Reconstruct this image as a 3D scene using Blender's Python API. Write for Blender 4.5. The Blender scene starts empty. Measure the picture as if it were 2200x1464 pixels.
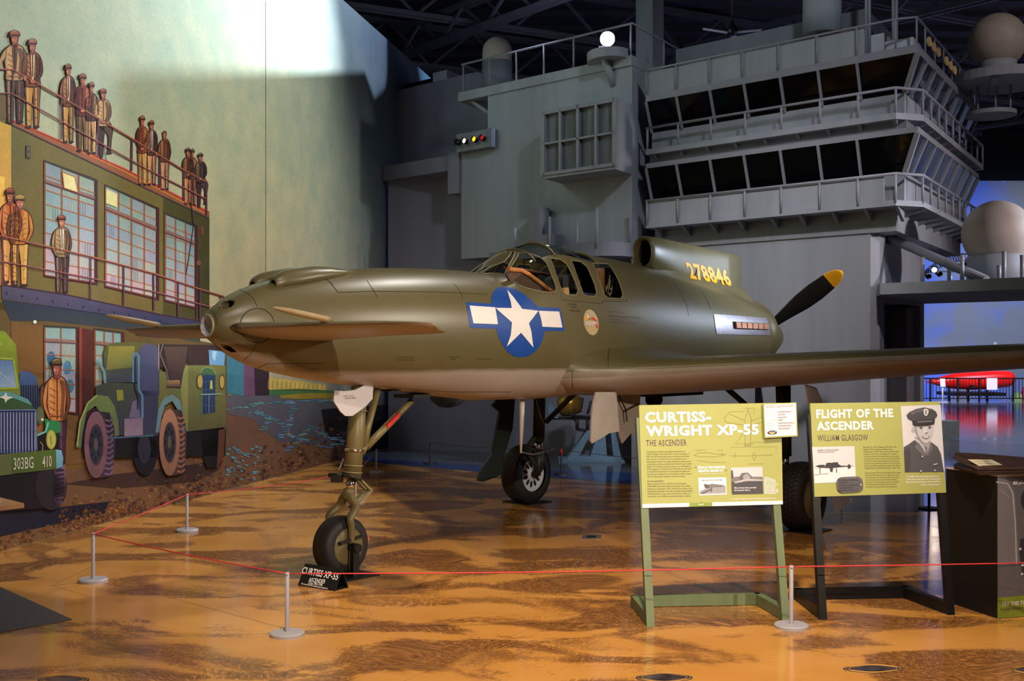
import bpy, bmesh, math, random
from mathutils import Vector, Matrix
from mathutils.bvhtree import BVHTree
from mathutils.geometry import tessellate_polygon

random.seed(7)
S = bpy.context.scene
COL = S.collection
V3 = Vector

# ------------------------------------------------------------------ camera
FPX, CX, CY, EYE = 2400.0, 1100.0, 758.0, 1.75      # focal length, principal column, horizon row, eye height
cam_d = bpy.data.cameras.new('camera')
cam_d.sensor_fit = 'HORIZONTAL'
cam_d.sensor_width = 36.0
cam_d.lens = 36.0 * FPX / 2200.0
cam_d.shift_y = (CY - 732.0) / 2200.0
cam_d.clip_end = 300
cam = bpy.data.objects.new('camera', cam_d)
cam.location = (0, 0, EYE)
cam.rotation_euler = (math.pi / 2, 0, 0)
COL.objects.link(cam)
S.camera = cam

# ------------------------------------------------------------------ world, exposure
W = bpy.data.worlds.new('hall_air')
W.use_nodes = True
W.node_tree.nodes['Background'].inputs[0].default_value = (0.55, 0.62, 0.85, 1)
W.node_tree.nodes['Background'].inputs[1].default_value = 0.06
S.world = W
S.view_settings.view_transform = 'Standard'
S.view_settings.look = 'None'
S.view_settings.gamma = 1
S.view_settings.use_curve_mapping = False
S.view_settings.exposure = 0.0
S.cycles.use_denoising = True
S.cycles.max_bounces = 6
S.cycles.sample_clamp_indirect = 6.0

# ------------------------------------------------------------------ lamps of the hall and added fill lamps
def spot(name, loc, target, power, color, angle=60, blend=0.6, radius=0.12):
    d = bpy.data.lights.new(name, 'SPOT')
    d.energy = power
    d.color = color
    d.spot_size = math.radians(angle)
    d.spot_blend = blend
    d.shadow_soft_size = radius
    o = bpy.data.objects.new(name, d)
    o.location = loc
    o.rotation_euler = (V3(target) - V3(loc)).to_track_quat('-Z', 'Y').to_euler()
    COL.objects.link(o)
    return o

def area(name, loc, target, power, color, sx, sy):
    d = bpy.data.lights.new(name, 'AREA')
    d.shape = 'RECTANGLE'
    d.size, d.size_y = sx, sy
    d.energy = power
    d.color = color
    o = bpy.data.objects.new(name, d)
    o.location = loc
    o.rotation_euler = (V3(target) - V3(loc)).to_track_quat('-Z', 'Y').to_euler()
    COL.objects.link(o)
    return o

WARM = (1.0, 0.83, 0.64)
WARM2 = (1.0, 0.88, 0.74)
COLD = (0.72, 0.82, 1.0)
spot('aircraft_key_lamp', (5.3, -2.2, 4.75), (0.0, 8.5, 1.85), 3500, WARM, 34, 0.8, 0.05)
spot('foreground_floor_lamp', (0.4, 2.2, 9.5), (0.85, 6.6, 0), 5400, WARM, 48, 1.0, 0.2)
spot('sign_lamp', (2.6, 0.8, 8.0), (2.6, 8.0, 0.7), 560, WARM2, 44, 0.9, 0.2)
spot('mural_lamp', (2.4, 12.0, 8.6), (-4.0, 12.4, 4.9), 1850, (1.0, 0.95, 0.88), 98, 0.5, 0.2)
spot('mural_low_lamp', (0.2, 3.0, 7.6), (-4.4, 9.8, 0.9), 330, (0.90, 0.80, 0.84), 54, 1.0, 0.25)
spot('tail_lamp', (7.0, 10.4, 7.8), (2.3, 13.4, 2.6), 1800, COLD, 30, 0.9, 0.15)
spot('east_cool_fill', (11.0, 13.6, 4.3), (2.3, 12.9, 2.6), 6000, (0.70, 0.82, 1.0), 17, 0.9, 1.0)  # cool spot added for the sheen on the aft skin; no window there
spot('block_fill', (2.2, 4.5, 9.6), (3.4, 15.4, 2.2), 3200, (1.0, 0.88, 0.90), 26, 1.0, 0.3)  # added fill for the grey block below the bridge
spot('radome_fill', (8.5, 9.0, 8.0), (7.4, 15.6, 5.6), 500, (1.0, 0.88, 0.84), 34, 0.9, 0.2)  # added fill to lift the upper radome
spot('mural_flood_lamp', (0.8, 17.5, 8.3), (-3.35, 15.2, 5.65), 3100, (0.83, 0.89, 1.0), 84, 1.0, 0.006)
spot('mural_flood_lamp', (0.8, 17.5, 8.3), (-3.35, 17.5, 5.9), 460, (0.62, 0.74, 1.0), 122, 0.4, 0.006)
spot('ship_wash_lamp', (4.5, 4.0, 10.5), (2.4, 16.4, 4.6), 1750, (0.84, 0.88, 1.0), 36, 0.9, 0.4)
spot('flank_lamp', (9.8, 7.2, 4.6), (-0.9, 9.0, 1.9), 2300, WARM2, 34, 1.0, 0.4)
spot('ship_side_lamp', (11.5, 8.5, 4.6), (4.2, 15.2, 2.2), 1900, (1.0, 0.86, 0.88), 46, 0.9, 0.2)
spot('reflection_pool_lamp', (23, 22.5, 10.0), (23.5, 25, 0), 60000, (1.0, 0.62, 0.45), 60, 0.4, 0.2)  # unseen, added; its floor pool colours the side window reflections
spot('reflection_pool_lamp', (32, 27, 10.0), (32, 28.5, 0), 14000, (0.10, 0.50, 1.0), 60, 0.4, 0.2)  # second added pool, blue, for the same reflections
area('ceiling_fill', (0.0, 22.0, 7.4), (2.0, 28.0, 11.6), 130, (0.8, 0.86, 1.0), 2.0, 2.0)  # added upward fill for the dark ceiling
area('hall_fill', (12.0, 24.0, 3.0), (12.0, 30.0, 11.6), 110, (0.75, 0.8, 1.0), 3.0, 3.0)  # another added ceiling fill, further right
for _i, _x in enumerate((12, 20, 28)):
    spot('starfield_lamp', (_x, 34, 9.5), (_x + 2, 44, 2.0), 5600, (0.58, 0.70, 1.0), 85, 0.9, 0.3)
spot('far_floor_fill', (9.5, 19.0, 10.0), (9.6, 23.0, 0), 2600, (0.86, 0.9, 1.0), 60, 0.9, 0.3)  # added fill to brighten the plinth and far floor
spot('red_aircraft_lamp', (14.5, 28, 9.0), (15.8, 40.5, 0.6), 6500, (1.0, 0.80, 0.76), 26, 0.6, 0.2)

# ------------------------------------------------------------------ helpers: materials
def lin(c):
    r = []
    for x in c[:3]:
        x = x / 255.0
        r.append(x / 12.92 if x <= 0.04045 else ((x + 0.055) / 1.055) ** 2.4)
    return (r[0], r[1], r[2], 1.0)

MATS = {}
def mat(name, rgb, rough=0.55, metal=0.0, var=0.12, scale=9.0, spec=0.4, bump=0.0, streak=False, emit=None, estr=0.0):
    if name in MATS:
        return MATS[name]
    m = bpy.data.materials.new(name)
    m.use_nodes = True
    nt = m.node_tree
    b = nt.nodes['Principled BSDF']
    b.inputs['Roughness'].default_value = rough
    b.inputs['Metallic'].default_value = metal
    b.inputs['Specular IOR Level'].default_value = spec
    c = lin(rgb)
    tc = nt.nodes.new('ShaderNodeTexCoord')
    no = nt.nodes.new('ShaderNodeTexNoise')
    no.inputs['Scale'].default_value = scale
    no.inputs['Detail'].default_value = 4
    src = tc.outputs['Object']
    if streak:
        mp = nt.nodes.new('ShaderNodeMapping')
        mp.inputs['Scale'].default_value = (1, 1, 0.08)
        nt.links.new(src, mp.inputs['Vector'])
        src = mp.outputs['Vector']
    nt.links.new(src, no.inputs['Vector'])
    rp = nt.nodes.new('ShaderNodeValToRGB')
    rp.color_ramp.elements[0].position = 0.3
    rp.color_ramp.elements[1].position = 0.7
    rp.color_ramp.elements[0].color = (c[0] * (1 - var), c[1] * (1 - var), c[2] * (1 - var), 1)
    rp.color_ramp.elements[1].color = (min(1, c[0] * (1 + var)), min(1, c[1] * (1 + var)), min(1, c[2] * (1 + var)), 1)
    nt.links.new(no.outputs['Fac'], rp.inputs['Fac'])
    nt.links.new(rp.outputs['Color'], b.inputs['Base Color'])
    if bump:
        bp = nt.nodes.new('ShaderNodeBump')
        bp.inputs['Strength'].default_value = bump
        bp.inputs['Distance'].default_value = 0.01
        nt.links.new(no.outputs['Fac'], bp.inputs['Height'])
        nt.links.new(bp.outputs['Normal'], b.inputs['Normal'])
    if emit is not None:
        b.inputs['Emission Color'].default_value = lin(emit)
        b.inputs['Emission Strength'].default_value = estr
    MATS[name] = m
    return m

def glass_mat(name, tint=(235, 240, 240), refl=0.12, rough=0.02):
    m = bpy.data.materials.new(name)
    m.use_nodes = True
    nt = m.node_tree
    for n in list(nt.nodes):
        nt.nodes.remove(n)
    out = nt.nodes.new('ShaderNodeOutputMaterial')
    tr = nt.nodes.new('ShaderNodeBsdfTransparent')
    tr.inputs[0].default_value = lin(tint)
    gl = nt.nodes.new('ShaderNodeBsdfGlossy')
    gl.inputs['Roughness'].default_value = rough
    lw = nt.nodes.new('ShaderNodeLayerWeight')
    lw.inputs['Blend'].default_value = refl
    mx = nt.nodes.new('ShaderNodeMixShader')
    mn = nt.nodes.new('ShaderNodeMath'); mn.operation = 'MINIMUM'; mn.inputs[1].default_value = 0.3
    nt.links.new(lw.outputs['Fresnel'], mn.inputs[0])
    nt.links.new(mn.outputs[0], mx.inputs[0])
    nt.links.new(tr.outputs[0], mx.inputs[1])
    nt.links.new(gl.outputs[0], mx.inputs[2])
    nt.links.new(mx.outputs[0], out.inputs[0])
    return m

# ------------------------------------------------------------------ helpers: geometry
class MB:
    """collects faces in world coordinates and links them as ONE mesh object"""
    def __init__(s):
        s.v, s.f, s.m, s.sm, s.pv, s.col = [], [], [], [], {}, {}
    def add(s, vs, fs, m=0, smooth=False):
        o = len(s.v)
        s.v += [V3(v) for v in vs]
        for f in fs:
            s.f.append([i + o for i in f]); s.m.append(m); s.sm.append(smooth)
        return o
    def obox(s, o, a, b, c, m=0):
        o, a, b, c = V3(o), V3(a), V3(b), V3(c)
        vs = [o, o + a, o + a + b, o + b, o + c, o + a + c, o + a + b + c, o + b + c]
        fs = [(0, 3, 2, 1), (4, 5, 6, 7), (0, 1, 5, 4), (1, 2, 6, 5), (2, 3, 7, 6), (3, 0, 4, 7)]
        if a.cross(b).dot(c) < 0:
            fs = [tuple(reversed(f)) for f in fs]
        s.add(vs, fs, m)
    def box(s, c, size, m=0):
        c = V3(c); x, y, z = size
        s.obox(c - V3((x / 2, y / 2, z / 2)), (x, 0, 0), (0, y, 0), (0, 0, z), m)
    def bar(s, p, q, w, t, up=(0, 0, 1), m=0):
        p, q = V3(p), V3(q); d = (q - p)
        side = d.cross(V3(up))
        if side.length < 1e-6:
            side = d.cross(V3((1, 0, 0)))
        side.normalize(); u = side.cross(d).normalized()
        s.obox(p - side * w / 2 - u * t / 2, d, side * w, u * t, m)
    def poly(s, pts, m=0):
        pts = [V3(p) for p in pts]
        tris = tessellate_polygon([pts])
        s.add(pts, [tuple(t) for t in tris], m)
    def prism(s, pts, vec, m=0, smooth=False):
        pts = [V3(p) for p in pts]; vec = V3(vec); n = len(pts)
        tris = tessellate_polygon([pts])
        o = s.add(pts + [p + vec for p in pts], [], m)
        def put(f):
            s.f.append(list(f)); s.m.append(m); s.sm.append(smooth)
        nrm = V3((0, 0, 0))
        for i in range(n):
            nrm += pts[i].cross(pts[(i + 1) % n])
        flip = nrm.dot(vec) > 0
        for t in tris:
            a, b, c = t
            tn = (pts[b] - pts[a]).cross(pts[c] - pts[a])
            if tn.dot(vec) > 0:
                b, c = c, b
            put((o + a, o + b, o + c)); put((o + n + a, o + n + c, o + n + b))
        for i in range(n):
            j = (i + 1) % n
            f = (o + i, o + j, o + n + j, o + n + i)
            put(f if flip else tuple(reversed(f)))
    def loft(s, rings, m=0, smooth=True, closed=True, cap0=False, cap1=False):
        n = len(rings[0]); o = len(s.v)
        for r in rings:
            s.v += [V3(p) for p in r]
        for i in range(len(rings) - 1):
            for j in range(n if closed else n - 1):
                k = (j + 1) % n
                s.f.append([o + i * n + j, o + i * n + k, o + (i + 1) * n + k, o + (i + 1) * n + j])
                s.m.append(m); s.sm.append(smooth)
        if cap0:
            s.f.append([o + j for j in reversed(range(n))]); s.m.append(m); s.sm.append(False)
        if cap1:
            e = o + (len(rings) - 1) * n
            s.f.append([e + j for j in range(n)]); s.m.append(m); s.sm.append(False)
        return o
    def tube(s, path, r, n=10, m=0, caps=True):
        path = [V3(p) for p in path]
        rs = r if isinstance(r, (list, tuple)) else [r] * len(path)
        rings = []; ref = None
        for i, p in enumerate(path):
            d = (path[min(i + 1, len(path) - 1)] - path[max(i - 1, 0)]).normalized()
            if ref is None:
                ref = V3((0, 0, 1)) if abs(d.z) < 0.9 else V3((1, 0, 0))
            a = d.cross(ref).normalized(); b = a.cross(d).normalized(); ref = b
            rings.append([p + (a * math.cos(t) + b * math.sin(t)) * rs[i] for t in [2 * math.pi * k / n for k in range(n)]])
        s.loft(rings, m, True, True, caps, caps)
    def lathe(s, o, axis, prof, n=32, m=0, smooth=True):
        """prof: list of (along axis, radius)"""
        o = V3(o); ax = V3(axis).normalized()
        ref = V3((0, 0, 1)) if abs(ax.z) < 0.9 else V3((1, 0, 0))
        a = ax.cross(ref).normalized(); b = ax.cross(a)
        rings = [[o + ax * t + (a * math.cos(k) + b * math.sin(k)) * max(r, 1e-4) for k in [2 * math.pi * i / n for i in range(n)]] for t, r in prof]
        s.loft(rings, m, smooth)
    def sphere(s, c, r, n=32, k=20, m=0, t0=-1.0, t1=1.0, sz=1.0):
        a0 = math.asin(max(-1, min(1, t0))); a1 = math.asin(max(-1, min(1, t1)))
        prof = [(r * sz * math.sin(a0 + (a1 - a0) * i / k), r * math.cos(a0 + (a1 - a0) * i / k)) for i in range(k + 1)]
        s.lathe(c, (0, 0, 1), prof, n, m)
    def build(s, name, mats, parent=None, root=None, bevel=0.0, autosmooth=None):
        """vertices are in world coordinates; root is the thing's Empty (its location is taken off)"""
        if not isinstance(mats, (list, tuple)):
            mats = [mats]
        off = V3((0, 0, 0))
        p = parent
        while p is not None:
            off += V3(p.location); p = p.parent
        me = bpy.data.meshes.new(name)
        me.from_pydata([v - off for v in s.v], [], s.f)
        for m in mats:
            me.materials.append(m)
        me.polygons.foreach_set('material_index', s.m)
        me.polygons.foreach_set('use_smooth', s.sm)
        if s.pv:
            at = me.attributes.new('pv', 'FLOAT', 'POINT')
            at.data.foreach_set('value', [s.pv.get(i, 0.0) for i in range(len(s.v))])
        if s.col:
            at = me.attributes.new('paint', 'FLOAT_COLOR', 'POINT')
            flat = []
            for i in range(len(s.v)):
                flat += list(s.col.get(i, (1, 1, 1, 1)))
            at.data.foreach_set('color', flat)
        me.update()
        o = bpy.data.objects.new(name, me)
        COL.objects.link(o)
        if parent is not None:
            o.parent = parent
        if bevel:
            bv = o.modifiers.new('edge', 'BEVEL'); bv.width = bevel; bv.segments = 2; bv.limit_method = 'ANGLE'
        return o

def thing(name, label, cat, loc=(0, 0, 0), group=None):
    o = bpy.data.objects.new(name, None)
    o.empty_display_size = 0.2
    o.location = loc
    COL.objects.link(o)
    o['label'] = label; o['category'] = cat
    if group:
        o['group'] = group
    return o

def tag(o, label, cat, group=None):
    o['label'] = label; o['category'] = cat
    if group:
        o['group'] = group
    return o

def struct(o):
    o['kind'] = 'structure'
    return o

def dup(root, delta, label=None):
    r = root.copy(); COL.objects.link(r)
    r.location = V3(root.location) + V3(delta)
    if label:
        r['label'] = label
    for ch in list(root.children):
        c = ch.copy(); COL.objects.link(c); c.parent = r
        for g in ch.children:
            d = g.copy(); COL.objects.link(d); d.parent = c
    return r

# where things stand: points measured on the photograph, turned into places in the hall
def ray(x, y):
    return V3(((x - CX) / FPX, 1.0, (CY - y) / FPX))
def at(x, y, depth):
    return V3((0, 0, EYE)) + ray(x, y) * depth
def gnd(x, y, z=0.0):
    return at(x, y, FPX * (EYE - z) / (y - CY))

class Flat:
    """a flat surface: point + two unit directions; hit() gives the place on it seen at (x, y)"""
    def __init__(s, p, r, u):
        s.p, s.r, s.u = V3(p), V3(r).normalized(), V3(u).normalized()
        s.n = s.r.cross(s.u).normalized()
        if s.n.dot(V3((0, 0, EYE)) - s.p) < 0:
            s.n = -s.n
    def hit(s, x, y, off=0.0):
        d = ray(x, y); o = V3((0, 0, EYE))
        t = (s.p + s.n * off - o).dot(s.n) / d.dot(s.n)
        return o + d * t

_tc = {}
def text_geo(txt, bold=0.0, xs=1.0, space=1.0, shear=0.0):
    key = (txt, bold, xs, space, shear)
    if key in _tc:
        return _tc[key]
    cu = bpy.data.curves.new('t', 'FONT')
    cu.body = txt; cu.size = 1.0; cu.offset = bold; cu.resolution_u = 2; cu.space_character = space; cu.shear = shear
    cu.fill_mode = 'FRONT'
    o = bpy.data.objects.new('t', cu); COL.objects.link(o)
    dg = bpy.context.evaluated_depsgraph_get()
    me = bpy.data.meshes.new_from_object(o.evaluated_get(dg))
    vs = [(v.co.x * xs, v.co.y) for v in me.vertices]; fs = [tuple(p.vertices) for p in me.polygons]
    bpy.data.objects.remove(o); bpy.data.curves.remove(cu); bpy.data.meshes.remove(me)
    _tc[key] = (vs, fs)
    return vs, fs

def put_text(mb, txt, p, r, u, h, m=0, bold=0.0, xs=1.0, space=1.0, width=None, align='L', off=None, shear=0.0):
    """h: cap height in metres; p: left (or right / centre) end of the base line"""
    vs, fs = text_geo(txt, bold, xs, space, shear)
    if not vs:
        return
    k = h / 0.69
    x0 = min(v[0] for v in vs); x1 = max(v[0] for v in vs)
    kx = k
    if width:
        kx = width / max(1e-6, x1 - x0)
    sh = {'L': -x0, 'R': -x1, 'C': -(x0 + x1) / 2}[align]
    p, r, u = V3(p), V3(r), V3(u)
    mb.add([p + r * ((v[0] + sh) * kx) + u * (v[1] * k) for v in vs], fs, m)
# ------------------------------------------------------------------ the hall: floor
def floor_material():
    m = bpy.data.materials.new('painted_floor_orange')
    m.use_nodes = True
    nt = m.node_tree; L = nt.links
    b = nt.nodes['Principled BSDF']
    b.inputs['Roughness'].default_value = 0.13
    b.inputs['Specular IOR Level'].default_value = 0.5
    tc = nt.nodes.new('ShaderNodeTexCoord')
    def mapping(sc, rot=(0, 0, 0), src=None):
        n = nt.nodes.new('ShaderNodeMapping'); n.inputs['Scale'].default_value = sc; n.inputs['Rotation'].default_value = rot
        L.new(src or tc.outputs['Object'], n.inputs['Vector']); return n.outputs['Vector']
    def noise(vec, sc, det=3, dist=0.0, rough=0.5):
        n = nt.nodes.new('ShaderNodeTexNoise'); n.inputs['Scale'].default_value = sc; n.inputs['Detail'].default_value = det
        n.inputs['Distortion'].default_value = dist; n.inputs['Roughness'].default_value = rough
        L.new(vec, n.inputs['Vector']); return n.outputs['Fac']
    def mth(op, a, bb=None, c=None):
        n = nt.nodes.new('ShaderNodeMath'); n.operation = op
        for i, x in enumerate((a, bb, c)):
            if x is None: continue
            if isinstance(x, (int, float)): n.inputs[i].default_value = x
            else: L.new(x, n.inputs[i])
        return n.outputs[0]
    def ramp(fac, stops):
        n = nt.nodes.new('ShaderNodeValToRGB')
        e = n.color_ramp.elements
        while len(e) < len(stops): e.new(0.5)
        for i, (p, c) in enumerate(stops):
            e[i].position = p; e[i].color = lin(c)
        L.new(fac, n.inputs['Fac']); return n.outputs['Color']
    def mix(fac, a, bb):
        n = nt.nodes.new('ShaderNodeMix'); n.data_type = 'RGBA'
        L.new(fac, n.inputs['Factor']); L.new(a, n.inputs['A']); L.new(bb, n.inputs['B']); return n.outputs['Result']
    # swirled coordinates so that the brush strokes change direction across the floor
    big = noise(mapping((0.70, 1.15, 1), (0, 0, 0.2)), 1.12, 3.6, 1.15, 0.5)
    wob = nt.nodes.new('ShaderNodeTexNoise'); wob.inputs['Scale'].default_value = 0.9; wob.inputs['Detail'].default_value = 1
    L.new(tc.outputs['Object'], wob.inputs['Vector'])
    va = nt.nodes.new('ShaderNodeVectorMath'); va.operation = 'MULTIPLY_ADD'
    L.new(wob.outputs['Color'], va.inputs[0]); va.inputs[1].default_value = (1.6, 1.6, 0); L.new(tc.outputs['Object'], va.inputs[2])
    stroke = noise(mapping((16, 78, 1), (0, 0, 0.9), va.outputs[0]), 1.0, 3, 0.4)
    stroke2 = noise(mapping((70, 18, 1), (0, 0, 0.2), va.outputs[0]), 1.0, 2, 0.6)
    st = mth('ADD', mth('MULTIPLY', stroke, 0.65), mth('MULTIPLY', stroke2, 0.35))
    f = mth('ADD', big, mth('MULTIPLY', mth('SUBTRACT', st, 0.5), 0.42))
    mask = mth('SMOOTH_MIN', 1.0, mth('MAXIMUM', 0.0, mth('MULTIPLY', mth('SUBTRACT', f, 0.462), 22.0)), 0.1)
    base = ramp(noise(tc.outputs['Object'], 1.6, 5), [(0.3, (198, 136, 60)), (0.7, (214, 154, 80))])
    dark = ramp(st, [(0.34, (70, 42, 20)), (0.50, (122, 78, 42)), (0.64, (184, 126, 66))])
    col = mix(mth('MULTIPLY', mask, 0.92), base, dark)
    # fine joints of the slab
    br = nt.nodes.new('ShaderNodeTexBrick')
    br.offset = 0.0
    br.inputs['Scale'].default_value = 1.0; br.inputs['Mortar Size'].default_value = 0.004; br.inputs['Mortar Smooth'].default_value = 0.5
    br.inputs['Brick Width'].default_value = 3.6; br.inputs['Row Height'].default_value = 3.6
    br.inputs['Color1'].default_value = br.inputs['Color2'].default_value = (1, 1, 1, 1); br.inputs['Mortar'].default_value = (0.72, 0.68, 0.6, 1)
    L.new(mapping((1, 1, 1), (0, 0, 0.55)), br.inputs['Vector'])
    mu = nt.nodes.new('ShaderNodeMix'); mu.data_type = 'RGBA'; mu.blend_type = 'MULTIPLY'; mu.inputs['Factor'].default_value = 1
    L.new(col, mu.inputs['A']); L.new(br.outputs['Color'], mu.inputs['B'])
    L.new(mu.outputs['Result'], b.inputs['Base Color'])
    L.new(mth('ADD', 0.10, mth('MULTIPLY', noise(tc.outputs['Object'], 3.0, 3), 0.10)), b.inputs['Roughness'])
    bp = nt.nodes.new('ShaderNodeBump'); bp.inputs['Strength'].default_value = 0.02; bp.inputs['Distance'].default_value = 0.02
    L.new(noise(tc.outputs['Object'], 2.2, 2), bp.inputs['Height']); L.new(bp.outputs['Normal'], b.inputs['Normal'])
    return m

M_FLOOR = floor_material()
M_BLUEF = mat('floor_blue', (42, 72, 128), 0.12, var=0.15, scale=2, spec=0.5)
M_GREYF = mat('floor_grey', (96, 100, 112), 0.10, var=0.12, scale=1.2, spec=0.55)
edge = [gnd(*p) for p in ((600, 1008), (700, 991), (765, 988), (834, 998), (950, 1007), (1030, 1015), (1180, 1027), (1300, 1036), (1420, 1048), (1560, 1082), (1700, 1100), (1850, 1101), (1990, 1101), (2300, 1106))]
edge2 = [gnd(*p) for p in ((600, 1000), (700, 985), (765, 980), (834, 988), (950, 995), (1030, 1000), (1180, 1010), (1300, 1013), (1420, 1022), (1560, 1060), (1700, 1088), (1850, 1090), (1990, 1093), (2300, 1099))]
fl = MB()
near = [(-14, -8, 0), (24, -8, 0)]
fl.poly([near[0], near[1], (24, edge[-1].y - 1.0, 0)] + list(reversed(edge)) + [(-14, edge[0].y, 0)], 0)
fl.poly(edge + list(reversed(edge2)), 1)
fl.poly([(-14, edge[0].y, 0)] + [edge[0]] + edge2 + [edge[-1], (24, edge[-1].y - 1.0, 0), (46, edge[-1].y - 1.0, 0), (46, 50, 0), (-14, 50, 0)], 2)
fl.poly([(24, -8, 0), (46, -8, 0), (46, edge[-1].y - 1.0, 0), (24, edge[-1].y - 1.0, 0)], 2)
struct(fl.build('floor', [M_FLOOR, M_BLUEF, M_GREYF]))

# ------------------------------------------------------------------ ceiling, trusses, far walls
M_CEIL = mat('ceiling_dark', (38, 40, 50), 0.8, var=0.2, scale=1.5)
M_TRUSS = mat('truss_steel', (58, 60, 72), 0.6, var=0.15, scale=4)
c = MB(); c.obox((-14, -8, 11.6), (60, 0, 0), (0, 58, 0), (0, 0, 0.2))
for i in range(40):
    c.obox((-14, -7 + i * 1.45, 11.42), (60, 0, 0), (0, 0.12, 0), (0, 0, 0.18))
struct(c.build('ceiling', M_CEIL))

def truss(n, p, q, dep, step=1.3):
    p, q = V3(p), V3(q)
    m = MB(); d = q - p; ln = d.length; d.normalize(); k = int(ln / step)
    dn = V3((0, 0, -dep))
    sd = d.cross(V3((0, 0, 1))).normalized() * 0.11
    for s in (-1, 1):
        m.bar(p + sd * s, q + sd * s, 0.06, 0.12)
        m.bar(p + dn + sd * s, q + dn + sd * s, 0.06, 0.12)
    for i in range(k):
        a = p + d * (ln * i / k); b = p + d * (ln * (i + 1) / k)
        if i % 2:
            m.bar(a, b + dn, 0.07, 0.07)
        else:
            m.bar(a + dn, b, 0.07, 0.07)
    struct(m.build('trim_%d' % n, M_TRUSS))
k = 1
for x0, y0, x1, y1 in ((-12, 23, 24, 41), (-12, 28, 18, 43), (-6, 19.5, 30, 37.5), (-12, 33.5, 8, 43.5), (0, 18.5, 36, 36.5), (6, 17, 42, 35)):
    truss(k, (x0, y0, 11.3), (x1, y1, 11.3), 1.15); k += 1
for x0, y0, x1, y1 in ((-3, 30, 7, 18), (3, 34, 15, 20), (9, 37, 22, 22), (16, 40, 28, 26)):
    truss(k, (x0, y0, 10.4), (x1, y1, 10.4), 0.7, 0.9); k += 1

def star_material():
    m = bpy.data.materials.new('starfield_paint')
    m.use_nodes = True
    nt = m.node_tree; L = nt.links
    b = nt.nodes['Principled BSDF']; b.inputs['Roughness'].default_value = 0.7
    tc = nt.nodes.new('ShaderNodeTexCoord')
    n1 = nt.nodes.new('ShaderNodeTexNoise'); n1.inputs['Scale'].default_value = 0.35; n1.inputs['Detail'].default_value = 6
    L.new(tc.outputs['Object'], n1.inputs['Vector'])
    r = nt.nodes.new('ShaderNodeValToRGB'); e = r.color_ramp.elements
    e.new(0.5)
    e[0].position, e[0].color = 0.36, lin((60, 100, 215))
    e[1].position, e[1].color = 0.52, lin((88, 112, 190))
    e[2].position, e[2].color = 0.66, lin((118, 118, 124))
    sx = nt.nodes.new('ShaderNodeSeparateXYZ'); L.new(tc.outputs['Object'], sx.inputs[0])
    ma = nt.nodes.new('ShaderNodeMapRange'); ma.inputs['From Min'].default_value = 15.5; ma.inputs['From Max'].default_value = 20.5; ma.inputs['To Min'].default_value = -0.12; ma.inputs['To Max'].default_value = 0.16
    L.new(sx.outputs['X'], ma.inputs['Value'])
    ad = nt.nodes.new('ShaderNodeMath'); ad.operation = 'ADD'; L.new(n1.outputs['Fac'], ad.inputs[0]); L.new(ma.outputs['Result'], ad.inputs[1])
    L.new(ad.outputs[0], r.inputs['Fac'])
    vo = nt.nodes.new('ShaderNodeTexVoronoi'); vo.inputs['Scale'].default_value = 1.15
    L.new(tc.outputs['Object'], vo.inputs['Vector'])
    sr = nt.nodes.new('ShaderNodeValToRGB'); e = sr.color_ramp.elements
    e[0].position, e[0].color = 0.06, (1, 1, 1, 1)
    e[1].position, e[1].color = 0.13, (0, 0, 0, 1)
    L.new(vo.outputs['Distance'], sr.inputs['Fac'])
    hu = nt.nodes.new('ShaderNodeMix'); hu.data_type = 'RGBA'; hu.inputs['Factor'].default_value = 0.35
    hu.inputs['A'].default_value = (1, 1, 1, 1); L.new(vo.outputs['Color'], hu.inputs['B'])
    mx = nt.nodes.new('ShaderNodeMix'); mx.data_type = 'RGBA'
    L.new(sr.outputs['Color'], mx.inputs['Factor']); L.new(r.outputs['Color'], mx.inputs['A']); L.new(hu.outputs['Result'], mx.inputs['B'])
    L.new(mx.outputs['Result'], b.inputs['Base Color'])
    return m
M_STAR = star_material()
w = MB(); w.obox((7, 44.5, 0), (39, 0, 0), (0, 0.3, 0), (0, 0, 8.6)); struct(w.build('wall_back', M_STAR))
w = MB(); w.obox((45.7, -8, 0), (0.3, 0, 0), (0, 58, 0), (0, 0, 11.6)); struct(w.build('wall_right', M_STAR))
w = MB(); w.obox((-14, 49.7, 0), (60, 0, 0), (0, 0.3, 0), (0, 0, 11.6)); struct(w.build('wall_north', M_CEIL))
w = MB(); w.obox((-14.3, -8, 0), (0.3, 0, 0), (0, 58, 0), (0, 0, 11.6)); struct(w.build('wall_west', M_CEIL))

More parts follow.
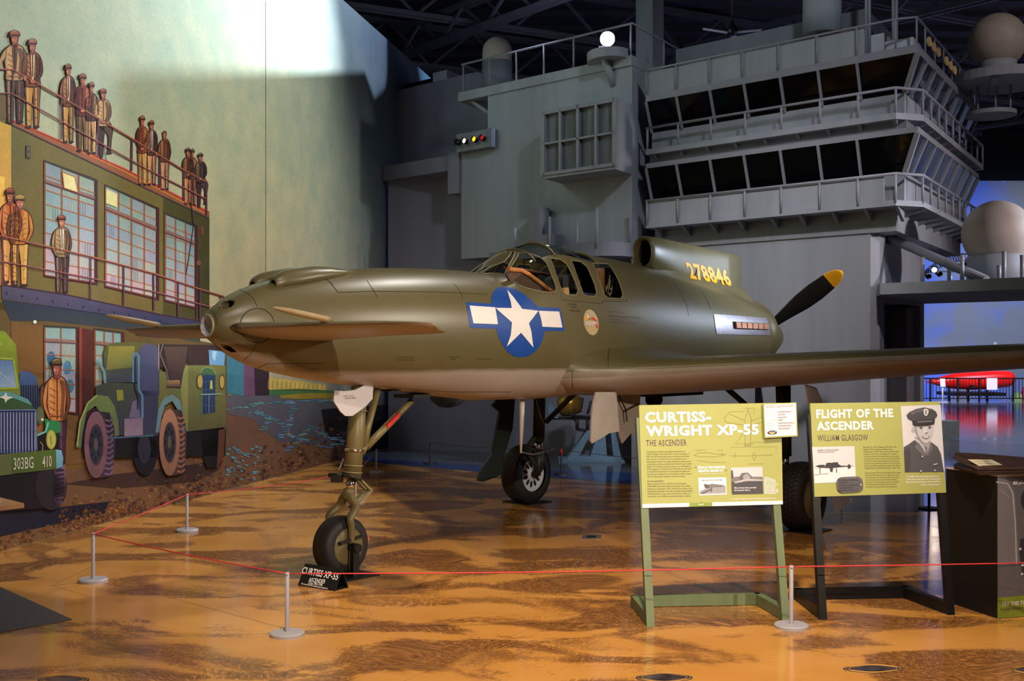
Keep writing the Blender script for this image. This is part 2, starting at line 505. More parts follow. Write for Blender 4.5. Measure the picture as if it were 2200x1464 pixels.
# ------------------------------------------------------------------ the painted wall on the left
P0 = gnd(0, 1185); P1 = gnd(725, 990)
MD = (P1 - P0); MD.z = 0; MD.normalize()
MUR = Flat(P0, MD, (0, 0, 1))
def mural_material(name, stroke=26.0):
    m = bpy.data.materials.new(name)
    m.use_nodes = True
    nt = m.node_tree; L = nt.links
    b = nt.nodes['Principled BSDF']; b.inputs['Roughness'].default_value = 0.75; b.inputs['Specular IOR Level'].default_value = 0.2
    a = nt.nodes.new('ShaderNodeAttribute'); a.attribute_name = 'paint'
    tc = nt.nodes.new('ShaderNodeTexCoord')
    def nz(sc, scale, det):
        mp = nt.nodes.new('ShaderNodeMapping'); mp.inputs['Scale'].default_value = sc
        L.new(tc.outputs['Object'], mp.inputs['Vector'])
        n = nt.nodes.new('ShaderNodeTexNoise'); n.inputs['Scale'].default_value = scale; n.inputs['Detail'].default_value = det
        L.new(mp.outputs['Vector'], n.inputs['Vector']); return n
    n1 = nz((1, 1, 0.8), stroke * 1.3, 5); n2 = nz((1, 1, 1), 2.6, 6)
    r = nt.nodes.new('ShaderNodeValToRGB'); r.color_ramp.elements[0].position = 0.3; r.color_ramp.elements[1].position = 0.7
    r.color_ramp.elements[0].color = (0.90, 0.90, 0.91, 1); r.color_ramp.elements[1].color = (1.06, 1.06, 1.03, 1)
    L.new(n1.outputs['Fac'], r.inputs['Fac'])
    r2 = nt.nodes.new('ShaderNodeValToRGB'); r2.color_ramp.elements[0].position = 0.3; r2.color_ramp.elements[1].position = 0.7
    r2.color_ramp.elements[0].color = (0.84, 0.91, 0.92, 1); r2.color_ramp.elements[1].color = (1.12, 1.06, 1.0, 1)
    L.new(n2.outputs['Fac'], r2.inputs['Fac'])
    prev = a.outputs['Color']
    for o in (r.outputs['Color'], r2.outputs['Color']):
        x = nt.nodes.new('ShaderNodeMix'); x.data_type = 'RGBA'; x.blend_type = 'MULTIPLY'; x.inputs['Factor'].default_value = 1
        L.new(prev, x.inputs['A']); L.new(o, x.inputs['B']); prev = x.outputs['Result']
    L.new(prev, b.inputs['Base Color'])
    return m
M_MUR = mural_material('mural_paint')
mu = MB()
def mixc(a, b, t):
    t = max(0.0, min(1.0, t)); return tuple(a[i] + (b[i] - a[i]) * t for i in range(3))
def vcol(i, c):
    mu.col[i] = lin(c)
# sky and ground paint on the wall itself; the wall runs on behind the grey tower
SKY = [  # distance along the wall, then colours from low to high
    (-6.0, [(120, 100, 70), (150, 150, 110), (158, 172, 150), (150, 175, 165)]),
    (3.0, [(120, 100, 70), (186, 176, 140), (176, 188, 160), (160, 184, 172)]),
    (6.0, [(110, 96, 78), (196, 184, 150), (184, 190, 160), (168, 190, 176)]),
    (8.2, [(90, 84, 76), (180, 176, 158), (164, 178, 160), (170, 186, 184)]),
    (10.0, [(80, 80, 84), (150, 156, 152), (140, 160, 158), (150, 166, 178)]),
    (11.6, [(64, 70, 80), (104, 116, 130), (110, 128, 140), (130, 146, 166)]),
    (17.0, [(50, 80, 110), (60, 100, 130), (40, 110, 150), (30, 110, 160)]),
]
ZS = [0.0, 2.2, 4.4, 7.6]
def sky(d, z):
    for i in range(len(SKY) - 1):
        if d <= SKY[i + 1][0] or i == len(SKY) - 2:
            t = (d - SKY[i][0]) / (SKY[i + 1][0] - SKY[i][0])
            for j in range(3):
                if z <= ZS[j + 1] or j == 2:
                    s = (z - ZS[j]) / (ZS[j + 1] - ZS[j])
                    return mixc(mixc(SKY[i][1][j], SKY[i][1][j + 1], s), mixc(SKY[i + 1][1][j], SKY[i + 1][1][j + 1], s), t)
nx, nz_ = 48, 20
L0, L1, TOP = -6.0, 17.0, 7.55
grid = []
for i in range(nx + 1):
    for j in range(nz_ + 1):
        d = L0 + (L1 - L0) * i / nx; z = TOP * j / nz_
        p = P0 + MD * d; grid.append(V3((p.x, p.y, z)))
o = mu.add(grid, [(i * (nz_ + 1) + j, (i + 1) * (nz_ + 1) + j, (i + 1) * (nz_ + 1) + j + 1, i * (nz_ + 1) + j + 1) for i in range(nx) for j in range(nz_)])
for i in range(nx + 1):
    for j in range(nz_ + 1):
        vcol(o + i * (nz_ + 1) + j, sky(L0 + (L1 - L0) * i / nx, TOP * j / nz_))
bk = -MUR.n * 0.35
s0 = P0 + MD * L0; s1 = P0 + MD * L1
o = len(mu.v)
mu.obox(V3((s0.x, s0.y, 0)) + bk, (s1 - s0), -bk * 0.98, (0, 0, TOP))
for i in range(o, len(mu.v)):
    vcol(i, (60, 66, 76))

LIFT = 0      # the lorries are painted over the building
def pt(layer, c, pts, c2=None):
    """one painted patch: outline as measured on the photograph, laid on the wall"""
    i0 = len(mu.v)
    hp = [MUR.hit(x, y, 0.0014 * (layer + LIFT)) for x, y in pts]
    for h_ in hp:
        h_.z = max(0.002, h_.z)
    mu.poly(hp)
    ys = [p[1] for p in pts]; a, b = min(ys), max(ys)
    for i, p in enumerate(pts):
        vcol(i0 + i, c if c2 is None else mixc(c, c2, (p[1] - a) / max(1e-6, b - a)))
def ln(layer, c, pts, w):
    for (x0, y0), (x1, y1) in zip(pts[:-1], pts[1:]):
        dx, dy = x1 - x0, y1 - y0; l = math.hypot(dx, dy) or 1
        nx_, ny_ = -dy / l * w / 2, dx / l * w / 2
        pt(layer, c, [(x0 + nx_, y0 + ny_), (x1 + nx_, y1 + ny_), (x1 - nx_, y1 - ny_), (x0 - nx_, y0 - ny_)])
def el(layer, c, x, y, rx, ry, n=18, c2=None, a0=0, a1=360):
    pt(layer, c, [(x + rx * math.cos(math.radians(a0 + (a1 - a0) * i / n)), y + ry * math.sin(math.radians(a0 + (a1 - a0) * i / n))) for i in range(n + (a1 - a0 < 360))], c2)
def lerp(p, q, t):
    return (p[0] + (q[0] - p[0]) * t, p[1] + (q[1] - p[1]) * t)

# ground and far field
GR = [(-400, 1330), (0, 1185), (310, 1098), (550, 1034), (725, 990), (834, 964), (834, 905), (760, 890), (690, 872), (620, 858), (560, 850), (480, 850), (400, 900), (0, 930), (-400, 950)]
pt(1, (104, 74, 62), GR, (120, 84, 44))
pt(2, (92, 92, 100), [(485, 850), (600, 845), (700, 860), (790, 880), (834, 900), (834, 930), (760, 925), (700, 960), (600, 950), (540, 900), (490, 890)], (78, 72, 80))
pt(2, (40, 34, 34), [(690, 880), (834, 870), (834, 964), (770, 980), (700, 940)], (26, 24, 26))
pt(3, (64, 120, 140), [(487, 750), (524, 757), (524, 852), (487, 845)])
pt(3, (112, 74, 102), [(524, 757), (545, 760), (548, 850), (524, 852)])
pt(3, (50, 36, 44), [(545, 760), (578, 768), (578, 850), (548, 850)])
pt(3, (196, 166, 84), [(576, 812), (640, 818), (700, 828), (700, 842), (576, 838)])
pt(3, (70, 110, 62), [(578, 838), (640, 836), (730, 840), (730, 850), (640, 852), (580, 850)])
pt(4, (150, 126, 44), [(600, 850), (660, 845), (720, 846), (722, 856), (650, 858), (604, 856)])
for k_ in range(26):
    x = 576 + k_ * 4.8
    ln(4, (214, 190, 110) if k_ % 2 else (170, 138, 66), [(x, 836), (x + 1, 817 + k_ * 0.4)], 1.6)
rng = random.Random(3)
for pts in ([(486, 880), (560, 868), (640, 862), (712, 862)], [(540, 885), (600, 905), (630, 940), (700, 962), (740, 950)], [(630, 868), (625, 910), (600, 945)], [(668, 914), (640, 950), (610, 974)], [(668, 914), (700, 938), (744, 948)], [(550, 885), (585, 900), (560, 925)]):
    for (a, b) in zip(pts[:-1], pts[1:]):
        for q in range(9):
            x, y = lerp(a, b, q / 9); x += rng.uniform(-4, 4); y += rng.uniform(-3, 3)
            el(4, (84 + rng.randint(-10, 30), 128 + rng.randint(-20, 34), 148 + rng.randint(-20, 24)), x, y, rng.uniform(2, 10), rng.uniform(.8, 2.0), 9)
for q in range(520):
    x = rng.uniform(130, 760); lo = 1150 - (x - 130) * 0.27; y = lo - 3 - abs(rng.gauss(0, 34))
    if x < 490 and y < 985: continue
    cc = rng.choice([(128, 86, 58), (112, 68, 46), (92, 58, 46), (140, 100, 66), (76, 52, 48)])
    el(3, cc, x, y, rng.uniform(2, 6), rng.uniform(1.5, 4.5), 6)
for q in range(60):
    x = rng.uniform(480, 560); y = rng.uniform(960, 1030)
    el(4, (96, 140, 160), x, y, rng.uniform(1.5, 5), rng.uniform(1, 3), 6)
for q in range(90):
    x = rng.uniform(0, 300); lo = 1185 - x * 0.279; y = rng.uniform(lo - 26, lo - 3)
    el(4, rng.choice([(120, 74, 44), (96, 60, 40), (150, 96, 56)]), x, y, rng.uniform(2, 6), rng.uniform(2, 5), 6)
pt(3, (30, 28, 44), [(-200, 1110), (130, 1090), (235, 1078), (225, 1104), (60, 1140), (-200, 1200)])
pt(3, (52, 36, 40), [(140, 1040), (230, 1022), (480, 990), (470, 1010), (420, 1036), (250, 1050)], (66, 44, 38))

# the station building
pt(1, (112, 108, 62), [(-200, 150), (25, 262), (450, 468), (450, 690), (430, 700), (-200, 650)], (112, 96, 52))
pt(1, (96, 112, 84), [(350, 420), (450, 468), (450, 690), (350, 676)], (70, 96, 74))
pt(2, (206, 170, 72), [(-200, 190), (24, 270), (24, 615), (-200, 600)], (216, 150, 84))
pt(3, (246, 206, 96), [(-60, 370), (10, 380), (10, 470), (-60, 470)], (240, 170, 80))
pt(1, (96, 78, 44), [(-200, 640), (24, 650), (300, 706), (490, 745), (490, 850), (400, 960), (-200, 1080)], (122, 92, 42))
pt(2, (40, 52, 74), [(4, 645), (175, 668), (347, 692), (432, 706), (430, 736), (300, 712), (100, 690), (22, 690)], (66, 66, 58))
# roof edge
pt(3, (150, 92, 60), [(24, 258), (265, 362), (450, 455), (450, 470), (255, 378), (24, 268)])
ln(4, (196, 60, 48), [(25, 258), (265, 362), (449, 456)], 3.4)
ln(4, (224, 150, 84), [(60, 272), (265, 367), (440, 458)], 1.6)
ln(4, (70, 60, 80), [(25, 268), (255, 377), (449, 469)], 2.6)
pt(3, (110, 92, 60), [(-100, 200), (24, 205), (24, 258), (-100, 240)])

def win(q, cols, rows, trans):
    """a steel window: q = its four corners (top left, top right, bottom right, bottom left)"""
    tl, tr, br_, bl = q
    pt(2, (66, 40, 44), [(tl[0] - 3, tl[1] - 3), (tr[0] + 5, tr[1] - 2), (br_[0] + 5, br_[1] + 6), (bl[0] - 3, bl[1] + 4)])
    for i in range(cols):
        for j in range(rows):
            def P(u, v): return lerp(lerp(tl, tr, u), lerp(bl, br_, u), v)
            u0, u1, v0, v1 = i / cols, (i + 1) / cols, j / rows, (j + 1) / rows
            f_ = (j + .5) / rows
            c1 = mixc((128, 152, 150), (140, 160, 166), f_ * 2) if f_ < .5 else mixc((140, 160, 166), (186, 166, 172), f_ * 2 - 1)
            c1 = tuple(max(0, min(255, x_ + rng.randint(-10, 10))) for x_ in c1)
            pt(3, c1, [P(u0, v0), P(u1, v0), P(u1, v1), P(u0, v1)], mixc(c1, (176, 176, 176), 0.3))
            if rng.random() < 0.3 and f_ > .3:
                k0 = rng.uniform(0.1, 0.5)
                for q_ in range(3):
                    ln(4, mixc(c1, (214, 206, 160) if i % 2 else (96, 112, 120), 0.5), [P(u0 + (u1 - u0) * (k0 + q_ * .14), v0 + .01), P(u0 + (u1 - u0) * (k0 + q_ * .14), v1 - .01)], 1.4)
    for i in range(cols + 1):
        ln(5, (176, 104, 66), [lerp(tl, tr, i / cols), lerp(bl, br_, i / cols)], 2.2)
        ln(6, (96, 60, 60), [(lerp(tl, tr, i / cols)[0] + 1.4, lerp(tl, tr, i / cols)[1]), (lerp(bl, br_, i / cols)[0] + 1.4, lerp(bl, br_, i / cols)[1])], 0.9)
    for j in range(rows + 1):
        ln(5, (180, 110, 66), [lerp(tl, bl, j / rows), lerp(tr, br_, j / rows)], 1.9)
    a, b = lerp(tl, bl, trans), lerp(tr, br_, trans)
    ln(6, (140, 104, 96), [a, b], 6.5); ln(7, (92, 58, 66), [(a[0], a[1] + 4), (b[0], b[1] + 4)], 2)
    ln(6, (82, 34, 36), [tr, br_], 3.4); ln(6, (110, 60, 50), [bl, br_], 3.4); ln(6, (56, 60, 56), [tl, tr], 2.6)
win([(96, 346), (205, 388), (205, 608), (96, 592)], 3, 8, 0.17)
win([(227, 398), (337, 449), (337, 641), (227, 615)], 4, 8, 0.22)
win([(355, 459), (420, 487), (420, 661), (355, 645)], 3, 8, 0.20)
pt(8, (214, 214, 140), [(134, 370), (161, 380), (168, 414), (138, 404)], (226, 220, 170)); ln(9, (176, 110, 60), [(134, 370), (161, 380), (168, 414), (138, 404), (134, 370)], 1.8)
pt(8, (220, 214, 150), [(228, 406), (252, 417), (252, 446), (228, 437)])
pt(5, (80, 72, 70), [(56, 312), (66, 314), (66, 342), (56, 340)]); el(6, (110, 104, 80), 61, 320, 3, 5, 8); el(6, (110, 104, 80), 61, 333, 3, 5, 8)
pt(5, (120, 66, 66), [(431, 485), (437, 487), (437, 506), (431, 504)])
# lower storey
pt(3, (116, 84, 46), [(24, 690), (92, 700), (92, 1000), (24, 1000)], (140, 96, 44))
win([(96, 702), (165, 705), (165, 888), (96, 880)], 2, 6, 0.16)
for (x, y, c_) in ((110, 770, (60, 100, 140)), (145, 790, (70, 130, 170)), (150, 830, (80, 120, 150)), (112, 830, (90, 80, 90))):
    el(4, c_, x, y, 9, 15, 12)
pt(4, (86, 38, 34), [(170, 704), (200, 710), (200, 920), (170, 920)], (70, 30, 30))
pt(5, (130, 60, 40), [(170, 704), (176, 705), (176, 920), (170, 920)])
win([(204, 708), (262, 716), (262, 850), (204, 846)], 3, 5, 0.2)
pt(3, (110, 78, 42), [(140, 895), (240, 900), (240, 990), (140, 1000)])
el(6, (220, 226, 214), 75, 692, 4, 4, 8)
# the balcony
pt(5, (84, 78, 104), [(4, 612), (145, 634), (347, 677), (432, 690), (432, 707), (347, 693), (175, 668), (4, 643)], (54, 54, 84))
ln(6, (66, 36, 60), [(4, 612), (145, 634), (347, 677), (432, 690)], 3)
for x in range(14, 345, 33):
    y = 625 + x * 0.178; ln(6, (40, 36, 50), [(x, y), (x + 1, y + 6)], 2.2)

RAILC = (110, 58, 62)
def smooth(pts, n=4):
    """rounded outline through the points"""
    out = []; k_ = len(pts)
    for i in range(k_):
        p0, p1, p2, p3 = pts[i - 1], pts[i], pts[(i + 1) % k_], pts[(i + 2) % k_]
        for t in [j / n for j in range(n)]:
            out.append(tuple(0.5 * (2 * p1[d] + (p2[d] - p0[d]) * t * 0.8 + (2 * p0[d] - 5 * p1[d] + 4 * p2[d] - p3[d]) * t * t * 0.0 + (3 * t * t - 2 * t ** 3) * 2 * (p2[d] - p1[d]) + ((-2 * t * t + t ** 3) * (p2[d] - p0[d]) + (t ** 3 - t * t) * (p3[d] - p1[d])) * 0.8) for d in (0, 1)))
    return out
def person(x, y0, h, jk, tr, cap=(120, 72, 44), lw=1.0, lean=0.0, face=(186, 112, 86), vest=None, sit=False, bare=False, turn=1, pose=0):
    """a painted airman: trousers, jacket, arms (0 hands in pockets, 1 hands together, 2 one arm on the rail), head and cap; turn = the way he faces"""
    W_ = lw * 1.12
    def q(u, v): return (x + (u * turn * W_ + lean * (0.5 - v)) * h, y0 + v * h)
    def sp_(l, c, pts): pt(l, c, smooth([q(*p) for p in pts], 3))
    dk = mixc(jk, (38, 16, 26), 0.5); lt = mixc(jk, (236, 186, 130), 0.38); ol = mixc(jk, (34, 16, 34), 0.8)
    tdk = mixc(tr, (54, 26, 34), 0.5); tlt = mixc(tr, (246, 210, 160), 0.35); tol = mixc(tr, (34, 18, 30), 0.75)
    if sit:
        sp_(5, tol, [(-.07, .47), (.09, .47), (.15, .58), (.13, .72), (.11, .92), (.06, .92), (.07, .72), (.04, .63), (-.05, .60)])
        sp_(6, tr, [(-.06, .48), (.08, .48), (.135, .58), (.12, .72), (.10, .90), (.07, .90), (.085, .70), (.03, .61), (-.04, .58)])
        sp_(5, tol, [(-.085, .48), (.03, .5), (.01, .74), (-.005, .985), (-.06, .985), (-.07, .74)]); sp_(6, tdk, [(-.075, .5), (.02, .52), (.0, .74), (-.015, .975), (-.052, .975), (-.06, .74)])
        pt(6, (60, 40, 44), smooth([q(.06, .905), q(.10, .90), q(.14, .93), q(.06, .94)], 3))
    else:
        sp_(5, tol, [(-.085, .47), (.09, .47), (.088, .72), (.075, .985), (.018, .985), (.008, .74), (.0, .62), (-.008, .74), (-.014, .985), (-.072, .985), (-.082, .72)])
        sp_(6, tr, [(-.078, .48), (.002, .48), (-.002, .62), (-.016, .76), (-.022, .975), (-.064, .975), (-.072, .72)])
        sp_(6, tdk, [(.002, .48), (.082, .48), (.08, .72), (.068, .975), (.026, .975), (.016, .76), (.006, .62)])
        sp_(7, tlt, [(-.072, .52), (-.05, .5), (-.046, .72), (-.046, .965), (-.06, .965), (-.066, .72)]); sp_(7, mixc(tr, tlt, .4), [(.03, .5), (.05, .5), (.05, .74), (.046, .96), (.034, .96), (.034, .74)])
        for v in (.70, .80, .90): ln(8, tdk, [q(-.062, v), q(-.03, v + .02)], h * .005); ln(8, tol, [q(.03, v - .03), q(.062, v - .01)], h * .005)
        pt(7, (58, 38, 44), smooth([q(-.07, .97), q(-.02, .968), q(-.012, .992), q(-.08, .995)], 3)); pt(7, (50, 34, 42), smooth([q(.02, .97), q(.07, .968), q(.085, .99), q(.022, .995)], 3))
    # jacket body: collar, blouse gathered at the waist
    sp_(8, ol, [(-.03, .145), (.034, .145), (.075, .17), (.098, .21), (.10, .33), (.092, .44), (.088, .535), (-.084, .535), (-.09, .44), (-.105, .33), (-.10, .215), (-.075, .172)])
    sp_(9, jk, [(-.03, .155), (.03, .155), (.07, .18), (.088, .22), (.088, .34), (.078, .44), (.078, .525), (-.076, .525), (-.08, .44), (-.094, .34), (-.09, .22), (-.07, .182)])
    sp_(10, lt, [(-.074, .20), (-.045, .185), (-.03, .28), (-.04, .42), (-.05, .50), (-.07, .50), (-.07, .42), (-.084, .33)])
    sp_(10, dk, [(.03, .19), (.07, .20), (.08, .30), (.07, .42), (.068, .515), (.035, .515), (.042, .40), (.048, .30)])
    for k_ in range(5):
        v = .25 + .055 * k_
        ln(11, dk, [q(-.066, v), q(-.015, v + .03)], h * .006); ln(11, lt, [q(.0, v + .02), q(.036, v - .004)], h * .005)
    ln(11, dk, [q(-.078, .495), q(.078, .495)], h * .009)
    if vest:
        sp_(11, vest, [(-.02, .165), (.024, .165), (.022, .30), (.012, .44), (-.006, .46), (-.016, .32)]); ln(12, ol, [q(.0, .175), q(.003, .42)], h * .010)
    else:
        ln(11, ol, [q(.004, .17), q(.006, .52)], h * .007)
    # arms
    if pose == 0:
        sp_(10, ol, [(-.085, .19), (-.12, .24), (-.142, .36), (-.125, .44), (-.075, .53), (-.055, .51), (-.09, .41), (-.085, .33)]); sp_(11, jk, [(-.088, .205), (-.114, .25), (-.132, .36), (-.118, .43), (-.075, .515), (-.066, .50), (-.10, .41), (-.096, .33)]); sp_(12, lt, [(-.10, .23), (-.114, .27), (-.126, .36), (-.112, .36)])
        sp_(10, ol, [(.08, .19), (.112, .24), (.134, .36), (.12, .44), (.085, .54), (.062, .52), (.09, .42), (.09, .32)]); sp_(11, dk, [(.082, .205), (.108, .25), (.124, .36), (.112, .43), (.082, .52), (.072, .51), (.10, .41), (.098, .32)])
    elif pose == 1:
        sp_(10, ol, [(-.09, .19), (-.122, .25), (-.132, .36), (-.10, .43), (-.02, .485), (-.012, .455), (-.07, .39), (-.085, .30)]); sp_(11, jk, [(-.09, .205), (-.114, .25), (-.122, .35), (-.095, .415), (-.025, .47), (-.022, .458), (-.08, .385), (-.095, .30)])
        sp_(10, ol, [(.085, .19), (.116, .25), (.126, .36), (.10, .43), (.02, .49), (.012, .46), (.07, .39), (.085, .30)]); sp_(11, dk, [(.086, .205), (.108, .25), (.116, .35), (.095, .415), (.025, .475), (.02, .465), (.08, .385), (.09, .30)])
        pt(12, face, smooth([q(-.026, .455), q(.026, .46), q(.03, .485), q(-.016, .49)], 3))
    else:
        sp_(10, ol, [(-.085, .19), (-.12, .23), (-.16, .33), (-.17, .42), (-.15, .43), (-.125, .35), (-.088, .30)]); sp_(11, jk, [(-.088, .205), (-.115, .24), (-.15, .33), (-.162, .41), (-.15, .415), (-.12, .33), (-.09, .28)]); pt(12, face, smooth([q(-.172, .415), q(-.148, .42), q(-.15, .455), q(-.17, .45)], 3))
        sp_(10, ol, [(.08, .19), (.112, .24), (.12, .36), (.112, .50), (.085, .51), (.088, .36)]); sp_(11, dk, [(.082, .205), (.106, .25), (.112, .36), (.105, .47), (.09, .48), (.094, .34)]); pt(12, face, smooth([q(.086, .49), q(.11, .485), q(.112, .53), q(.09, .535)], 3))
    # neck, head turned a little, cap
    sp_(11, mixc(face, (70, 22, 28), .45), [(-.022, .12), (.026, .12), (.032, .172), (-.026, .172)])
    sp_(12, mixc(face, (60, 22, 30), .55), [(-.036, .055), (.0, .035), (.036, .055), (.038, .09), (.026, .13), (.0, .145), (-.026, .128), (-.036, .09)])
    sp_(13, face, [(-.033, .055), (.0, .04), (.022, .055), (.024, .09), (.012, .128), (-.006, .140), (-.026, .125), (-.034, .092)])
    sp_(14, mixc(face, (255, 214, 176), .5), [(-.026, .085), (-.012, .08), (-.008, .105), (-.02, .112)])
    ln(14, (84, 34, 40), [q(-.030, .078), q(-.012, .080)], h * .008); ln(14, (84, 34, 40), [q(.002, .080), q(.016, .078)], h * .008); ln(14, mixc(face, (110, 40, 44), .6), [q(-.010, .082), q(-.014, .102), q(-.004, .104)], h * .006); ln(14, (120, 44, 46), [q(-.018, .119), q(.004, .119)], h * .007)
    if not bare:
        sp_(14, mixc(cap, (30, 14, 26), .6), [(-.052, .058), (-.05, .022), (-.015, -.008), (.03, .0), (.052, .03), (.05, .064), (.02, .06), (-.02, .064)])
        sp_(15, cap, [(-.046, .036), (-.044, .018), (-.012, -.002), (.03, .008), (.046, .034), (.0, .044)])
        ln(16, mixc(cap, (250, 206, 150), .5), [q(-.034, .02), q(-.005, .006), q(.02, .012)], h * .008); ln(16, mixc(cap, (20, 10, 16), .7), [q(-.054, .062), q(-.01, .054), q(.03, .056)], h * .010)
    else:
        sp_(14, (84, 46, 40), [(-.036, .06), (-.034, .03), (.0, .016), (.036, .034), (.042, .09), (.028, .08), (.02, .055), (-.01, .045)])

BJ, TJ, DJ = (120, 66, 36), (190, 150, 100), (84, 62, 54)
KH, GT, DT = (190, 138, 66), (120, 84, 50), (86, 62, 54)
person(32, 66, 200, TJ, (96, 72, 54), (150, 84, 60), 1.0, vest=(110, 70, 60), pose=2, turn=1)
person(70, 84, 192, BJ, KH, (150, 100, 90), 0.85, vest=(210, 190, 150), pose=1, turn=1)
person(147, 138, 170, BJ, KH, (130, 74, 50), 0.72, vest=(220, 206, 190), pose=0)
person(197, 177, 155, DJ, (196, 150, 100), (130, 80, 50), 0.68, pose=0, turn=-1)
person(178, 159, 168, (126, 56, 40), GT, (130, 80, 50), 0.82, pose=1, turn=-1)
ln(6, (80, 84, 76), [(203, 268), (197, 328)], 1.4); ln(6, (80, 84, 76), [(216, 272), (229, 345)], 1.4)
person(222, 191, 150, TJ, DT, (140, 80, 60), 0.85, sit=True, pose=1)
person(306, 249, 150, (140, 74, 42), (200, 150, 80), (140, 84, 60), 0.68, pose=1, turn=-1)
person(326, 259, 140, DJ, (206, 150, 104), (120, 70, 60), 0.7, vest=(220, 206, 200), pose=2, turn=1)
person(354, 279, 130, (120, 70, 46), (196, 146, 110), (130, 74, 60), 0.72, bare=True, pose=0)
person(414, 320, 122, (120, 84, 60), (110, 62, 50), (96, 70, 66), 0.6, pose=0, turn=-1)
person(404, 318, 122, (110, 64, 40), (190, 130, 80), (90, 60, 60), 0.72, pose=1)
person(431, 329, 118, (70, 60, 60), (76, 60, 66), (80, 80, 76), 0.85, sit=True, pose=1)
person(22, 405, 205, (206, 104, 48), (214, 150, 84), (130, 60, 44), 0.85, pose=0)
person(42, 419, 198, (190, 118, 40), (206, 154, 74), (170, 140, 70), 1.0, face=(206, 130, 104), pose=0, turn=-1)
person(133, 463, 168, (150, 124, 84), (84, 62, 62), (140, 66, 54), 0.88, face=(210, 140, 110), vest=(226, 220, 200), pose=0)

def rail(layer, tops, mids, posts, w):
    ln(layer, RAILC, tops, w); ln(layer + 1, (190, 120, 84), [(x, y - w * .3) for x, y in tops], w * .35)
    ln(layer, (96, 56, 80), mids, w * .8); ln(layer + 1, (180, 110, 80), [(x, y - w * .25) for x, y in mids], w * .3)
    for a, b in posts:
        ln(layer, (90, 56, 76), [a, b], w * .8)
rail(11, [(-60, 146), (28, 150), (212, 255), (395, 366), (444, 391)], [(-60, 199), (25, 201), (320, 366), (444, 428)],
     [((28, 150), (25, 260)), ((132, 209), (132, 300)), ((211, 254), (210, 336)), ((284, 300), (283, 368)), ((344, 335), (343, 402)), ((395, 364), (395, 432)), ((444, 390), (444, 462))], 4.0)
rail(11, [(-40, 502), (5, 508), (195, 552), (330, 588), (430, 622), (482, 638)], [(-40, 558), (8, 563), (195, 598), (330, 627), (452, 660)],
     [((5, 508), (6, 614)), ((195, 552), (195, 644)), ((266, 570), (266, 656)), ((330, 588), (331, 668)), ((383, 604), (383, 680)), ((430, 620), (430, 690)), ((474, 635), (474, 642))], 4.0)
for x in (422, 429):
    ln(7, (80, 50, 62), [(x, 560), (x, 690)], 2)
el(8, (120, 80, 80), 427, 565, 5, 6, 10)
ln(8, (40, 40, 46), [(411, 440), (416, 485), (405, 560), (400, 590)], 1.4)

# mechanic beside the lorry
LIFT = 6
person(122, 771, 250, (196, 124, 62), (84, 44, 74), (96, 76, 44), 0.8, face=(176, 100, 88), pose=0, turn=1)

# small dark car behind
LIFT = 9
pt(5, (74, 100, 150), [(42, 800), (60, 797), (80, 812), (84, 850), (84, 900), (42, 890)], (40, 44, 66))
for x in range(46, 84, 5):
    ln(6, (28, 26, 44), [(x, 828), (x, 880)], 2.4)
el(6, (46, 44, 60), 92, 856, 8, 32, 14); el(7, (110, 78, 50), 92, 856, 5, 26, 14)

# the lorry at the left edge
pt(6, (124, 146, 40), [(-120, 700), (10, 712), (34, 740), (44, 850), (-120, 850)], (120, 132, 46))
pt(7, (86, 122, 176), [(-120, 765), (28, 776), (36, 832), (-120, 836)], (150, 176, 200))
ln(8, (160, 176, 60), [(-120, 762), (29, 772), (38, 834), (-120, 840)], 4); ln(8, (180, 196, 214), [(0, 800), (26, 824)], 2)
pt(8, (120, 170, 110), [(0, 738), (4, 738), (4, 742), (0, 742)])
pt(7, (60, 92, 52), [(-120, 838), (20, 842), (60, 858), (76, 884), (-120, 886)], (56, 82, 50))
pt(8, (96, 150, 150), [(-120, 838), (20, 842), (60, 858), (70, 872), (30, 856), (-120, 846)])
pt(9, (216, 222, 206), [(-2, 854), (8, 851), (13, 843), (16, 852), (30, 854), (17, 859), (11, 866), (10, 858)])
pt(7, (48, 52, 92), [(-120, 884), (77, 880), (79, 970), (70, 978), (-120, 986)], (28, 40, 84))
for i in range(20):
    x = -50 + i * 6.6
    ln(8, (122, 130, 176), [(x, 886), (x, 974 - (x > 60) * 4)], 2.6); ln(9, (196, 200, 220), [(x - .8, 888), (x - .8, 966)], 0.7)
ln(9, (110, 118, 170), [(-120, 884), (77, 881), (79, 968)], 2.6); ln(9, (70, 80, 120), [(-120, 932), (78, 926)], 1.6)
el(7, (70, 96, 60), 86, 893, 9, 20, 14); el(8, (96, 104, 70), 87, 892, 7, 16, 14); el(9, (230, 232, 226), 91, 902, 3, 3, 8)
pt(6, (46, 128, 76), [(96, 900), (128, 906), (132, 920), (122, 950), (100, 936)]); ln(7, (110, 190, 190), [(80, 936), (98, 928), (104, 908)], 4)
pt(6, (24, 22, 26), [(80, 934), (128, 930), (124, 975), (80, 975)])
el(8, (170, 170, 70), 110, 945, 11, 21, 16); el(9, (186, 186, 96), 110, 945, 9, 18, 16); ln(10, (150, 140, 60), [(109, 936), (111, 956)], 2.4)
ln(8, (170, 150, 80), [(86, 950), (92, 956), (91, 970)], 1.6)
pt(8, (84, 104, 44), [(-120, 988), (120, 966), (121, 1008), (-120, 1036)], (70, 88, 40))
pt(9, (98, 104, 60), [(-120, 988), (24, 976), (24, 1020), (-120, 1036)])
pt(9, (120, 180, 204), [(120, 966), (132, 968), (136, 985), (134, 1004), (121, 1008)], (96, 150, 180))
pt(5, (22, 20, 26), [(-120, 1020), (124, 1004), (122, 1090), (-120, 1110)], (34, 24, 28))
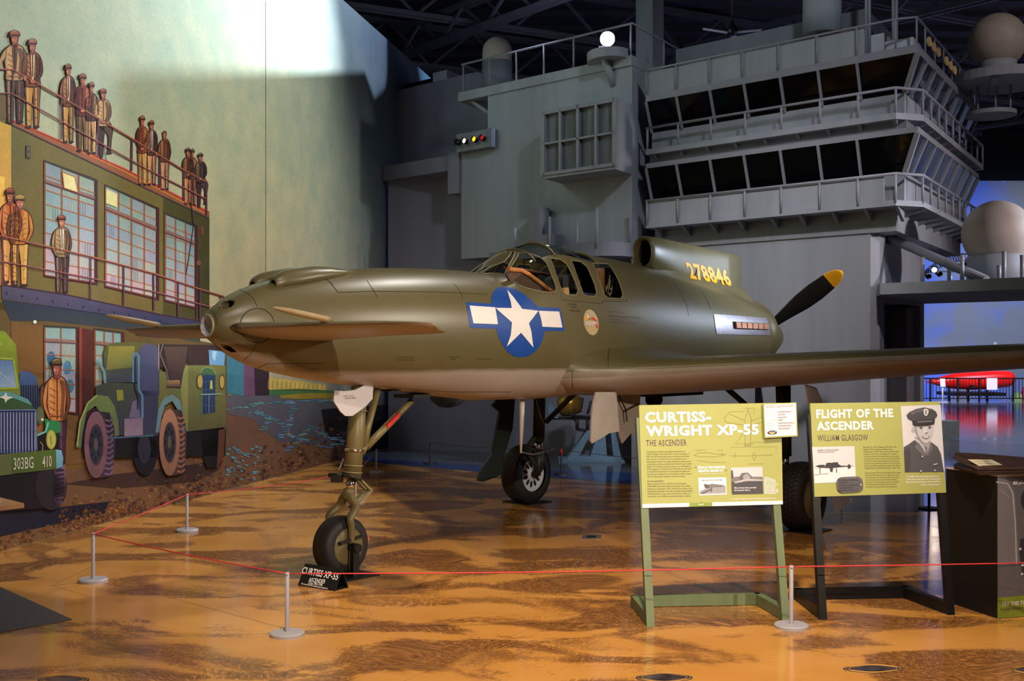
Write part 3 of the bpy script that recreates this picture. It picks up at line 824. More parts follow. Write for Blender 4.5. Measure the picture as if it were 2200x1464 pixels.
el(6, (40, 34, 42), 110, 1045, 34, 52, 20); pt(6, (120, 90, 124), [(118, 1004), (140, 998), (142, 1050), (132, 1086), (118, 1090), (112, 1050)], (92, 66, 92))
for k_ in range(8):
    ln(8, (40, 32, 44), [(121, 1012 + k_ * 9), (138, 1010 + k_ * 9)], 3)
_uv = [MUR.hit(28, 1011, .016), MUR.hit(120, 1003, .016), MUR.hit(28, 985, .016)]
_r = (_uv[1] - _uv[0]); _u = V3((0, 0, 1))
def mural_text(txt, a, b, hh):
    i0 = len(mu.v); p = MUR.hit(*a, .0275); q = MUR.hit(*b, .0275)
    put_text(mu, txt, p, (q - p).normalized(), _u, hh, width=(q - p).length, bold=0.006)
    for i in range(i0, len(mu.v)): vcol(i, (196, 196, 182))
mural_text('303BG', (29, 1010), (72, 1006), .105)
mural_text('410', (91, 1005), (111, 1003), .105)

# the tanker lorry
pt(4, (96, 96, 50), [(222, 760), (228, 742), (250, 736), (310, 736), (330, 748), (330, 822), (226, 822)], (64, 70, 84))
pt(5, (140, 134, 60), [(234, 744), (290, 744), (284, 790), (228, 796)], (112, 112, 60))
pt(5, (84, 84, 116), [(298, 760), (306, 742), (324, 738), (342, 748), (342, 850), (300, 850)], (66, 70, 104))
pt(4, (70, 76, 62), [(206, 830), (230, 822), (290, 824), (340, 824), (340, 936), (206, 936)], (56, 56, 76))
pt(5, (140, 140, 56), [(250, 838), (264, 838), (266, 860), (252, 862)])
ln(6, (110, 146, 150), [(206, 776), (216, 782), (224, 800), (226, 824)], 6); ln(6, (96, 130, 160), [(286, 822), (287, 764), (292, 758), (298, 766), (298, 838), (306, 850), (306, 900)], 5)
ln(7, (30, 34, 60), [(290, 768), (290, 836), (296, 850), (296, 880)], 3)
pt(5, (58, 58, 84), [(300, 840), (340, 840), (340, 936), (300, 936)])
pt(6, (130, 110, 140), [(267, 900), (307, 898), (307, 935), (267, 938)], (150, 126, 140)); pt(6, (110, 100, 130), [(277, 898), (284, 864), (296, 858), (302, 898)])
pt(5, (110, 130, 70), [(163, 962), (170, 905), (186, 866), (206, 848), (232, 852), (246, 872), (254, 905), (256, 936), (230, 944), (226, 900), (206, 872), (186, 886), (178, 930), (174, 962)], (96, 106, 84))
ln(6, (170, 176, 100), [(166, 958), (172, 908), (188, 868), (208, 850)], 3)
ln(6, (70, 96, 120), [(228, 942), (330, 936)], 4)
pt(4, (20, 20, 28), [(176, 960), (182, 900), (206, 876), (226, 904), (230, 944), (340, 940), (340, 980), (180, 985)])
pt(4, (24, 22, 28), [(240, 940), (486, 922), (484, 980), (240, 985)])
# front of the tanker
pt(5, (118, 118, 62), [(340, 796), (356, 800), (362, 832), (388, 836), (394, 800), (400, 781), (484, 786), (486, 918), (400, 928), (392, 880), (370, 856), (352, 870), (342, 930), (338, 930)], (92, 86, 56))
pt(6, (140, 140, 80), [(388, 836), (394, 800), (400, 781), (404, 782), (404, 926), (398, 926), (392, 880)], (120, 116, 66))
pt(4, (54, 40, 40), [(340, 740), (484, 742), (484, 790), (394, 836), (362, 836), (352, 790), (340, 790)])
pt(5, (84, 64, 58), [(352, 745), (404, 745), (392, 832), (366, 822)], (66, 48, 46)); pt(6, (60, 40, 40), [(404, 742), (450, 742), (450, 785), (400, 785)])
pt(7, (170, 130, 84), [(359, 818), (386, 817), (388, 832), (358, 834)], (60, 40, 50))
pt(6, (110, 160, 200), [(448, 752), (484, 756), (482, 786), (450, 784)]); pt(7, (160, 200, 220), [(456, 754), (466, 755), (462, 776), (456, 770)])
ln(7, (100, 96, 100), [(350, 740), (344, 762), (358, 796), (362, 818)], 3); ln(7, (170, 150, 140), [(341, 740), (341, 796)], 2)
ln(8, (70, 60, 60), [(408, 740), (408, 781)], 1.6)
pt(6, (70, 104, 66), [(430, 802), (436, 792), (446, 789), (458, 793), (464, 806), (464, 888), (430, 894)], (86, 100, 66)); ln(7, (130, 150, 110), [(430, 802), (436, 792), (446, 789), (458, 793), (464, 806)], 2)
pt(7, (40, 60, 92), [(436, 806), (462, 806), (462, 886), (436, 890)], (36, 50, 90))
for y in (820, 838, 856, 872): ln(8, (72, 90, 120), [(436, y), (462, y)], 1.2)
for x in (442, 450, 456): ln(8, (72, 90, 120), [(x, 806), (x, 888)], 1)
pt(9, (196, 186, 90), [(452, 818), (456, 818), (457, 836), (451, 836)]); ln(9, (130, 160, 150), [(430, 848), (478, 847)], 2.6); ln(9, (110, 130, 150), [(449, 848), (449, 888)], 1.6)
el(7, (96, 70, 40), 429, 820, 7.5, 17, 14); el(8, (186, 158, 84), 430, 820, 5.5, 14, 14); el(7, (96, 70, 40), 477, 821, 6.5, 17, 14); el(8, (186, 158, 84), 477, 821, 4.8, 14, 14)
pt(6, (110, 140, 140), [(334, 930), (340, 880), (352, 856), (370, 848), (386, 860), (394, 890), (400, 926), (392, 928), (386, 888), (370, 862), (354, 872), (346, 900), (342, 930)], (96, 130, 150))
def tyre(x, y, rx, ry, side, tread, hub, w, lay=5):
    pt(lay, mixc(tread, (20, 16, 24), .55), [(x + rx * .2, y - ry), (x + rx * .5 + w, y - ry * .96), (x + rx * .9 + w, y - ry * .5), (x + rx * 1.0 + w, y), (x + rx * .85 + w, y + ry * .6), (x + rx * .4 + w, y + ry * .95), (x + rx * .2, y + ry)])
    for k_ in range(11):
        yy = y - ry * .8 + ry * .16 * k_
        ln(lay + 1, tread, [(x + rx * .75, yy + 4), (x + rx * .9 + w * .45, yy + 7), (x + rx * .85 + w * .95, yy)], 4.2)
    el(lay + 2, side, x, y, rx, ry, 26, mixc(side, (60, 36, 40), .3)); el(lay + 3, mixc(side, (30, 24, 34), .6), x + 1, y, rx * .62, ry * .62, 22)
    el(lay + 4, hub, x, y, rx * .55, ry * .56, 22)
    for q_ in range(8):
        a_ = q_ * math.pi / 4
        el(lay + 5, mixc(hub, (10, 10, 16), .6), x + rx * .38 * math.cos(a_), y + ry * .40 * math.sin(a_), rx * .08, ry * .07, 7)
    el(lay + 5, mixc(hub, (150, 120, 90), .5), x, y, rx * .18, ry * .2, 12)
el(4, (26, 24, 36), 312, 972, 26, 50, 18); el(5, (44, 44, 60), 310, 965, 14, 32, 16)
pt(4, (24, 20, 24), [(430, 924), (484, 922), (480, 985), (462, 1006), (444, 1006), (436, 980)]); pt(5, (96, 56, 40), [(470, 924), (484, 922), (480, 985), (466, 1005)])
tyre(206, 956, 25, 72, (132, 92, 104), (110, 84, 116), (46, 46, 66), 17)
tyre(364, 951, 22, 72, (176, 124, 96), (150, 100, 84), (52, 48, 60), 15, 6)

LIFT = 0
# panel seam of the wall
ln(2, (96, 104, 96), [(571, 2), (571, 850)], 1.1)
wl = struct(mu.build('wall_left', M_MUR))
# ------------------------------------------------------------------ the grey tower: a full-size set of a ship's island
SE = V3((1.104, -1.0, 0)); SB_ = V3((0.62, 1.0, 0)); SO = V3((1.785, 16.6, 0))
def sp(t, u, z):
    p = SO + SE * t + SB_ * u
    return V3((p.x, p.y, z))
def T(x, u=0.0):
    r = (x - CX) / FPX
    return (r * (SO.y + u) - SO.x - SB_.x * u) / (SE.x + r)
def zof(x, y, u=0.0):
    return EYE + (CY - y) * sp(T(x, u), u, 0).y / FPX
def sbox(m, t0, t1, u0, u1, z0, z1, k=0):
    m.obox(sp(t0, u0, z0), SE * (t1 - t0), SB_ * (u1 - u0), V3((0, 0, z1 - z0)), k)
def sprism(m, tu, z0, z1, k=0):
    m.prism([sp(t, u, z0) for t, u in tu], V3((0, 0, z1 - z0)), k)

M_SHIP = mat('ship_grey', (150, 156, 164), 0.65, var=0.13, scale=3.0, streak=True)
M_SHIPR = mat('ship_grey_rail', (140, 142, 152), 0.5, var=0.06, scale=5)
M_SHIPD = mat('ship_grey_dark', (120, 124, 134), 0.7, var=0.15, scale=2.5, streak=True)
M_HULL = mat('hull_wall_grey', (128, 128, 142), 0.7, var=0.14, scale=2.0, streak=True)
M_DGLASS = mat('tinted_window_glass', (7, 8, 12), 0.05, var=0.05, spec=0.12)
M_MGLASS = mat('mirror_window_glass', (176, 190, 200), 0.03, metal=0.95, var=0.05, scale=3.5, bump=0.5)
M_CURT = mat('curtain_grey', (104, 110, 114), 0.8, var=0.38, scale=9, streak=True)
M_PALE = mat('pale_painted_metal', (196, 198, 206), 0.5, var=0.05)
M_DOME = mat('radome_shell', (172, 160, 150), 0.6, var=0.08, scale=6)
M_BLACK = mat('black_metal', (16, 16, 18), 0.45, var=0.1)

ship = thing('ship_island', 'tall grey ship superstructure set with two window decks, behind the aircraft', 'ship tower', sp(1.2, 0.6, 0))
t0, tc = T(1387), 2.894

m = MB()
sbox(m, T(1048), T(1358), 0, 2.6, 3.34, 6.02); sbox(m, T(991), T(1048), 0.0, 2.0, 3.34, 5.14)
sbox(m, T(987), T(1359), -0.03, 2.6, 6.02, 6.17)
m.build('tower', M_SHIP, ship)
m = MB(); sbox(m, T(848, .7), T(1050, .7), 0.7, 2.2, 4.9, 6.75); m.build('hull_wall', M_HULL, ship)
m = MB(); sbox(m, T(823), T(991), 0, 0.75, 4.88, 5.14); sbox(m, T(967), T(991), -0.06, 0.3, 4.46, 5.16); m.build('ledge', M_HULL, ship)
a, b_ = gnd(834, 964), gnd(1374, 984)
m = MB(); m.obox(a, b_ - a, V3((0.13, 0.28, 0)), V3((0, 0, 4.88))); m.build('lower_wall', M_HULL, ship)
m = MB(); sbox(m, T(930, .9), T(960, .9), 0.9, 1.6, 6.75, 7.0); sbox(m, T(832, .9), T(928, .9), 1.0, 1.6, 6.75, 6.95, 1); m.build('deck_box', [M_PALE, M_BLACK], ship)
m = MB(); m.bar(sp(T(1003), .1, 6.05), sp(T(1049), .1, 5.72), 0.06, 0.06); m.build('brace', M_SHIPR, ship)

# bay window standing out of the tower
U = -0.491
x0, x1 = T(1167, U), T(1321, U)
bay = MB()
sbox(bay, x0, x1, U, 0, 4.40, 4.46); sbox(bay, x0, x1, U, 0, 5.40, 5.44)
sbox(bay, x1 - .03, x1, U, 0, 4.46, 5.40); sbox(bay, x0, x0 + .03, U, 0, 4.46, 5.40)
bay_o = bay.build('bay_window', M_SHIP, ship)
fr = MB(); n = 4
for i in range(n + 1):
    tt = x0 + (x1 - x0) * i / n
    w2 = 0.03 if 0 < i < n else 0.05
    sbox(fr, tt - w2 / 2, tt + w2 / 2, U - .02, U + .04, 4.44, 5.42)
for z in (4.44, 4.91, 5.37):
    sbox(fr, x0, x1, U - .02, U + .04, z, z + (.03 if z == 4.91 else .05))
fr.build('window_frame', M_SHIPR, bay_o)
for i in range(n):
    for z in (4.47, 4.93):
        pn = MB(); sbox(pn, x0 + (x1 - x0) * i / n + .012, x0 + (x1 - x0) * (i + 1) / n - .012, U + .045, U + .06, z, z + .45)
        pn.build('window_pane', M_CURT, bay_o)

# gun platform under the tower, with posts and machinery
def halfdisc(m, tcn, u, r, z0, z1, k=0, n=18):
    sprism(m, [(tcn + r / 1.49 * math.cos(math.pi * i / n), u - r / 1.177 * math.sin(math.pi * i / n)) for i in range(n + 1)], z0, z1, k)
m = MB(); halfdisc(m, T(1292), 0.02, 0.70, 3.16, 3.36); sbox(m, T(1080), T(1292), -0.35, 0.02, 3.22, 3.36)
m.build('gun_platform', M_SHIPD, ship)
for x, u, z1 in ((1107, -.33, 3.72), (1181, -.33, 3.84), (1240, -.42, 3.74), (1282, -.56, 3.86), (1355, -.1, 3.86)):
    m = MB(); m.tube([sp(T(x, u), u, 3.3), sp(T(x, u), u, z1)], 0.022, 10); m.build('post', M_SHIPR, ship)
m = MB(); sbox(m, T(1135, -.3), T(1160, -.3), -.3, -.05, 3.3, 4.02); sbox(m, T(1115, -.32), T(1186, -.32), -.32, .0, 3.3, 3.58)
m.build('machinery_housing', M_SHIPD, ship)

# searchlight platform on the tower's corner
m = MB(); halfdisc(m, T(1308), 0.0, 0.36, 6.14, 6.28); m.tube([sp(T(1308), -.12, 6.16), sp(T(1318), 0.02, 5.78)], 0.055, 12); m.build('lamp_platform', M_SHIP, ship)

def rail_parts(name, path, zt, zm, zb, posts, r=0.016):
    m = MB()
    m.tube([sp(t, u, zt) for t, u in path], r * 1.15, 8)
    if zm:
        m.tube([sp(t, u, zm) for t, u in path], r * 0.8, 8)
    for t, u in posts:
        m.tube([sp(t, u, zb), sp(t, u, zt)], r, 8)
    return m.build(name, M_SHIPR, ship)
tr_ = T(1358)
rail_parts('tower_railing', [(T(990), 2.0), (T(990), 0.03), (tr_ - .01, 0.03), (tr_ - .01, 2.6)], 6.66, None, 6.17,
           [(T(x), 0.03) for x in (993, 1050, 1107, 1166, 1230, 1292, 1353)] + [(tr_ - .01, u) for u in (.5, 1.0, 1.6, 2.2)])
# inner parapet of the tower deck
m = MB(); sbox(m, T(1166, .9), T(1215, .9), .9, 1.6, 6.17, 6.42); sbox(m, T(996, 1.0), T(1165, 1.0), 1.0, 1.3, 6.17, 6.42); m.build('deck_parapet', M_SHIPD, ship)
m = MB(); sbox(m, T(1366, 2.2), T(1402, 2.2), 2.2, 2.6, 6.0, 10.4); m.build('mast', M_SHIP, ship)

# the bridge: roof slab, parapets, leaning windows, balconies
def ring(u0, tend, cham=None, u1=4.1):
    e = [(t0, u0)]
    e += [(cham[0], u0), (tend, cham[1])] if cham else [(tend, u0)]
    return e + [(tend, u1), (t0, u1)]
m = MB(); sprism(m, ring(0, tc, None, 3.7), 5.44, 5.54); m.build('bridge_roof', M_SHIPR, ship)
m = MB(); sbox(m, t0, T(1856), 0.02, 0.06, 5.54, 5.88); m.build('roof_parapet', M_SHIP, ship)
rail_parts('roof_railing', [(t0, .0), (2.70, .0), (2.87, .08), (2.87, 3.6)], 5.90, None, 5.54,
           [(T(x), 0.0) for x in (1389, 1452, 1524, 1595, 1672, 1755, 1840, 1924)] + [(2.87, u) for u in (.08, .5, 1.0, 1.5, 2.0, 2.5, 3.0, 3.55)], 0.013)
m = MB(); sbox(m, T(1452, .9), T(1862, .9), .9, 2.8, 5.5, 6.45); m.build('deck_house', M_SHIPD, ship)
m = MB(); sbox(m, T(1858, .7), T(1900, .7), .7, 1.2, 5.54, 6.0); sbox(m, T(1896, .9), T(1920, .9), .9, 1.6, 5.54, 5.86)
sbox(m, 2.55, 2.80, .3, .7, 5.54, 5.74); sbox(m, 2.55, 2.80, 1.0, 3.2, 5.54, 5.70, 1)
m.build('roof_locker', [M_PALE, M_SHIPD], ship)
m = MB()
for x, zt in ((1861, 7.2), (1868, 7.0), (1919, 6.6), (1926, 6.6)):
    m.tube([sp(T(x, .5), .5, 5.54), sp(T(x, .5), .5, zt)], 0.02, 8)
m.build('antenna_mast', M_SHIPR, ship)
M_TAN = mat('tan_disc', (226, 190, 130), 0.6, var=0.05)
for i, u in enumerate((.55, .8, 1.05, 1.5, 1.75, 2.0, 2.55, 2.8)):
    m = MB(); m.lathe(sp(2.89, u, 5.72), SE, [(0, 0), (0, .062), (.02, .062), (.02, 0)], 20, 0, False); m.build('round_lamp', M_TAN, ship)

dz, du, dt = 0, 0.19, 0.15
def deck(nm, zt, zb, panel, zwall):
    """a row of outward-leaning windows over a balcony"""
    fa = MB(); fa.add([sp(t0, 0.015, zt), sp(tc - .01, 0.015, zt), sp(tc - dt, du, zb), sp(t0, du, zb)], [(0, 1, 2, 3)])
    fa.build('front_window_band', M_DGLASS, ship)
    sd = MB(); sd.add([sp(tc - .012, 0.0, zt), sp(tc - .012, 3.7, zt), sp(tc - dt, 3.7, zb), sp(tc - dt, du, zb)], [(0, 1, 2, 3)])
    sd.build('side_window_band', M_MGLASS, ship)
    def mull(a_, b__, w__, ax):
        mm = MB(); mm.bar(a_, b__, w__, w__, ax); mm.build('mullion', M_SHIPR, ship)
    for x in (1388, 1453, 1525, 1598, 1676, 1757, 1841):
        t = T(x); mull(sp(t, 0.0, zt), sp(t, du - .012, zb), .035, SB_)
    mull(sp(tc, 0, zt), sp(tc - dt + .01, du - .01, zb), .06, SB_)
    for i in range(1, 9):
        u = 3.7 * i / 8
        mull(sp(tc, u, zt), sp(tc - dt + .012, u, zb), .028, SE)
    wl_ = MB(); sprism(wl_, [(t0, du), (tc - dt, du), (tc - dt, 3.7), (t0, 3.7)], zwall, zb)
    wl_.build('deck_wall', M_SHIP, ship)
deck('upper', 5.44, 5.02, None, 4.70)
CH = (2.708, .317)
m = MB(); sprism(m, ring(0, 2.888, CH), 4.66, 4.74); m.build('upper_balcony', M_SHIP, ship)
fr_x = (1390, 1456, 1526, 1600, 1678, 1761, 1843, 1924)
rail_parts('upper_balcony_railing', [(t0, .01), (2.708, .01), (2.88, .317), (2.88, 4.1), (2.6, 4.1)], 5.05, None, 4.74,
           [(T(x), .01) for x in fr_x] + [(2.88, .317 + .42 * i) for i in range(10)], 0.017)
def brackets(z1, z0, x_list, us, ud):
    m = MB()
    for x in x_list:
        t = T(x); q = [sp(t, .02, z1), sp(t, ud, z1), sp(t, ud, z0)]
        m.prism(q, SE * 0.03)
    for u in us:
        q = [sp(2.87, u, z1), sp(2.87 - ud, u, z1), sp(2.87 - ud, u, z0)]
        m.prism(q, SB_ * 0.03)
    return m.build('brackets', M_SHIP, ship)
brackets(4.66, 4.5, (1400, 1456, 1512, 1572, 1636, 1706, 1772, 1840, 1916), [.5 + .42 * i for i in range(9)], .3)
m = MB(); sprism(m, ring(0, tc, None, 3.7), 4.46, 4.53); m.build('window_head', M_SHIPR, ship)
m = MB(); sprism(m, [(t0, .12), (tc - .12, .12), (tc - .12, 3.7), (t0, 3.7)], 4.53, 4.66); m.build('balcony_soffit', M_SHIPD, ship)
deck('lower', 4.46, 4.02, None, 3.64)
m = MB(); sprism(m, ring(0, 2.888, CH), 3.58, 3.65); m.build('lower_balcony', M_SHIP, ship)
m = MB(); sbox(m, t0, 2.60, .02, .05, 3.65, 3.96); m.build('balcony_panel', M_SHIP, ship)
rail_parts('lower_balcony_railing', [(t0, .0), (2.708, .0), (2.88, .317), (2.88, 4.1)], 3.98, None, 3.62,
           [(T(x), .0) for x in fr_x] + [(2.88, .317 + .42 * i) for i in range(10)], 0.017)
brackets(3.58, 3.42, (1402, 1460, 1520, 1580, 1650, 1712, 1782, 1852, 1920), [.5 + .42 * i for i in range(9)], .34)
m = MB(); sprism(m, [(t0, .28), (2.66, .28), (2.66, 4.0), (t0, 4.0)], 3.30, 3.58); m.build('lower_soffit', M_SHIP, ship)
# the block below the bridge, its doorway on the right-hand side
tm = T(1870, .3)
m = MB(); sprism(m, [(t0 - .3, .3), (tm, .3), (tm + .06, .42), (tm + .06, .62), (tm - .2, .62), (tm - .2, 2.5), (tm + .06, 2.5), (tm + .06, 2.72), (t0 - .3, 2.72)], 0.0, 2.44)
sprism(m, [(t0 - .3, .3), (tm, .3), (tm + .06, .42), (tm + .06, 2.72), (t0 - .3, 2.72)], 2.44, 3.30)
m.build('lower_block', M_SHIP, ship)
m = MB(); sbox(m, tm - .2, tm - .17, .64, 1.9, 0.0, 2.38); m.build('doorway_panel', M_SHIPD, ship)
m = MB(); sbox(m, tm - .2, tm + .02, 1.95, 2.35, 0.0, 2.4); m.build('door_pillar', mat('pillar_brown', (110, 104, 108), .7), ship)
# side platform with posts and the pipe strut
m = MB(); sprism(m, [(T(1891), 0.0), (4.3, 0.0), (4.3, 2.6), (tm + .06, 2.6), (tm + .06, .3)], 2.48, 2.62); m.build('side_platform', M_SHIP, ship)
for x, y0_, y1_, u in ((1982, 553, 612, .2), (2039, 573, 608, 1.2), (2067, 548, 606, .2), (2146, 570, 605, .1), (2157, 540, 605, .35), (2196, 548, 603, .2)):
    z1 = zof(x, y0_, u)
    m = MB(); m.tube([sp(T(x, u), u, 2.6), sp(T(x, u), u, z1)], 0.026, 8); m.build('platform_post', M_SHIPR, ship)
m = MB(); m.tube([sp(T(1893, .8), .8, 3.34), sp(T(2118, .25), .25, 2.62)], 0.06, 14); m.build('pipe_strut', M_SHIPD, ship)
m = MB(); sbox(m, T(1893, .8) - .1, T(1893, .8) + .14, .7, .9, 3.2, 3.32); m.build('strut_bracket', M_BLACK, ship)
# round platforms on the far end of the bridge
def disc(m, c, r, h, k=0, n=36):
    m.lathe(c, (0, 0, 1), [(0, 0), (0, r), (h, r), (h, 0)], n, k, False)
pc = at(2150, 182, 16.0)
m = MB(); disc(m, pc, .66, .13); m.bar(pc + V3((-.3, -.5, -.02)), pc + V3((.1, .5, -.02)), .1, .03); m.build('radome_platform', M_SHIP, ship)
pl_ = at(2130, 250, 16.2)
m = MB(); disc(m, pl_, .34, .06)
for k_ in range(7):
    a_ = k_ * 0.9
    m.tube([pl_ + V3((.28 * math.cos(a_), .28 * math.sin(a_), .05)), V3((pl_.x + .28 * math.cos(a_), pl_.y + .28 * math.sin(a_), pc.z))], .015, 6)
m.build('lower_platform', M_SHIP, ship)

# radomes, tank, searchlight, signal lights stand on it as things of their own
rd = thing('radome', 'large pale radome ball on the grey side platform at the right edge', 'radome', sp(T(2142, .95), .95, 2.62))
cc = V3(rd.location)
m = MB(); m.lathe(cc, (0, 0, 1), [(0, 0), (0, .36), (.34, .36), (.36, .33), (.36, 0)], 40); m.build('base_drum', M_SHIP, rd)
m = MB(); m.sphere(cc + V3((0, 0, .63)), .425, 48, 28, 0, -.72, 1); m.build('ball', M_DOME, rd)
rd = thing('radome', 'smaller pale radome ball up on the round platform at the top right', 'radome', at(2143, 166, 16.0))
cc = V3(rd.location); cc.z = pc.z + .13; rd.location = cc
m = MB(); m.lathe(cc, (0, 0, 1), [(0, 0), (0, .26), (.20, .26), (.2, 0)], 36); m.build('base_drum', M_SHIP, rd)
m = MB(); m.sphere(cc + V3((0, 0, .49)), .395, 48, 28, 0, -.80, 1); m.build('ball', M_DOME, rd)
rd = thing('radome', 'small capsule shaped radome behind the railing at the left end of the tower', 'radome', sp(T(1068, .55), .55, 6.17))
cc = V3(rd.location)
m = MB(); m.lathe(cc, (0, 0, 1), [(0, 0), (0, .262), (.60, .262), (.61, .24), (.61, 0)], 36); m.build('base_drum', M_SHIPD, rd)
m = MB(); m.lathe(cc, (0, 0, 1), [(.60, .255), (.78, .255)] + [(.78 + .255 * math.sin(a), .255 * math.cos(a)) for a in [k_ * math.pi / 20 for k_ in range(1, 11)]], 36); m.build('cap', M_DOME, rd)

tk = thing('drum', 'grey drum on legs above the bridge roof', 'drum', sp(T(1766, .75), .75, 5.54))
cc = V3(tk.location)
m = MB(); m.lathe(cc, (0, 0, 1), [(.62, 0), (.62, .262), (1.25, .262), (1.25, 0)], 40); m.build('shell', M_SHIP, tk)
for dx, dy in ((-.1, -.1), (.1, -.1), (-.1, .1), (.1, .1)):
    m = MB(); m.tube([cc + V3((dx, dy, 0)), cc + V3((dx, dy, .63))], .03, 8); m.build('leg', M_SHIPR, tk)

sl = thing('searchlight', 'glaring white searchlight on the round ledge at the tower corner', 'searchlight', sp(T(1314), -.12, 6.28))
cc = V3(sl.location); hd = cc + V3((0, 0, .17)); to_cam = (V3((0.3, 0, 2.5)) - hd).normalized()
m = MB(); m.lathe(hd, to_cam, [(-.12, 0), (-.12, .06), (-.04, .105), (.045, .115), (.045, .108)], 32); m.build('housing', M_SHIPD, sl)
M_BEAM = mat('lamp_glow', (255, 255, 255), .5, emit=(235, 240, 255), estr=60)
m = MB(); m.lathe(hd, to_cam, [(.03, .108), (.05, .095), (.065, .06), (.07, 0)], 32); m.build('lens', M_BEAM, sl)
m = MB(); m.tube([cc, cc + V3((0, 0, .06))], .03, 10); m.bar(cc + V3((-.13, 0, .05)), cc + V3((.13, 0, .05)), .03, .02); m.build('yoke', M_SHIPR, sl)

sg = thing('signal_light', 'grey signal light box with four round lamps on the tower wall', 'signal light', sp(T(1018, -.14), -.07, 5.14))
U = -.14
m = MB(); sbox(m, T(981, U), T(1056, U), U, 0, 5.13, 5.43); m.build('housing', M_SHIPD, sg)
for x, col_, es, nm in ((987, (20, 50, 40), 0.05, 'green'), (1002, (250, 220, 215), 3.0, 'white'), (1023, (255, 190, 20), 3.0, 'amber'), (1040, (190, 20, 24), 0.7, 'red')):
    o_ = sp(T(x, U), U, 5.285)
    m = MB(); m.lathe(o_, -SB_, [(0, .05), (.09, .05), (.09, .044), (.02, .044)], 20); hood = m.build('lamp_hood', M_BLACK, sg)
    m = MB(); m.lathe(o_, -SB_, [(.05, .044), (.062, .03), (.067, 0)], 20); l_ = m.build('lamp_lens', mat('lens_' + nm, col_, .3, emit=col_, estr=es), hood)
    l_['label'] = nm + ' lamp lens'

# fan hanging from the roof behind the deck house
fn = thing('ceiling_fan', 'dark ceiling fan with pale blades hanging behind the tower roof', 'fan', at(1573, 70, 24))
cc = V3(fn.location)
m = MB(); m.tube([cc, V3((cc.x, cc.y, 11.4))], .02, 8); m.build('rod', M_BLACK, fn)
m = MB(); m.lathe(cc, (0, 0, 1), [(-.06, 0), (-.05, .1), (.08, .12), (.16, .05), (.25, .03)], 20); m.build('motor', M_BLACK, fn)
for a_ in (-.12, 2.95, 1.4):
    d_ = V3((math.cos(a_), .6 * math.sin(a_), .0)).normalized(); s_ = V3((-d_.y, d_.x, 0))
    m = MB(); m.bar(cc + d_ * .1, cc + d_ * .62 + V3((0, 0, .10 if a_ > 2 else .04)), .12, .012); m.build('blade', M_PALE, fn)

# added flood lamp, unseen; its plates cut the shadow edge on the painted wall
fp = V3((0.8, 17.5, 8.3))
fl_t = thing('added_floodlight', 'added flood lamp with light-shaping plates above the tower deck, out of the picture', 'added_floodlight', fp)
m = MB(); m.tube([fp + V3((.12, 0.02, .1)), V3((fp.x + .12, fp.y + .02, 11.4))], .02, 8); m.build('hanger', M_BLACK, fl_t)
aim = (MUR.hit(600, 110) - fp).normalized()
m = MB(); m.lathe(fp, aim, [(-.25, 0), (-.25, .16), (-.02, .18), (-.02, .165), (-.2, .14)], 24); m.build('housing', M_BLACK, fl_t)
def shadow_plate(pix, away, d=.34):
    """a plate whose edges lie on the light's way to these places of the wall"""
    q = [fp + (MUR.hit(*p_) - fp).normalized() * d for p_ in pix]
    mm = MB(); mm.prism(q, -aim * .003); mm.build('shadow_plate', M_BLACK, fl_t)
shadow_plate([(250, 153), (783, 155), (803, 211), (826, 189), (834, 150), (834, 700), (250, 700)], None)
shadow_plate([(831, 187), (831, -330), (1180, -330), (1180, 900), (831, 900)], None, .345)
# ------------------------------------------------------------------ the aircraft
HA = math.radians(41.5)
AFT = V3((math.sin(HA), math.cos(HA), 0)); PORT = V3((math.cos(HA), -math.sin(HA), 0)); UP = V3((0, 0, 1))
AO = V3((1.5122, 12.0343, 0))
def A(s, v, w):
    p = AO + AFT * s + PORT * v
    return V3((p.x, p.y, w))
def AP(x, y, v=0.0):
    """the place on the aircraft's upright plane v = const seen at (x, y)"""
    b = AO + PORT * v; r = (x - CX) / FPX
    s = (r * b.y - b.x) / (AFT.x - r * AFT.y)
    p = b + AFT * s
    return V3((p.x, p.y, EYE + (CY - y) * p.y / FPX))
def sof(p):
    d = p - AO; d.z = 0
    return d.dot(AFT)

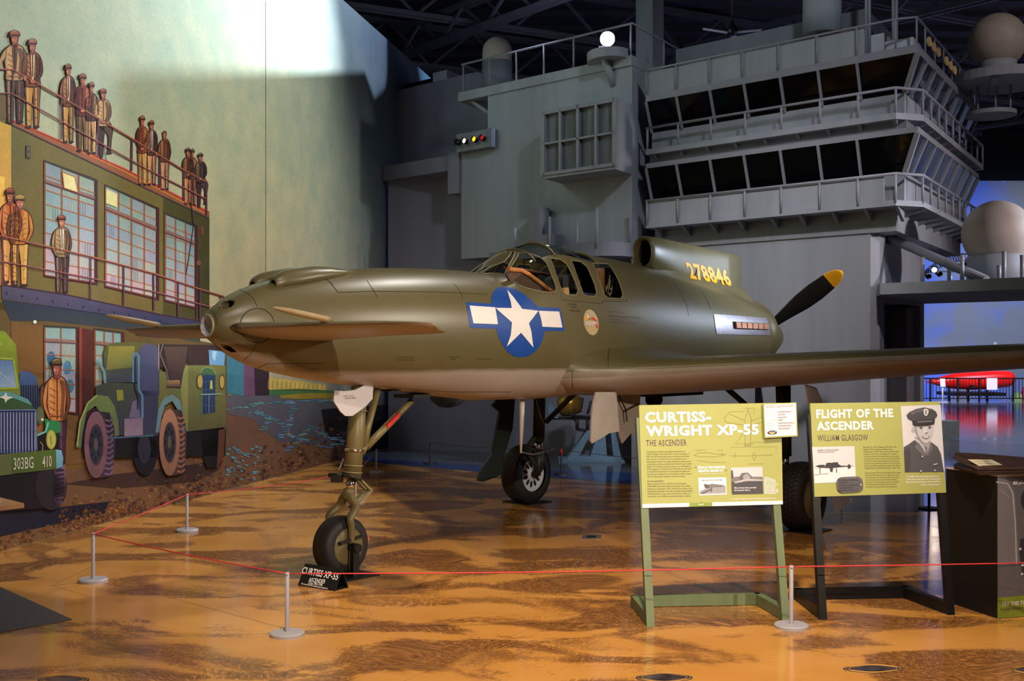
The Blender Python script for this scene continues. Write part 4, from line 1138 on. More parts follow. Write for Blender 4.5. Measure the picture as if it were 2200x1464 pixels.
def paint_material(name, top, under, rough=0.36):
    m = bpy.data.materials.new(name)
    m.use_nodes = True
    nt = m.node_tree; L = nt.links
    b = nt.nodes['Principled BSDF']
    b.inputs['Roughness'].default_value = rough
    b.inputs['Specular IOR Level'].default_value = 0.45
    at_ = nt.nodes.new('ShaderNodeAttribute'); at_.attribute_name = 'pv'
    tc_ = nt.nodes.new('ShaderNodeTexCoord')
    n1 = nt.nodes.new('ShaderNodeTexNoise'); n1.inputs['Scale'].default_value = 3.0; n1.inputs['Detail'].default_value = 4
    n2 = nt.nodes.new('ShaderNodeTexNoise'); n2.inputs['Scale'].default_value = 160; n2.inputs['Detail'].default_value = 2
    L.new(tc_.outputs['Object'], n1.inputs['Vector']); L.new(tc_.outputs['Object'], n2.inputs['Vector'])
    a = nt.nodes.new('ShaderNodeMath'); a.operation = 'MULTIPLY_ADD'; a.inputs[1].default_value = 0.05
    L.new(n1.outputs['Fac'], a.inputs[0]); L.new(at_.outputs['Fac'], a.inputs[2])
    mr = nt.nodes.new('ShaderNodeMapRange'); mr.inputs['From Min'].default_value = 0.005; mr.inputs['From Max'].default_value = 0.045
    L.new(a.outputs[0], mr.inputs['Value'])
    mx = nt.nodes.new('ShaderNodeMix'); mx.data_type = 'RGBA'
    mx.inputs['A'].default_value = lin(under); mx.inputs['B'].default_value = lin(top)
    L.new(mr.outputs['Result'], mx.inputs['Factor'])
    r = nt.nodes.new('ShaderNodeValToRGB'); r.color_ramp.elements[0].position = 0.3; r.color_ramp.elements[1].position = 0.7
    r.color_ramp.elements[0].color = (0.90, 0.90, 0.90, 1); r.color_ramp.elements[1].color = (1.08, 1.08, 1.08, 1)
    ad = nt.nodes.new('ShaderNodeMath'); ad.operation = 'ADD'
    h1 = nt.nodes.new('ShaderNodeMath'); h1.operation = 'MULTIPLY'; h1.inputs[1].default_value = 0.5
    h2 = nt.nodes.new('ShaderNodeMath'); h2.operation = 'MULTIPLY'; h2.inputs[1].default_value = 0.5
    L.new(n1.outputs['Fac'], h1.inputs[0]); L.new(n2.outputs['Fac'], h2.inputs[0]); L.new(h1.outputs[0], ad.inputs[0]); L.new(h2.outputs[0], ad.inputs[1])
    L.new(ad.outputs[0], r.inputs['Fac'])
    mu_ = nt.nodes.new('ShaderNodeMix'); mu_.data_type = 'RGBA'; mu_.blend_type = 'MULTIPLY'; mu_.inputs['Factor'].default_value = 1
    L.new(mx.outputs['Result'], mu_.inputs['A']); L.new(r.outputs['Color'], mu_.inputs['B']); L.new(mu_.outputs['Result'], b.inputs['Base Color'])
    return m
OLIVE = (92, 85, 56)
M_PAINT = paint_material('aircraft_paint', OLIVE, (160, 150, 142))
M_OLIVE = mat('olive_paint', OLIVE, 0.36, var=0.08, scale=5, spec=0.45)
M_OLIVED = mat('olive_paint_dark', (84, 78, 48), 0.4, var=0.1, scale=6)
M_TRIM = mat('window_trim', (128, 120, 88), 0.4, var=0.05)
M_GREYU = mat('grey_under_paint', (160, 150, 142), 0.45, var=0.08, scale=5)
M_CHROME = mat('chrome', (210, 210, 216), 0.12, metal=1.0, var=0.04)
M_ALU = mat('bare_aluminium', (160, 155, 162), 0.32, metal=0.7, var=0.12, scale=14)
M_RUB = mat('tyre_rubber', (38, 34, 34), 0.6, var=0.15, scale=20)
M_GEAR = mat('gear_olive', (112, 100, 66), 0.4, var=0.1, scale=10)
M_GEARD = mat('gear_dark', (36, 36, 26), 0.45, var=0.15, scale=10)
M_WHITE = mat('white_paint', (196, 192, 194), 0.45, var=0.03)
M_DARK = mat('dark_interior', (20, 18, 16), 0.8, var=0.2)
M_RED = mat('red_fabric', (206, 40, 30), 0.6, var=0.1)
M_BLUE = mat('insignia_blue', (24, 70, 150), 0.4, var=0.04)
M_INSW = mat('insignia_white', (232, 226, 224), 0.4, var=0.02)
M_YEL = mat('marking_yellow', (226, 160, 20), 0.45, var=0.04)
M_LINE = mat('panel_gap', (34, 30, 20), 0.7, var=0.05)
M_STENCIL = mat('stencil_black', (50, 46, 34), 0.7, var=0.1)
M_CGLASS = glass_mat('canopy_glass', (226, 230, 226), 0.06, 0.03)

air = thing('fighter_aircraft', 'olive drab pusher fighter aircraft with nose canards and a blue star roundel', 'aircraft', A(0, 0, 0))

FUS = [
(-5.53, 2.020, 1.862, .080, 1.94), (-5.50, 2.052, 1.842, .112, 1.94), (-5.46, 2.085, 1.815, .140, 1.94), (-5.35, 2.158, 1.740, .200, 1.94), (-5.15, 2.245, 1.652, .275, 1.93),
(-4.90, 2.312, 1.590, .335, 1.92), (-4.50, 2.380, 1.523, .400, 1.92), (-4.00, 2.433, 1.465, .450, 1.92), (-3.50, 2.459, 1.401, .482, 1.92),
(-3.00, 2.466, 1.347, .500, 1.92), (-2.80, 2.458, 1.325, .505, 1.92), (-2.76, 2.462, 1.324, .506, 1.92), (-2.50, 2.598, 1.322, .509, 1.92), (-2.28, 2.705, 1.320, .510, 1.92),
(-2.05, 2.775, 1.316, .510, 1.92), (-1.90, 2.789, 1.318, .510, 1.92), (-1.30, 2.722, 1.335, .510, 1.93), (-.85, 2.706, 1.330, .510, 1.93), (-.19, 2.655, 1.340, .510, 1.93),
(.44, 2.579, 1.380, .505, 1.94), (1.20, 2.470, 1.440, .480, 1.94), (1.86, 2.377, 1.503, .437, 1.94)]
def pchip(xs, ys, x):
    n_ = len(xs)
    hh = [xs[i + 1] - xs[i] for i in range(n_ - 1)]; dl = [(ys[i + 1] - ys[i]) / hh[i] for i in range(n_ - 1)]
    d = [0.0] * n_
    d[0], d[-1] = dl[0], dl[-1]
    for i in range(1, n_ - 1):
        if dl[i - 1] * dl[i] > 0:
            w1, w2 = 2 * hh[i] + hh[i - 1], hh[i] + 2 * hh[i - 1]
            d[i] = (w1 + w2) / (w1 / dl[i - 1] + w2 / dl[i])
    i = 0
    while i < n_ - 2 and x > xs[i + 1]: i += 1
    t = max(0.0, min(1.0, (x - xs[i]) / hh[i]))
    return (ys[i] * (1 + 2 * t) * (1 - t) ** 2 + d[i] * hh[i] * t * (1 - t) ** 2 + ys[i + 1] * t * t * (3 - 2 * t) + d[i + 1] * hh[i] * t * t * (t - 1))
_fx = [f[0] for f in FUS]; _fc = [[f[k_] for f in FUS] for k_ in range(5)]
def section(s):
    return [pchip(_fx, _fc[k_], s) for k_ in (1, 2, 3, 4)]
NF = 200
def fus_ring(s, grow=0.0):
    tp, bt, hw, zc = section(s)
    out = []
    for i in range(NF):
        a_ = 2 * math.pi * i / NF; c_, s_ = math.cos(a_), math.sin(a_)
        e = 2 / 2.15
        v = math.copysign(abs(c_) ** e, c_) * (hw + grow)
        w = zc + math.copysign(abs(s_) ** e, s_) * ((tp - zc if s_ > 0 else zc - bt) + grow)
        out.append((v, w))
    return out
stations = []
s_ = -5.53
while s_ < 1.86:
    stations.append(s_)
    s_ += 0.012 if (s_ < -5.05 or -2.9 < s_ < -0.55) else 0.05
stations.append(1.86)
rings = [[A(s, v, w) for v, w in fus_ring(s)] for s in stations]
flat_v = [p for r in rings for p in r]
flat_f = [(i * NF + j, i * NF + (j + 1) % NF, (i + 1) * NF + (j + 1) % NF, (i + 1) * NF + j) for i in range(len(stations) - 1) for j in range(NF)]
FB = BVHTree.FromPolygons(flat_v, flat_f)
def hit(bvh, x, y, off=0.0):
    o = V3((0, 0, EYE)); d = ray(x, y).normalized()
    h_, n_, i_, t_ = bvh.ray_cast(o, d)
    if h_ is None: return None
    if n_.dot(d) > 0: n_ = -n_
    return h_ + n_ * off
def sw(p):
    return (sof(p), p.z)
def inpoly(x, y, P):
    r = False; n_ = len(P); j = n_ - 1
    for i in range(n_):
        if (P[i][1] > y) != (P[j][1] > y) and x < (P[j][0] - P[i][0]) * (y - P[i][1]) / (P[j][1] - P[i][1]) + P[i][0]: r = not r
        j = i
    return r
def crop(pts, x0, y0, k_):
    return [(x0 + a_ / k_, y0 + b_ / k_) for a_, b_ in pts]
WIN = [crop(p, 1000, 500, 5.2275) for p in (
    [(125, 448), (232, 330), (330, 240), (420, 214), (500, 210), (552, 216), (500, 345), (435, 474), (370, 462), (280, 458), (200, 466)],
    [(600, 226), (740, 245), (840, 280), (905, 340), (960, 470), (1015, 610), (1012, 655), (985, 678), (890, 668), (800, 652), (690, 626), (600, 592), (520, 540), (462, 490), (520, 370)],
    [(946, 286), (1060, 300), (1130, 350), (1165, 410), (1250, 600), (1262, 660), (1240, 706), (1130, 700), (1075, 655), (1010, 460)],
    [(1182, 312), (1290, 325), (1360, 380), (1410, 490), (1455, 600), (1472, 690), (1450, 718), (1360, 714), (1318, 688), (1250, 500)],
    [(1422, 346), (1600, 350), (1655, 425), (1745, 620), (1765, 700), (1745, 742), (1600, 735), (1552, 700), (1490, 520)])]
WSW = []
for P in WIN:
    q = [hit(FB, *p) for p in P]
    WSW.append([sw(p) for p in q if p is not None])
GUN = [crop(p, 420, 560, 6.1) for p in (
    [(300, 600), (330, 562), (380, 535), (440, 522), (490, 524), (512, 545), (500, 585), (455, 612), (400, 632), (330, 625)],
    [(335, 1105), (380, 1098), (440, 1120), (490, 1155), (525, 1190), (505, 1205), (450, 1196), (390, 1165), (350, 1135)])]
GSW = [[sw(hit(FB, *p)) for p in P] for P in GUN]
ROOF = (-2.30, -1.36, .285)
skin, panes = MB(), [MB() for _ in range(11)]
zb_ = lambda s: 1.60 + 0.24 * max(0.0, min(1.0, (-4.75 - s) / 0.75)) ** 1.2 - 0.0 * s
keep = []; gl_f = [[] for _ in range(11)]
vs_idx = {}
for i in range(len(stations) - 1):
    sm_ = (stations[i] + stations[i + 1]) / 2
    fine = sm_ < -5.05 or -2.9 < sm_ < -0.55
    for j in range(NF):
        f = (i * NF + j, i * NF + (j + 1) % NF, (i + 1) * NF + (j + 1) % NF, (i + 1) * NF + j)
        where = None
        if fine:
            c_ = (flat_v[f[0]] + flat_v[f[2]]) / 2
            s_ = sm_; v_ = (c_ - AO).dot(PORT); w_ = c_.z
            if s_ < -5.0:
                for q in GSW:
                    if inpoly(s_, w_, q): where = 'hole'
            elif w_ > 2.5 and abs(v_) < ROOF[2] and ROOF[0] < s_ < ROOF[1] and abs(s_ + 2.02) > .02:
                where = 10
            else:
                for k_, q in enumerate(WSW):
                    if inpoly(s_, w_, q): where = k_ * 2 + (0 if v_ > 0 else 1)
        if where is None: keep.append(f)
        elif where != 'hole': gl_f[where].append(f)
skin.v = flat_v; skin.f = [list(f) for f in keep]; skin.m = [0] * len(keep); skin.sm = [True] * len(keep)
for i, s in enumerate(stations):
    for j in range(NF):
        skin.pv[i * NF + j] = flat_v[i * NF + j].z - zb_(s)
fus = skin.build('fuselage', M_PAINT, air)
for k_, g in enumerate(gl_f):
    if not g: continue
    used = sorted({i for f in g for i in f}); mp = {u: n_ for n_, u in enumerate(used)}
    m = MB(); m.v = [flat_v[u] for u in used]; m.f = [[mp[i] for i in f] for f in g]; m.m = [0] * len(g); m.sm = [True] * len(g)
    m.build('canopy_pane', M_CGLASS, air)
# window edges: a thin pale trim round every opening, both sides
def closed_path(pts, n_=6):
    out = []
    for a_, b_ in zip(pts, pts[1:] + pts[:1]):
        for q in range(n_): out.append((a_[0] + (b_[0] - a_[0]) * q / n_, a_[1] + (b_[1] - a_[1]) * q / n_))
    return out
def side_hit(s, w, side, off=0.0):
    o = A(s, 3 * side, w); d = -PORT * side
    h_, n_, i_, t_ = FB.ray_cast(o, d)
    if h_ is None: return None
    if n_.dot(d) > 0: n_ = -n_
    return h_ + n_ * off
for q in WSW:
    for side in (1, -1):
        path = [side_hit(s, w, side, .001) for s, w in closed_path(q)]
        path = [p for p in path if p is not None]
        m = MB(); m.tube(path + path[:2], .0055, 6); m.build('window_trim', M_TRIM, air)
def ring_top(s, vmax, off=0.004, n_=24):
    tp, bt, hw, zc = section(s); out = []
    for i in range(n_ + 1):
        v = -vmax + 2 * vmax * i / n_
        w = zc + (tp - zc) * max(0.0, 1 - (abs(v) / hw) ** 2.15) ** (1 / 2.15)
        out.append(A(s, v, w + off))
    return out
for s, wd in ((ROOF[0], .012), (-2.02, .016), (ROOF[1], .014)):
    m = MB(); m.tube(ring_top(s, ROOF[2] + .01), wd, 8); m.build('canopy_hoop', M_OLIVE, air)
# gun openings in the nose: short tubes going back into the nose
for q in GSW:
    for side in (1, -1):
        path = [side_hit(s, w, side) for s, w in closed_path(q, 3)]
        path = [p for p in path if p is not None]
        c_ = sum(path, V3((0, 0, 0))) / len(path)
        r0 = path; r1 = [c_ + (p - c_) * .8 + AFT * .10 - PORT * side * .03 for p in path]; r2 = [c_ + (p - c_) * .3 + AFT * .2 - PORT * side * .05 for p in path]
        m = MB(); m.loft([r0, r1, r2], 0, True, True, False, True); gp = m.build('gun_port', M_OLIVE, air)
        m = MB(); m.tube([c_ + AFT * .2 - PORT * side * .04, c_ + AFT * .07 - PORT * side * .035], .014, 10); m.build('gun_barrel', M_BLACK, gp)

# nose lamp
m = MB(); m.lathe(A(-5.53, 0, 1.941), -AFT, [(-.01, .083), (.008, .083), (.012, .078)], 40); lampo = m.build('nose_lamp', mat('lamp_rim', (150, 138, 100), .4), air)
m = MB(); m.lathe(A(-5.53, 0, 1.941), -AFT, [(-.045, 0), (-.03, .045), (-.005, .072), (.006, .078)], 40); m.build('reflector', mat('lamp_reflector', (236, 236, 240), .25, metal=0.0, var=.45, scale=60), lampo)
m = MB(); m.lathe(A(-5.53, 0, 1.941), -AFT, [(.008, .079), (.016, .06), (.022, .03), (.024, 0)], 40); m.build('lens', glass_mat('lamp_glass', (240, 240, 244), .25, .05), lampo)

# gun blisters on top of the nose
for v0 in (.125, -.125):
    prof = [(-5.06, .046, .050), (-5.04, .060, .064), (-4.98, .078, .080), (-4.86, .096, .090), (-4.72, .10, .085), (-4.58, .092, .066), (-4.42, .07, .036), (-4.28, .03, .005)]
    rr = []
    for s, hw, hh in prof:
        tp, bt, fw, zc = section(s)
        wb = zc + (tp - zc) * (1 - (abs(v0) / fw) ** 2.15) ** (1 / 2.15)
        lift = .022 if s < -4.9 else .01
        rr.append([A(s, v0 + hw * math.cos(a_), wb - .02 + lift + (hh if math.sin(a_) > 0 else .05) * math.sin(a_)) for a_ in [2 * math.pi * i / 28 for i in range(28)]])
    inner = [[p + AFT * .0 + (sum(rr[0], V3()) / 28 - p) * .35 for p in rr[0]], [p + AFT * .12 + (sum(rr[0], V3()) / 28 - p) * .4 for p in rr[0]]]
    m = MB(); m.loft(rr, 0, True, True, False, True); m.loft([inner[0], rr[0]], 0, True); bl = m.build('gun_blister', M_OLIVE, air)
    m = MB(); m.loft(inner, 0, True, True, False, True); m.build('muzzle_opening', M_DARK, bl)

# ---- decals and panel lines on the skin
def decal(name, polys, m_, bvh=None, off=0.003, parent=None, sub=4.0, label=None):
    """outlines measured on the photograph, laid on the skin as thin paint"""
    bvh = bvh or FB
    bm = bmesh.new()
    for P in polys:
        vs = [bm.verts.new((x, y, 0)) for x, y in P]
        tris = tessellate_polygon([[V3((x, y, 0)) for x, y in P]])
        for t in tris:
            try: bm.faces.new([vs[i] for i in t])
            except ValueError: pass
    for _ in range(5):
        es = [e for e in bm.edges if e.calc_length() > sub]
        if not es: break
        bmesh.ops.subdivide_edges(bm, edges=es, cuts=1, use_grid_fill=False)
        bmesh.ops.triangulate(bm, faces=bm.faces[:])
    bm.verts.ensure_lookup_table()
    m = MB(); bad = set(); vs = []
    for v in bm.verts:
        p = hit(bvh, v.co.x, v.co.y, off)
        if p is None: bad.add(v.index); p = V3()
        vs.append(p)
    bm.verts.index_update()
    m.add(vs, [tuple(v.index for v in f.verts) for f in bm.faces if not any(v.index in bad for v in f.verts)], 0, True)
    bm.free()
    o = m.build(name, m_, parent or air)
    if label: o['label'] = label
    return o
def panel_line(pts, bvh=None, r=.0022, m=None):
    path = []
    for a_, b_ in zip(pts[:-1], pts[1:]):
        n_ = max(2, int(math.hypot(b_[0] - a_[0], b_[1] - a_[1]) / 4))
        for q in range(n_):
            path.append(hit(bvh or FB, a_[0] + (b_[0] - a_[0]) * q / n_, a_[1] + (b_[1] - a_[1]) * q / n_, .0004))
    path.append(hit(bvh or FB, *pts[-1], .0004))
    path = [p for p in path if p is not None]
    if len(path) > 1:
        if m is not None: m.tube(path, r, 5)
        else: mm = MB(); mm.tube(path, r, 5); mm.build('panel_seam', M_LINE, air)
plm = None
for P in ([(580, 385), (690, 430), (760, 500), (808, 600)], [(795, 1080), (780, 1140), (720, 1230), (640, 1300)], [(1500, 150), (1680, 210), (1780, 300), (1865, 415), (2074, 415)],
          [(700, 1418), (790, 1415), (870, 1390), (938, 1350), (1680, 1348)], [(180, 640), (240, 680), (278, 780), (272, 850)]):
    panel_line(crop(P, 420, 560, 6.1))
for P in ([(570, 905), (640, 970), (705, 1050), (1000, 1040), (1500, 1045), (1980, 1066)], [(955, 950), (1000, 1020), (1045, 1092)], [(1700, 975), (1755, 1045), (1778, 1112)]):
    panel_line(crop(P, 550, 366, 4))
for P in ([(1085, 395), (1400, 425), (1700, 440), (2190, 440)],):
    panel_line(crop(P, 550, 732, 4))
for P in ([(1070, 690), (1078, 755), (1530, 800), (1540, 770), (1810, 775), (1812, 740)],):
    panel_line(crop(P, 1000, 500, 5.2275))
for P in ([(440, 545), (500, 640), (550, 740), (572, 860)], [(700, 600), (760, 690), (800, 790)]):
    panel_line(crop(P, 1360, 500, 4.783))
ring_ = [(553 + 37 * math.cos(t), 700 + 37 * math.sin(t)) for t in [2 * math.pi * i / 40 for i in range(41)]]
panel_line(ring_, None, .0035)

K7 = (1000, 500, 5.2275)
BL = crop([(290, 750), (300, 700), (320, 652), (370, 617), (440, 610), (540, 630), (650, 690), (740, 762), (810, 834), (1060, 850), (1115, 1108), (888, 1105), (880, 1160), (840, 1260), (780, 1340), (700, 1390), (620, 1402), (540, 1390), (470, 1340), (410, 1250), (370, 1170), (345, 1080), (52, 1072), (5, 782), (292, 800)], *K7)
ST = crop([(465, 645), (530, 720), (590, 800), (632, 858), (815, 880), (708, 1020), (735, 1110), (758, 1290), (620, 1125), (460, 1280), (505, 1150), (518, 1010), (332, 848), (515, 850), (505, 780), (480, 700)], *K7)
B1 = crop([(42, 822), (330, 842), (345, 930), (360, 1030), (85, 1020)], *K7)
B2 = crop([(818, 880), (1048, 888), (1085, 1068), (860, 1058), (845, 970)], *K7)
ins = decal('roundel', [BL], M_BLUE, off=.0025, label='blue star roundel with side bars on the fuselage')
decal('star', [ST], M_INSW, off=.005, parent=ins); decal('bar', [B1], M_INSW, off=.005, parent=ins); decal('bar', [B2], M_INSW, off=.005, parent=ins)
def ell(x, y, rx, ry, rot=0, n_=40):
    c_, s_ = math.cos(rot), math.sin(rot)
    return [(x + rx * math.cos(t) * c_ - ry * math.sin(t) * s_, y + rx * math.cos(t) * s_ + ry * math.sin(t) * c_) for t in [2 * math.pi * i / n_ for i in range(n_)]]
dsc = decal('emblem_disc', [ell(1269.6, 693, 15.6, 28, -.2)], mat('emblem_tan', (176, 158, 120), .5), off=.0025, label='tan oval nose emblem')
decal('emblem_patch', [ell(1259, 684, 5, 3.4, .2)], M_YEL, off=.0045, parent=dsc)
decal('emblem_wedge', [[(1257, 674), (1262, 678), (1268, 686), (1262, 683)]], M_INSW, off=.005, parent=dsc)
decal('emblem_wedge', [[(1264, 681), (1270, 688), (1264, 686)]], M_STENCIL, off=.005, parent=dsc)
decal('emblem_streak', [[(1268, 684), (1274, 682), (1281, 689), (1283, 692), (1277, 690)], [(1276, 695), (1282, 697), (1284, 703), (1283, 707)]], M_RED, off=.005, parent=dsc)
def decal_text(name, txt, p, rx, up, hpx, m_, width, bvh=None, off=.004, bold=0.0, parent=None, align='L', space=1.0):
    """p base-line start in pixels; rx, up pixel directions"""
    vs, fs = text_geo(txt, bold, 1.0, space)
    x0_ = min(v[0] for v in vs); x1_ = max(v[0] for v in vs); k_ = hpx / 0.69; kx = width / (x1_ - x0_)
    m = MB(); pts = []
    for v in vs:
        a_ = (v[0] - x0_) * kx; b_ = v[1] * k_
        q = hit(bvh or FB, p[0] + rx[0] * a_ + up[0] * b_, p[1] + rx[1] * a_ + up[1] * b_, off)
        pts.append(q if q is not None else V3())
    m.add(pts, [f for f in fs if all(pts[i].length > 0 for i in f)], 0)
    return m.build(name, m_, parent or air)
decal_text('lettering', 'ASCENDER', (1258, 698.5), (1, .03), (-.1, -1), 7.4, M_INSW, 23, bold=.015, off=.005, parent=dsc)
for txt, x, y, wd, h_ in (('ESCAPE', 1220, 655, 19, 3.4), ('PANEL', 1226, 661.5, 14, 3.4), ('RELEASE', 1225, 669, 22, 3.4), ('U.S. ARMY-XP-55-CS', 1304, 671, 37, 2.6), ('ARMY AIR FORCES SERIAL NO. 42-78846', 1307, 680.5, 69, 3.0),
                          ('CREW WEIGHT 200 LBS.', 1309, 687.5, 29, 2.2), ('SERVICE THIS AIRPLANE WITH 100 OCTANE FUEL', 1311, 693, 54, 2.0)):
    decal_text('stencil', txt, (x, y), (1, .07), (-.25, -1), h_, M_STENCIL, wd)
K2 = (550, 732, 4)
for txt, x, y, wd, h_ in (('PLATFORM SUPPORT', 852, 768.5, 39, 2.6), ('AND ADJUSTING SCREW', 850, 774, 41, 2.6), ('PULL LOW', 964, 768, 22, 2.6), ('DOOR', 969, 773, 10, 2.6), ('PLATFORM SUPPORT', 1024, 772, 34, 2.2), ('LIFT HERE', 714, 807, 23, 2.6)):
    decal_text('stencil', txt, (x, y), (1, .03), (-.05, -1), h_, M_STENCIL, wd)

# ---- cowling, exhausts, spinner, propeller
m = MB(); m.lathe(A(0, 0, 1.94), AFT, [(1.84, .440), (1.88, .452), (1.99, .447), (2.04, .425), (2.05, .40), (2.05, 0.02)], 64); m.build('cowl_ring', M_OLIVED, air)
m = MB(); m.lathe(A(0, 0, 1.94), AFT, [(2.05, .33), (2.2, .31), (2.4, .26), (2.62, .17), (2.80, .07), (2.87, 0)], 48); spn = m.build('spinner', M_OLIVED, air)
K8 = (1360, 500, 4.783)
exh = decal('exhaust_panel', [crop([(825, 838), (1370, 880), (1408, 1058), (855, 1042)], *K8)], M_ALU, off=.006, label='bare metal exhaust panel')
M_STK = mat('exhaust_stack', (150, 104, 80), .5, metal=.6, var=.25, scale=20)
for i in range(6):
    a0, a1 = i / 6 + .012, (i + 1) / 6 - .012
    q = [lerp((1030, 925), (1375, 944), a0), lerp((1030, 925), (1375, 944), a1), lerp((1036, 985), (1375, 999), a1), lerp((1036, 985), (1375, 999), a0)]
    h0 = [hit(FB, *p, .004) for p in crop(q, *K8)]
    m = MB(); m.prism(h0, PORT * .03 + UP * .004); m.build('exhaust_stack', M_STK, exh)
decal('exhaust_slot', [crop([(1015, 915), (1385, 936), (1380, 1004), (1028, 992)], *K8)], M_DARK, off=.0075, parent=exh)
PC = A(2.22, 0, 1.94)
for k_ in range(3):
    th = math.radians(33.7 + 120 * k_)
    rd_ = PORT * math.cos(th) + UP * math.sin(th); tg = AFT.cross(rd_).normalized()
    rr, tip = [], []
    prof = [(.12, .050, .050, 70), (.30, .055, .045, 60), (.5, .085, .028, 48), (.75, .115, .02, 38), (.95, .118, .015, 31), (1.12, .105, .012, 27), (1.16, .102, .011, 26), (1.25, .088, .009, 25), (1.32, .055, .007, 24), (1.355, .015, .004, 24)]
    secs = []
    for r_, hw, hh, pi_ in prof:
        p_ = math.radians(pi_); cd = tg * math.cos(p_) + AFT * math.sin(p_); nn = rd_.cross(cd)
        secs.append([PC + rd_ * r_ + cd * (hw * math.cos(a_)) + nn * (hh * math.sin(a_)) for a_ in [2 * math.pi * i / 20 for i in range(20)]])
    m = MB(); m.loft(secs[:7], 0, True, True, True, False); bld = m.build('propeller_blade', mat('blade_black', (26, 25, 24), .5, var=.2), air)
    m = MB(); m.loft(secs[6:], 0, True, True, False, True); tp_ = m.build('blade_tip', M_YEL, bld); tp_['label'] = 'yellow blade tip'

# ---- air scoop on the back, with the serial number
def scoop_ring(s, hw, w0, w1, n_=36, e=2.3):
    zc = (w0 + w1) / 2; out = []
    for i in range(n_):
        a_ = 2 * math.pi * i / n_; c_, s2 = math.cos(a_), math.sin(a_)
        out.append(A(s, hw * math.copysign(abs(c_) ** (2 / e), c_), zc + (w1 - zc) * math.copysign(abs(s2) ** (2 / e), s2)))
    return out
outer = [scoop_ring(-.20, .122, 2.655, 2.968), scoop_ring(-.185, .135, 2.64, 2.985), scoop_ring(-.14, .142, 2.62, 2.995), scoop_ring(.0, .145, 2.58, 2.995), scoop_ring(.3, .135, 2.5, 2.985), scoop_ring(.7, .105, 2.42, 2.97), scoop_ring(1.1, .075, 2.35, 2.95), scoop_ring(1.5, .05, 2.28, 2.93), scoop_ring(1.83, .03, 2.25, 2.912)]
inn = [scoop_ring(-.20, .122, 2.655, 2.968), scoop_ring(-.19, .108, 2.67, 2.953), scoop_ring(-.10, .105, 2.675, 2.95)]
m = MB(); m.loft(outer, 0, True, True, False, True); m.loft(list(reversed(inn)), 0, True)
scp = m.build('air_scoop', M_OLIVE, air)
_sv, _sf = list(m.v), list(m.f)
m = MB(); m.loft([scoop_ring(-.12, .107, 2.67, 2.953), scoop_ring(.25, .08, 2.68, 2.9)], 0, True, True, False, True); m.obox(A(-.11, -.1, 2.735), PORT * .2, AFT * .3, UP * .004); m.build('scoop_duct', M_DARK, scp)
# fillet between scoop and spine
fil = MB()
rr = []
for s in [(-.15 + 2.0 * i / 14) for i in range(15)]:
    tp, bt, hw, zc = section(min(s, 1.85)); q = []
    for i in range(17):
        v = -.30 + .6 * i / 16
        base = zc + (tp - zc) * max(0.0, 1 - (abs(v) / hw) ** 2.15) ** (1 / 2.15)
        q.append(A(s, v, base - .012 + .16 * math.exp(-((abs(v) - .02) / .115) ** 2) * max(.25, min(1, (s + .15) / .5))))
    rr.append(q)
fil.loft(rr, 0, True, False); fil.build('scoop_fillet', M_OLIVE, scp)
SBV = BVHTree.FromPolygons(_sv + fil.v, _sf + [[i + len(_sv) for i in f] for f in fil.f])
decal_text('serial_number', '278846', (1360 + 588 / 4.783, 500 + 466 / 4.783), (1, .19), (-.36, -1), 33, M_YEL, 90, bvh=SBV, off=.004, bold=.035, parent=scp, space=1.05)

# ---- wings
def af(x):
    return 2.0 * (0.2969 * math.sqrt(max(0, x)) - 0.126 * x - 0.3516 * x * x + 0.2843 * x ** 3 - 0.1036 * x ** 4) * 5 / 1.0
XS = [0.5 * (1 - math.cos(math.pi * i / 18)) for i in range(19)]
WINGS = [  # v, s of leading edge, chord, height of leading edge, up, down, drop of the trailing edge
 (.20, -2.12, 3.30, 1.56, .43, .22, .02), (.36, -2.08, 3.25, 1.565, .37, .22, .03), (.44, -2.03, 3.15, 1.57, .30, .22, .05), (.52, -1.96, 3.05, 1.572, .24, .215, .07), (.60, -1.86, 2.90, 1.576, .20, .21, .08), (.70, -1.72, 2.72, 1.581, .17, .205, .09),
 (.84, -1.57, 2.56, 1.588, .15, .20, .10), (1.05, -1.42, 2.42, 1.60, .14, .195, .10), (1.6, -1.09, 2.25, 1.632, .13, .175, .10), (2.6, -.49, 1.97, 1.69, .115, .14, .09), (3.75, .20, 1.66, 1.756, .10, .11, .08), (5.0, .95, 1.34, 1.828, .08, .08, .06), (5.9, 1.49, 1.10, 1.88, .06, .06, .04), (6.12, 1.68, .85, 1.893, .035, .035, .03), (6.2, 1.85, .55, 1.897, .01, .01, .02)]
NU = 14
def interp_wing():
    out = []
    vs = [w_[0] for w_ in WINGS]
    v = vs[0]; grid_v = []
    for a_, b_ in zip(vs[:-1], vs[1:]):
        n_ = max(1, int((b_ - a_) / .18))
        grid_v += [a_ + (b_ - a_) * i / n_ for i in range(n_)]
    grid_v.append(vs[-1])
    return [[v] + [pchip(vs, [w_[k_] for w_ in WINGS], v) for k_ in range(1, 7)] for v in grid_v]
WG = interp_wing()
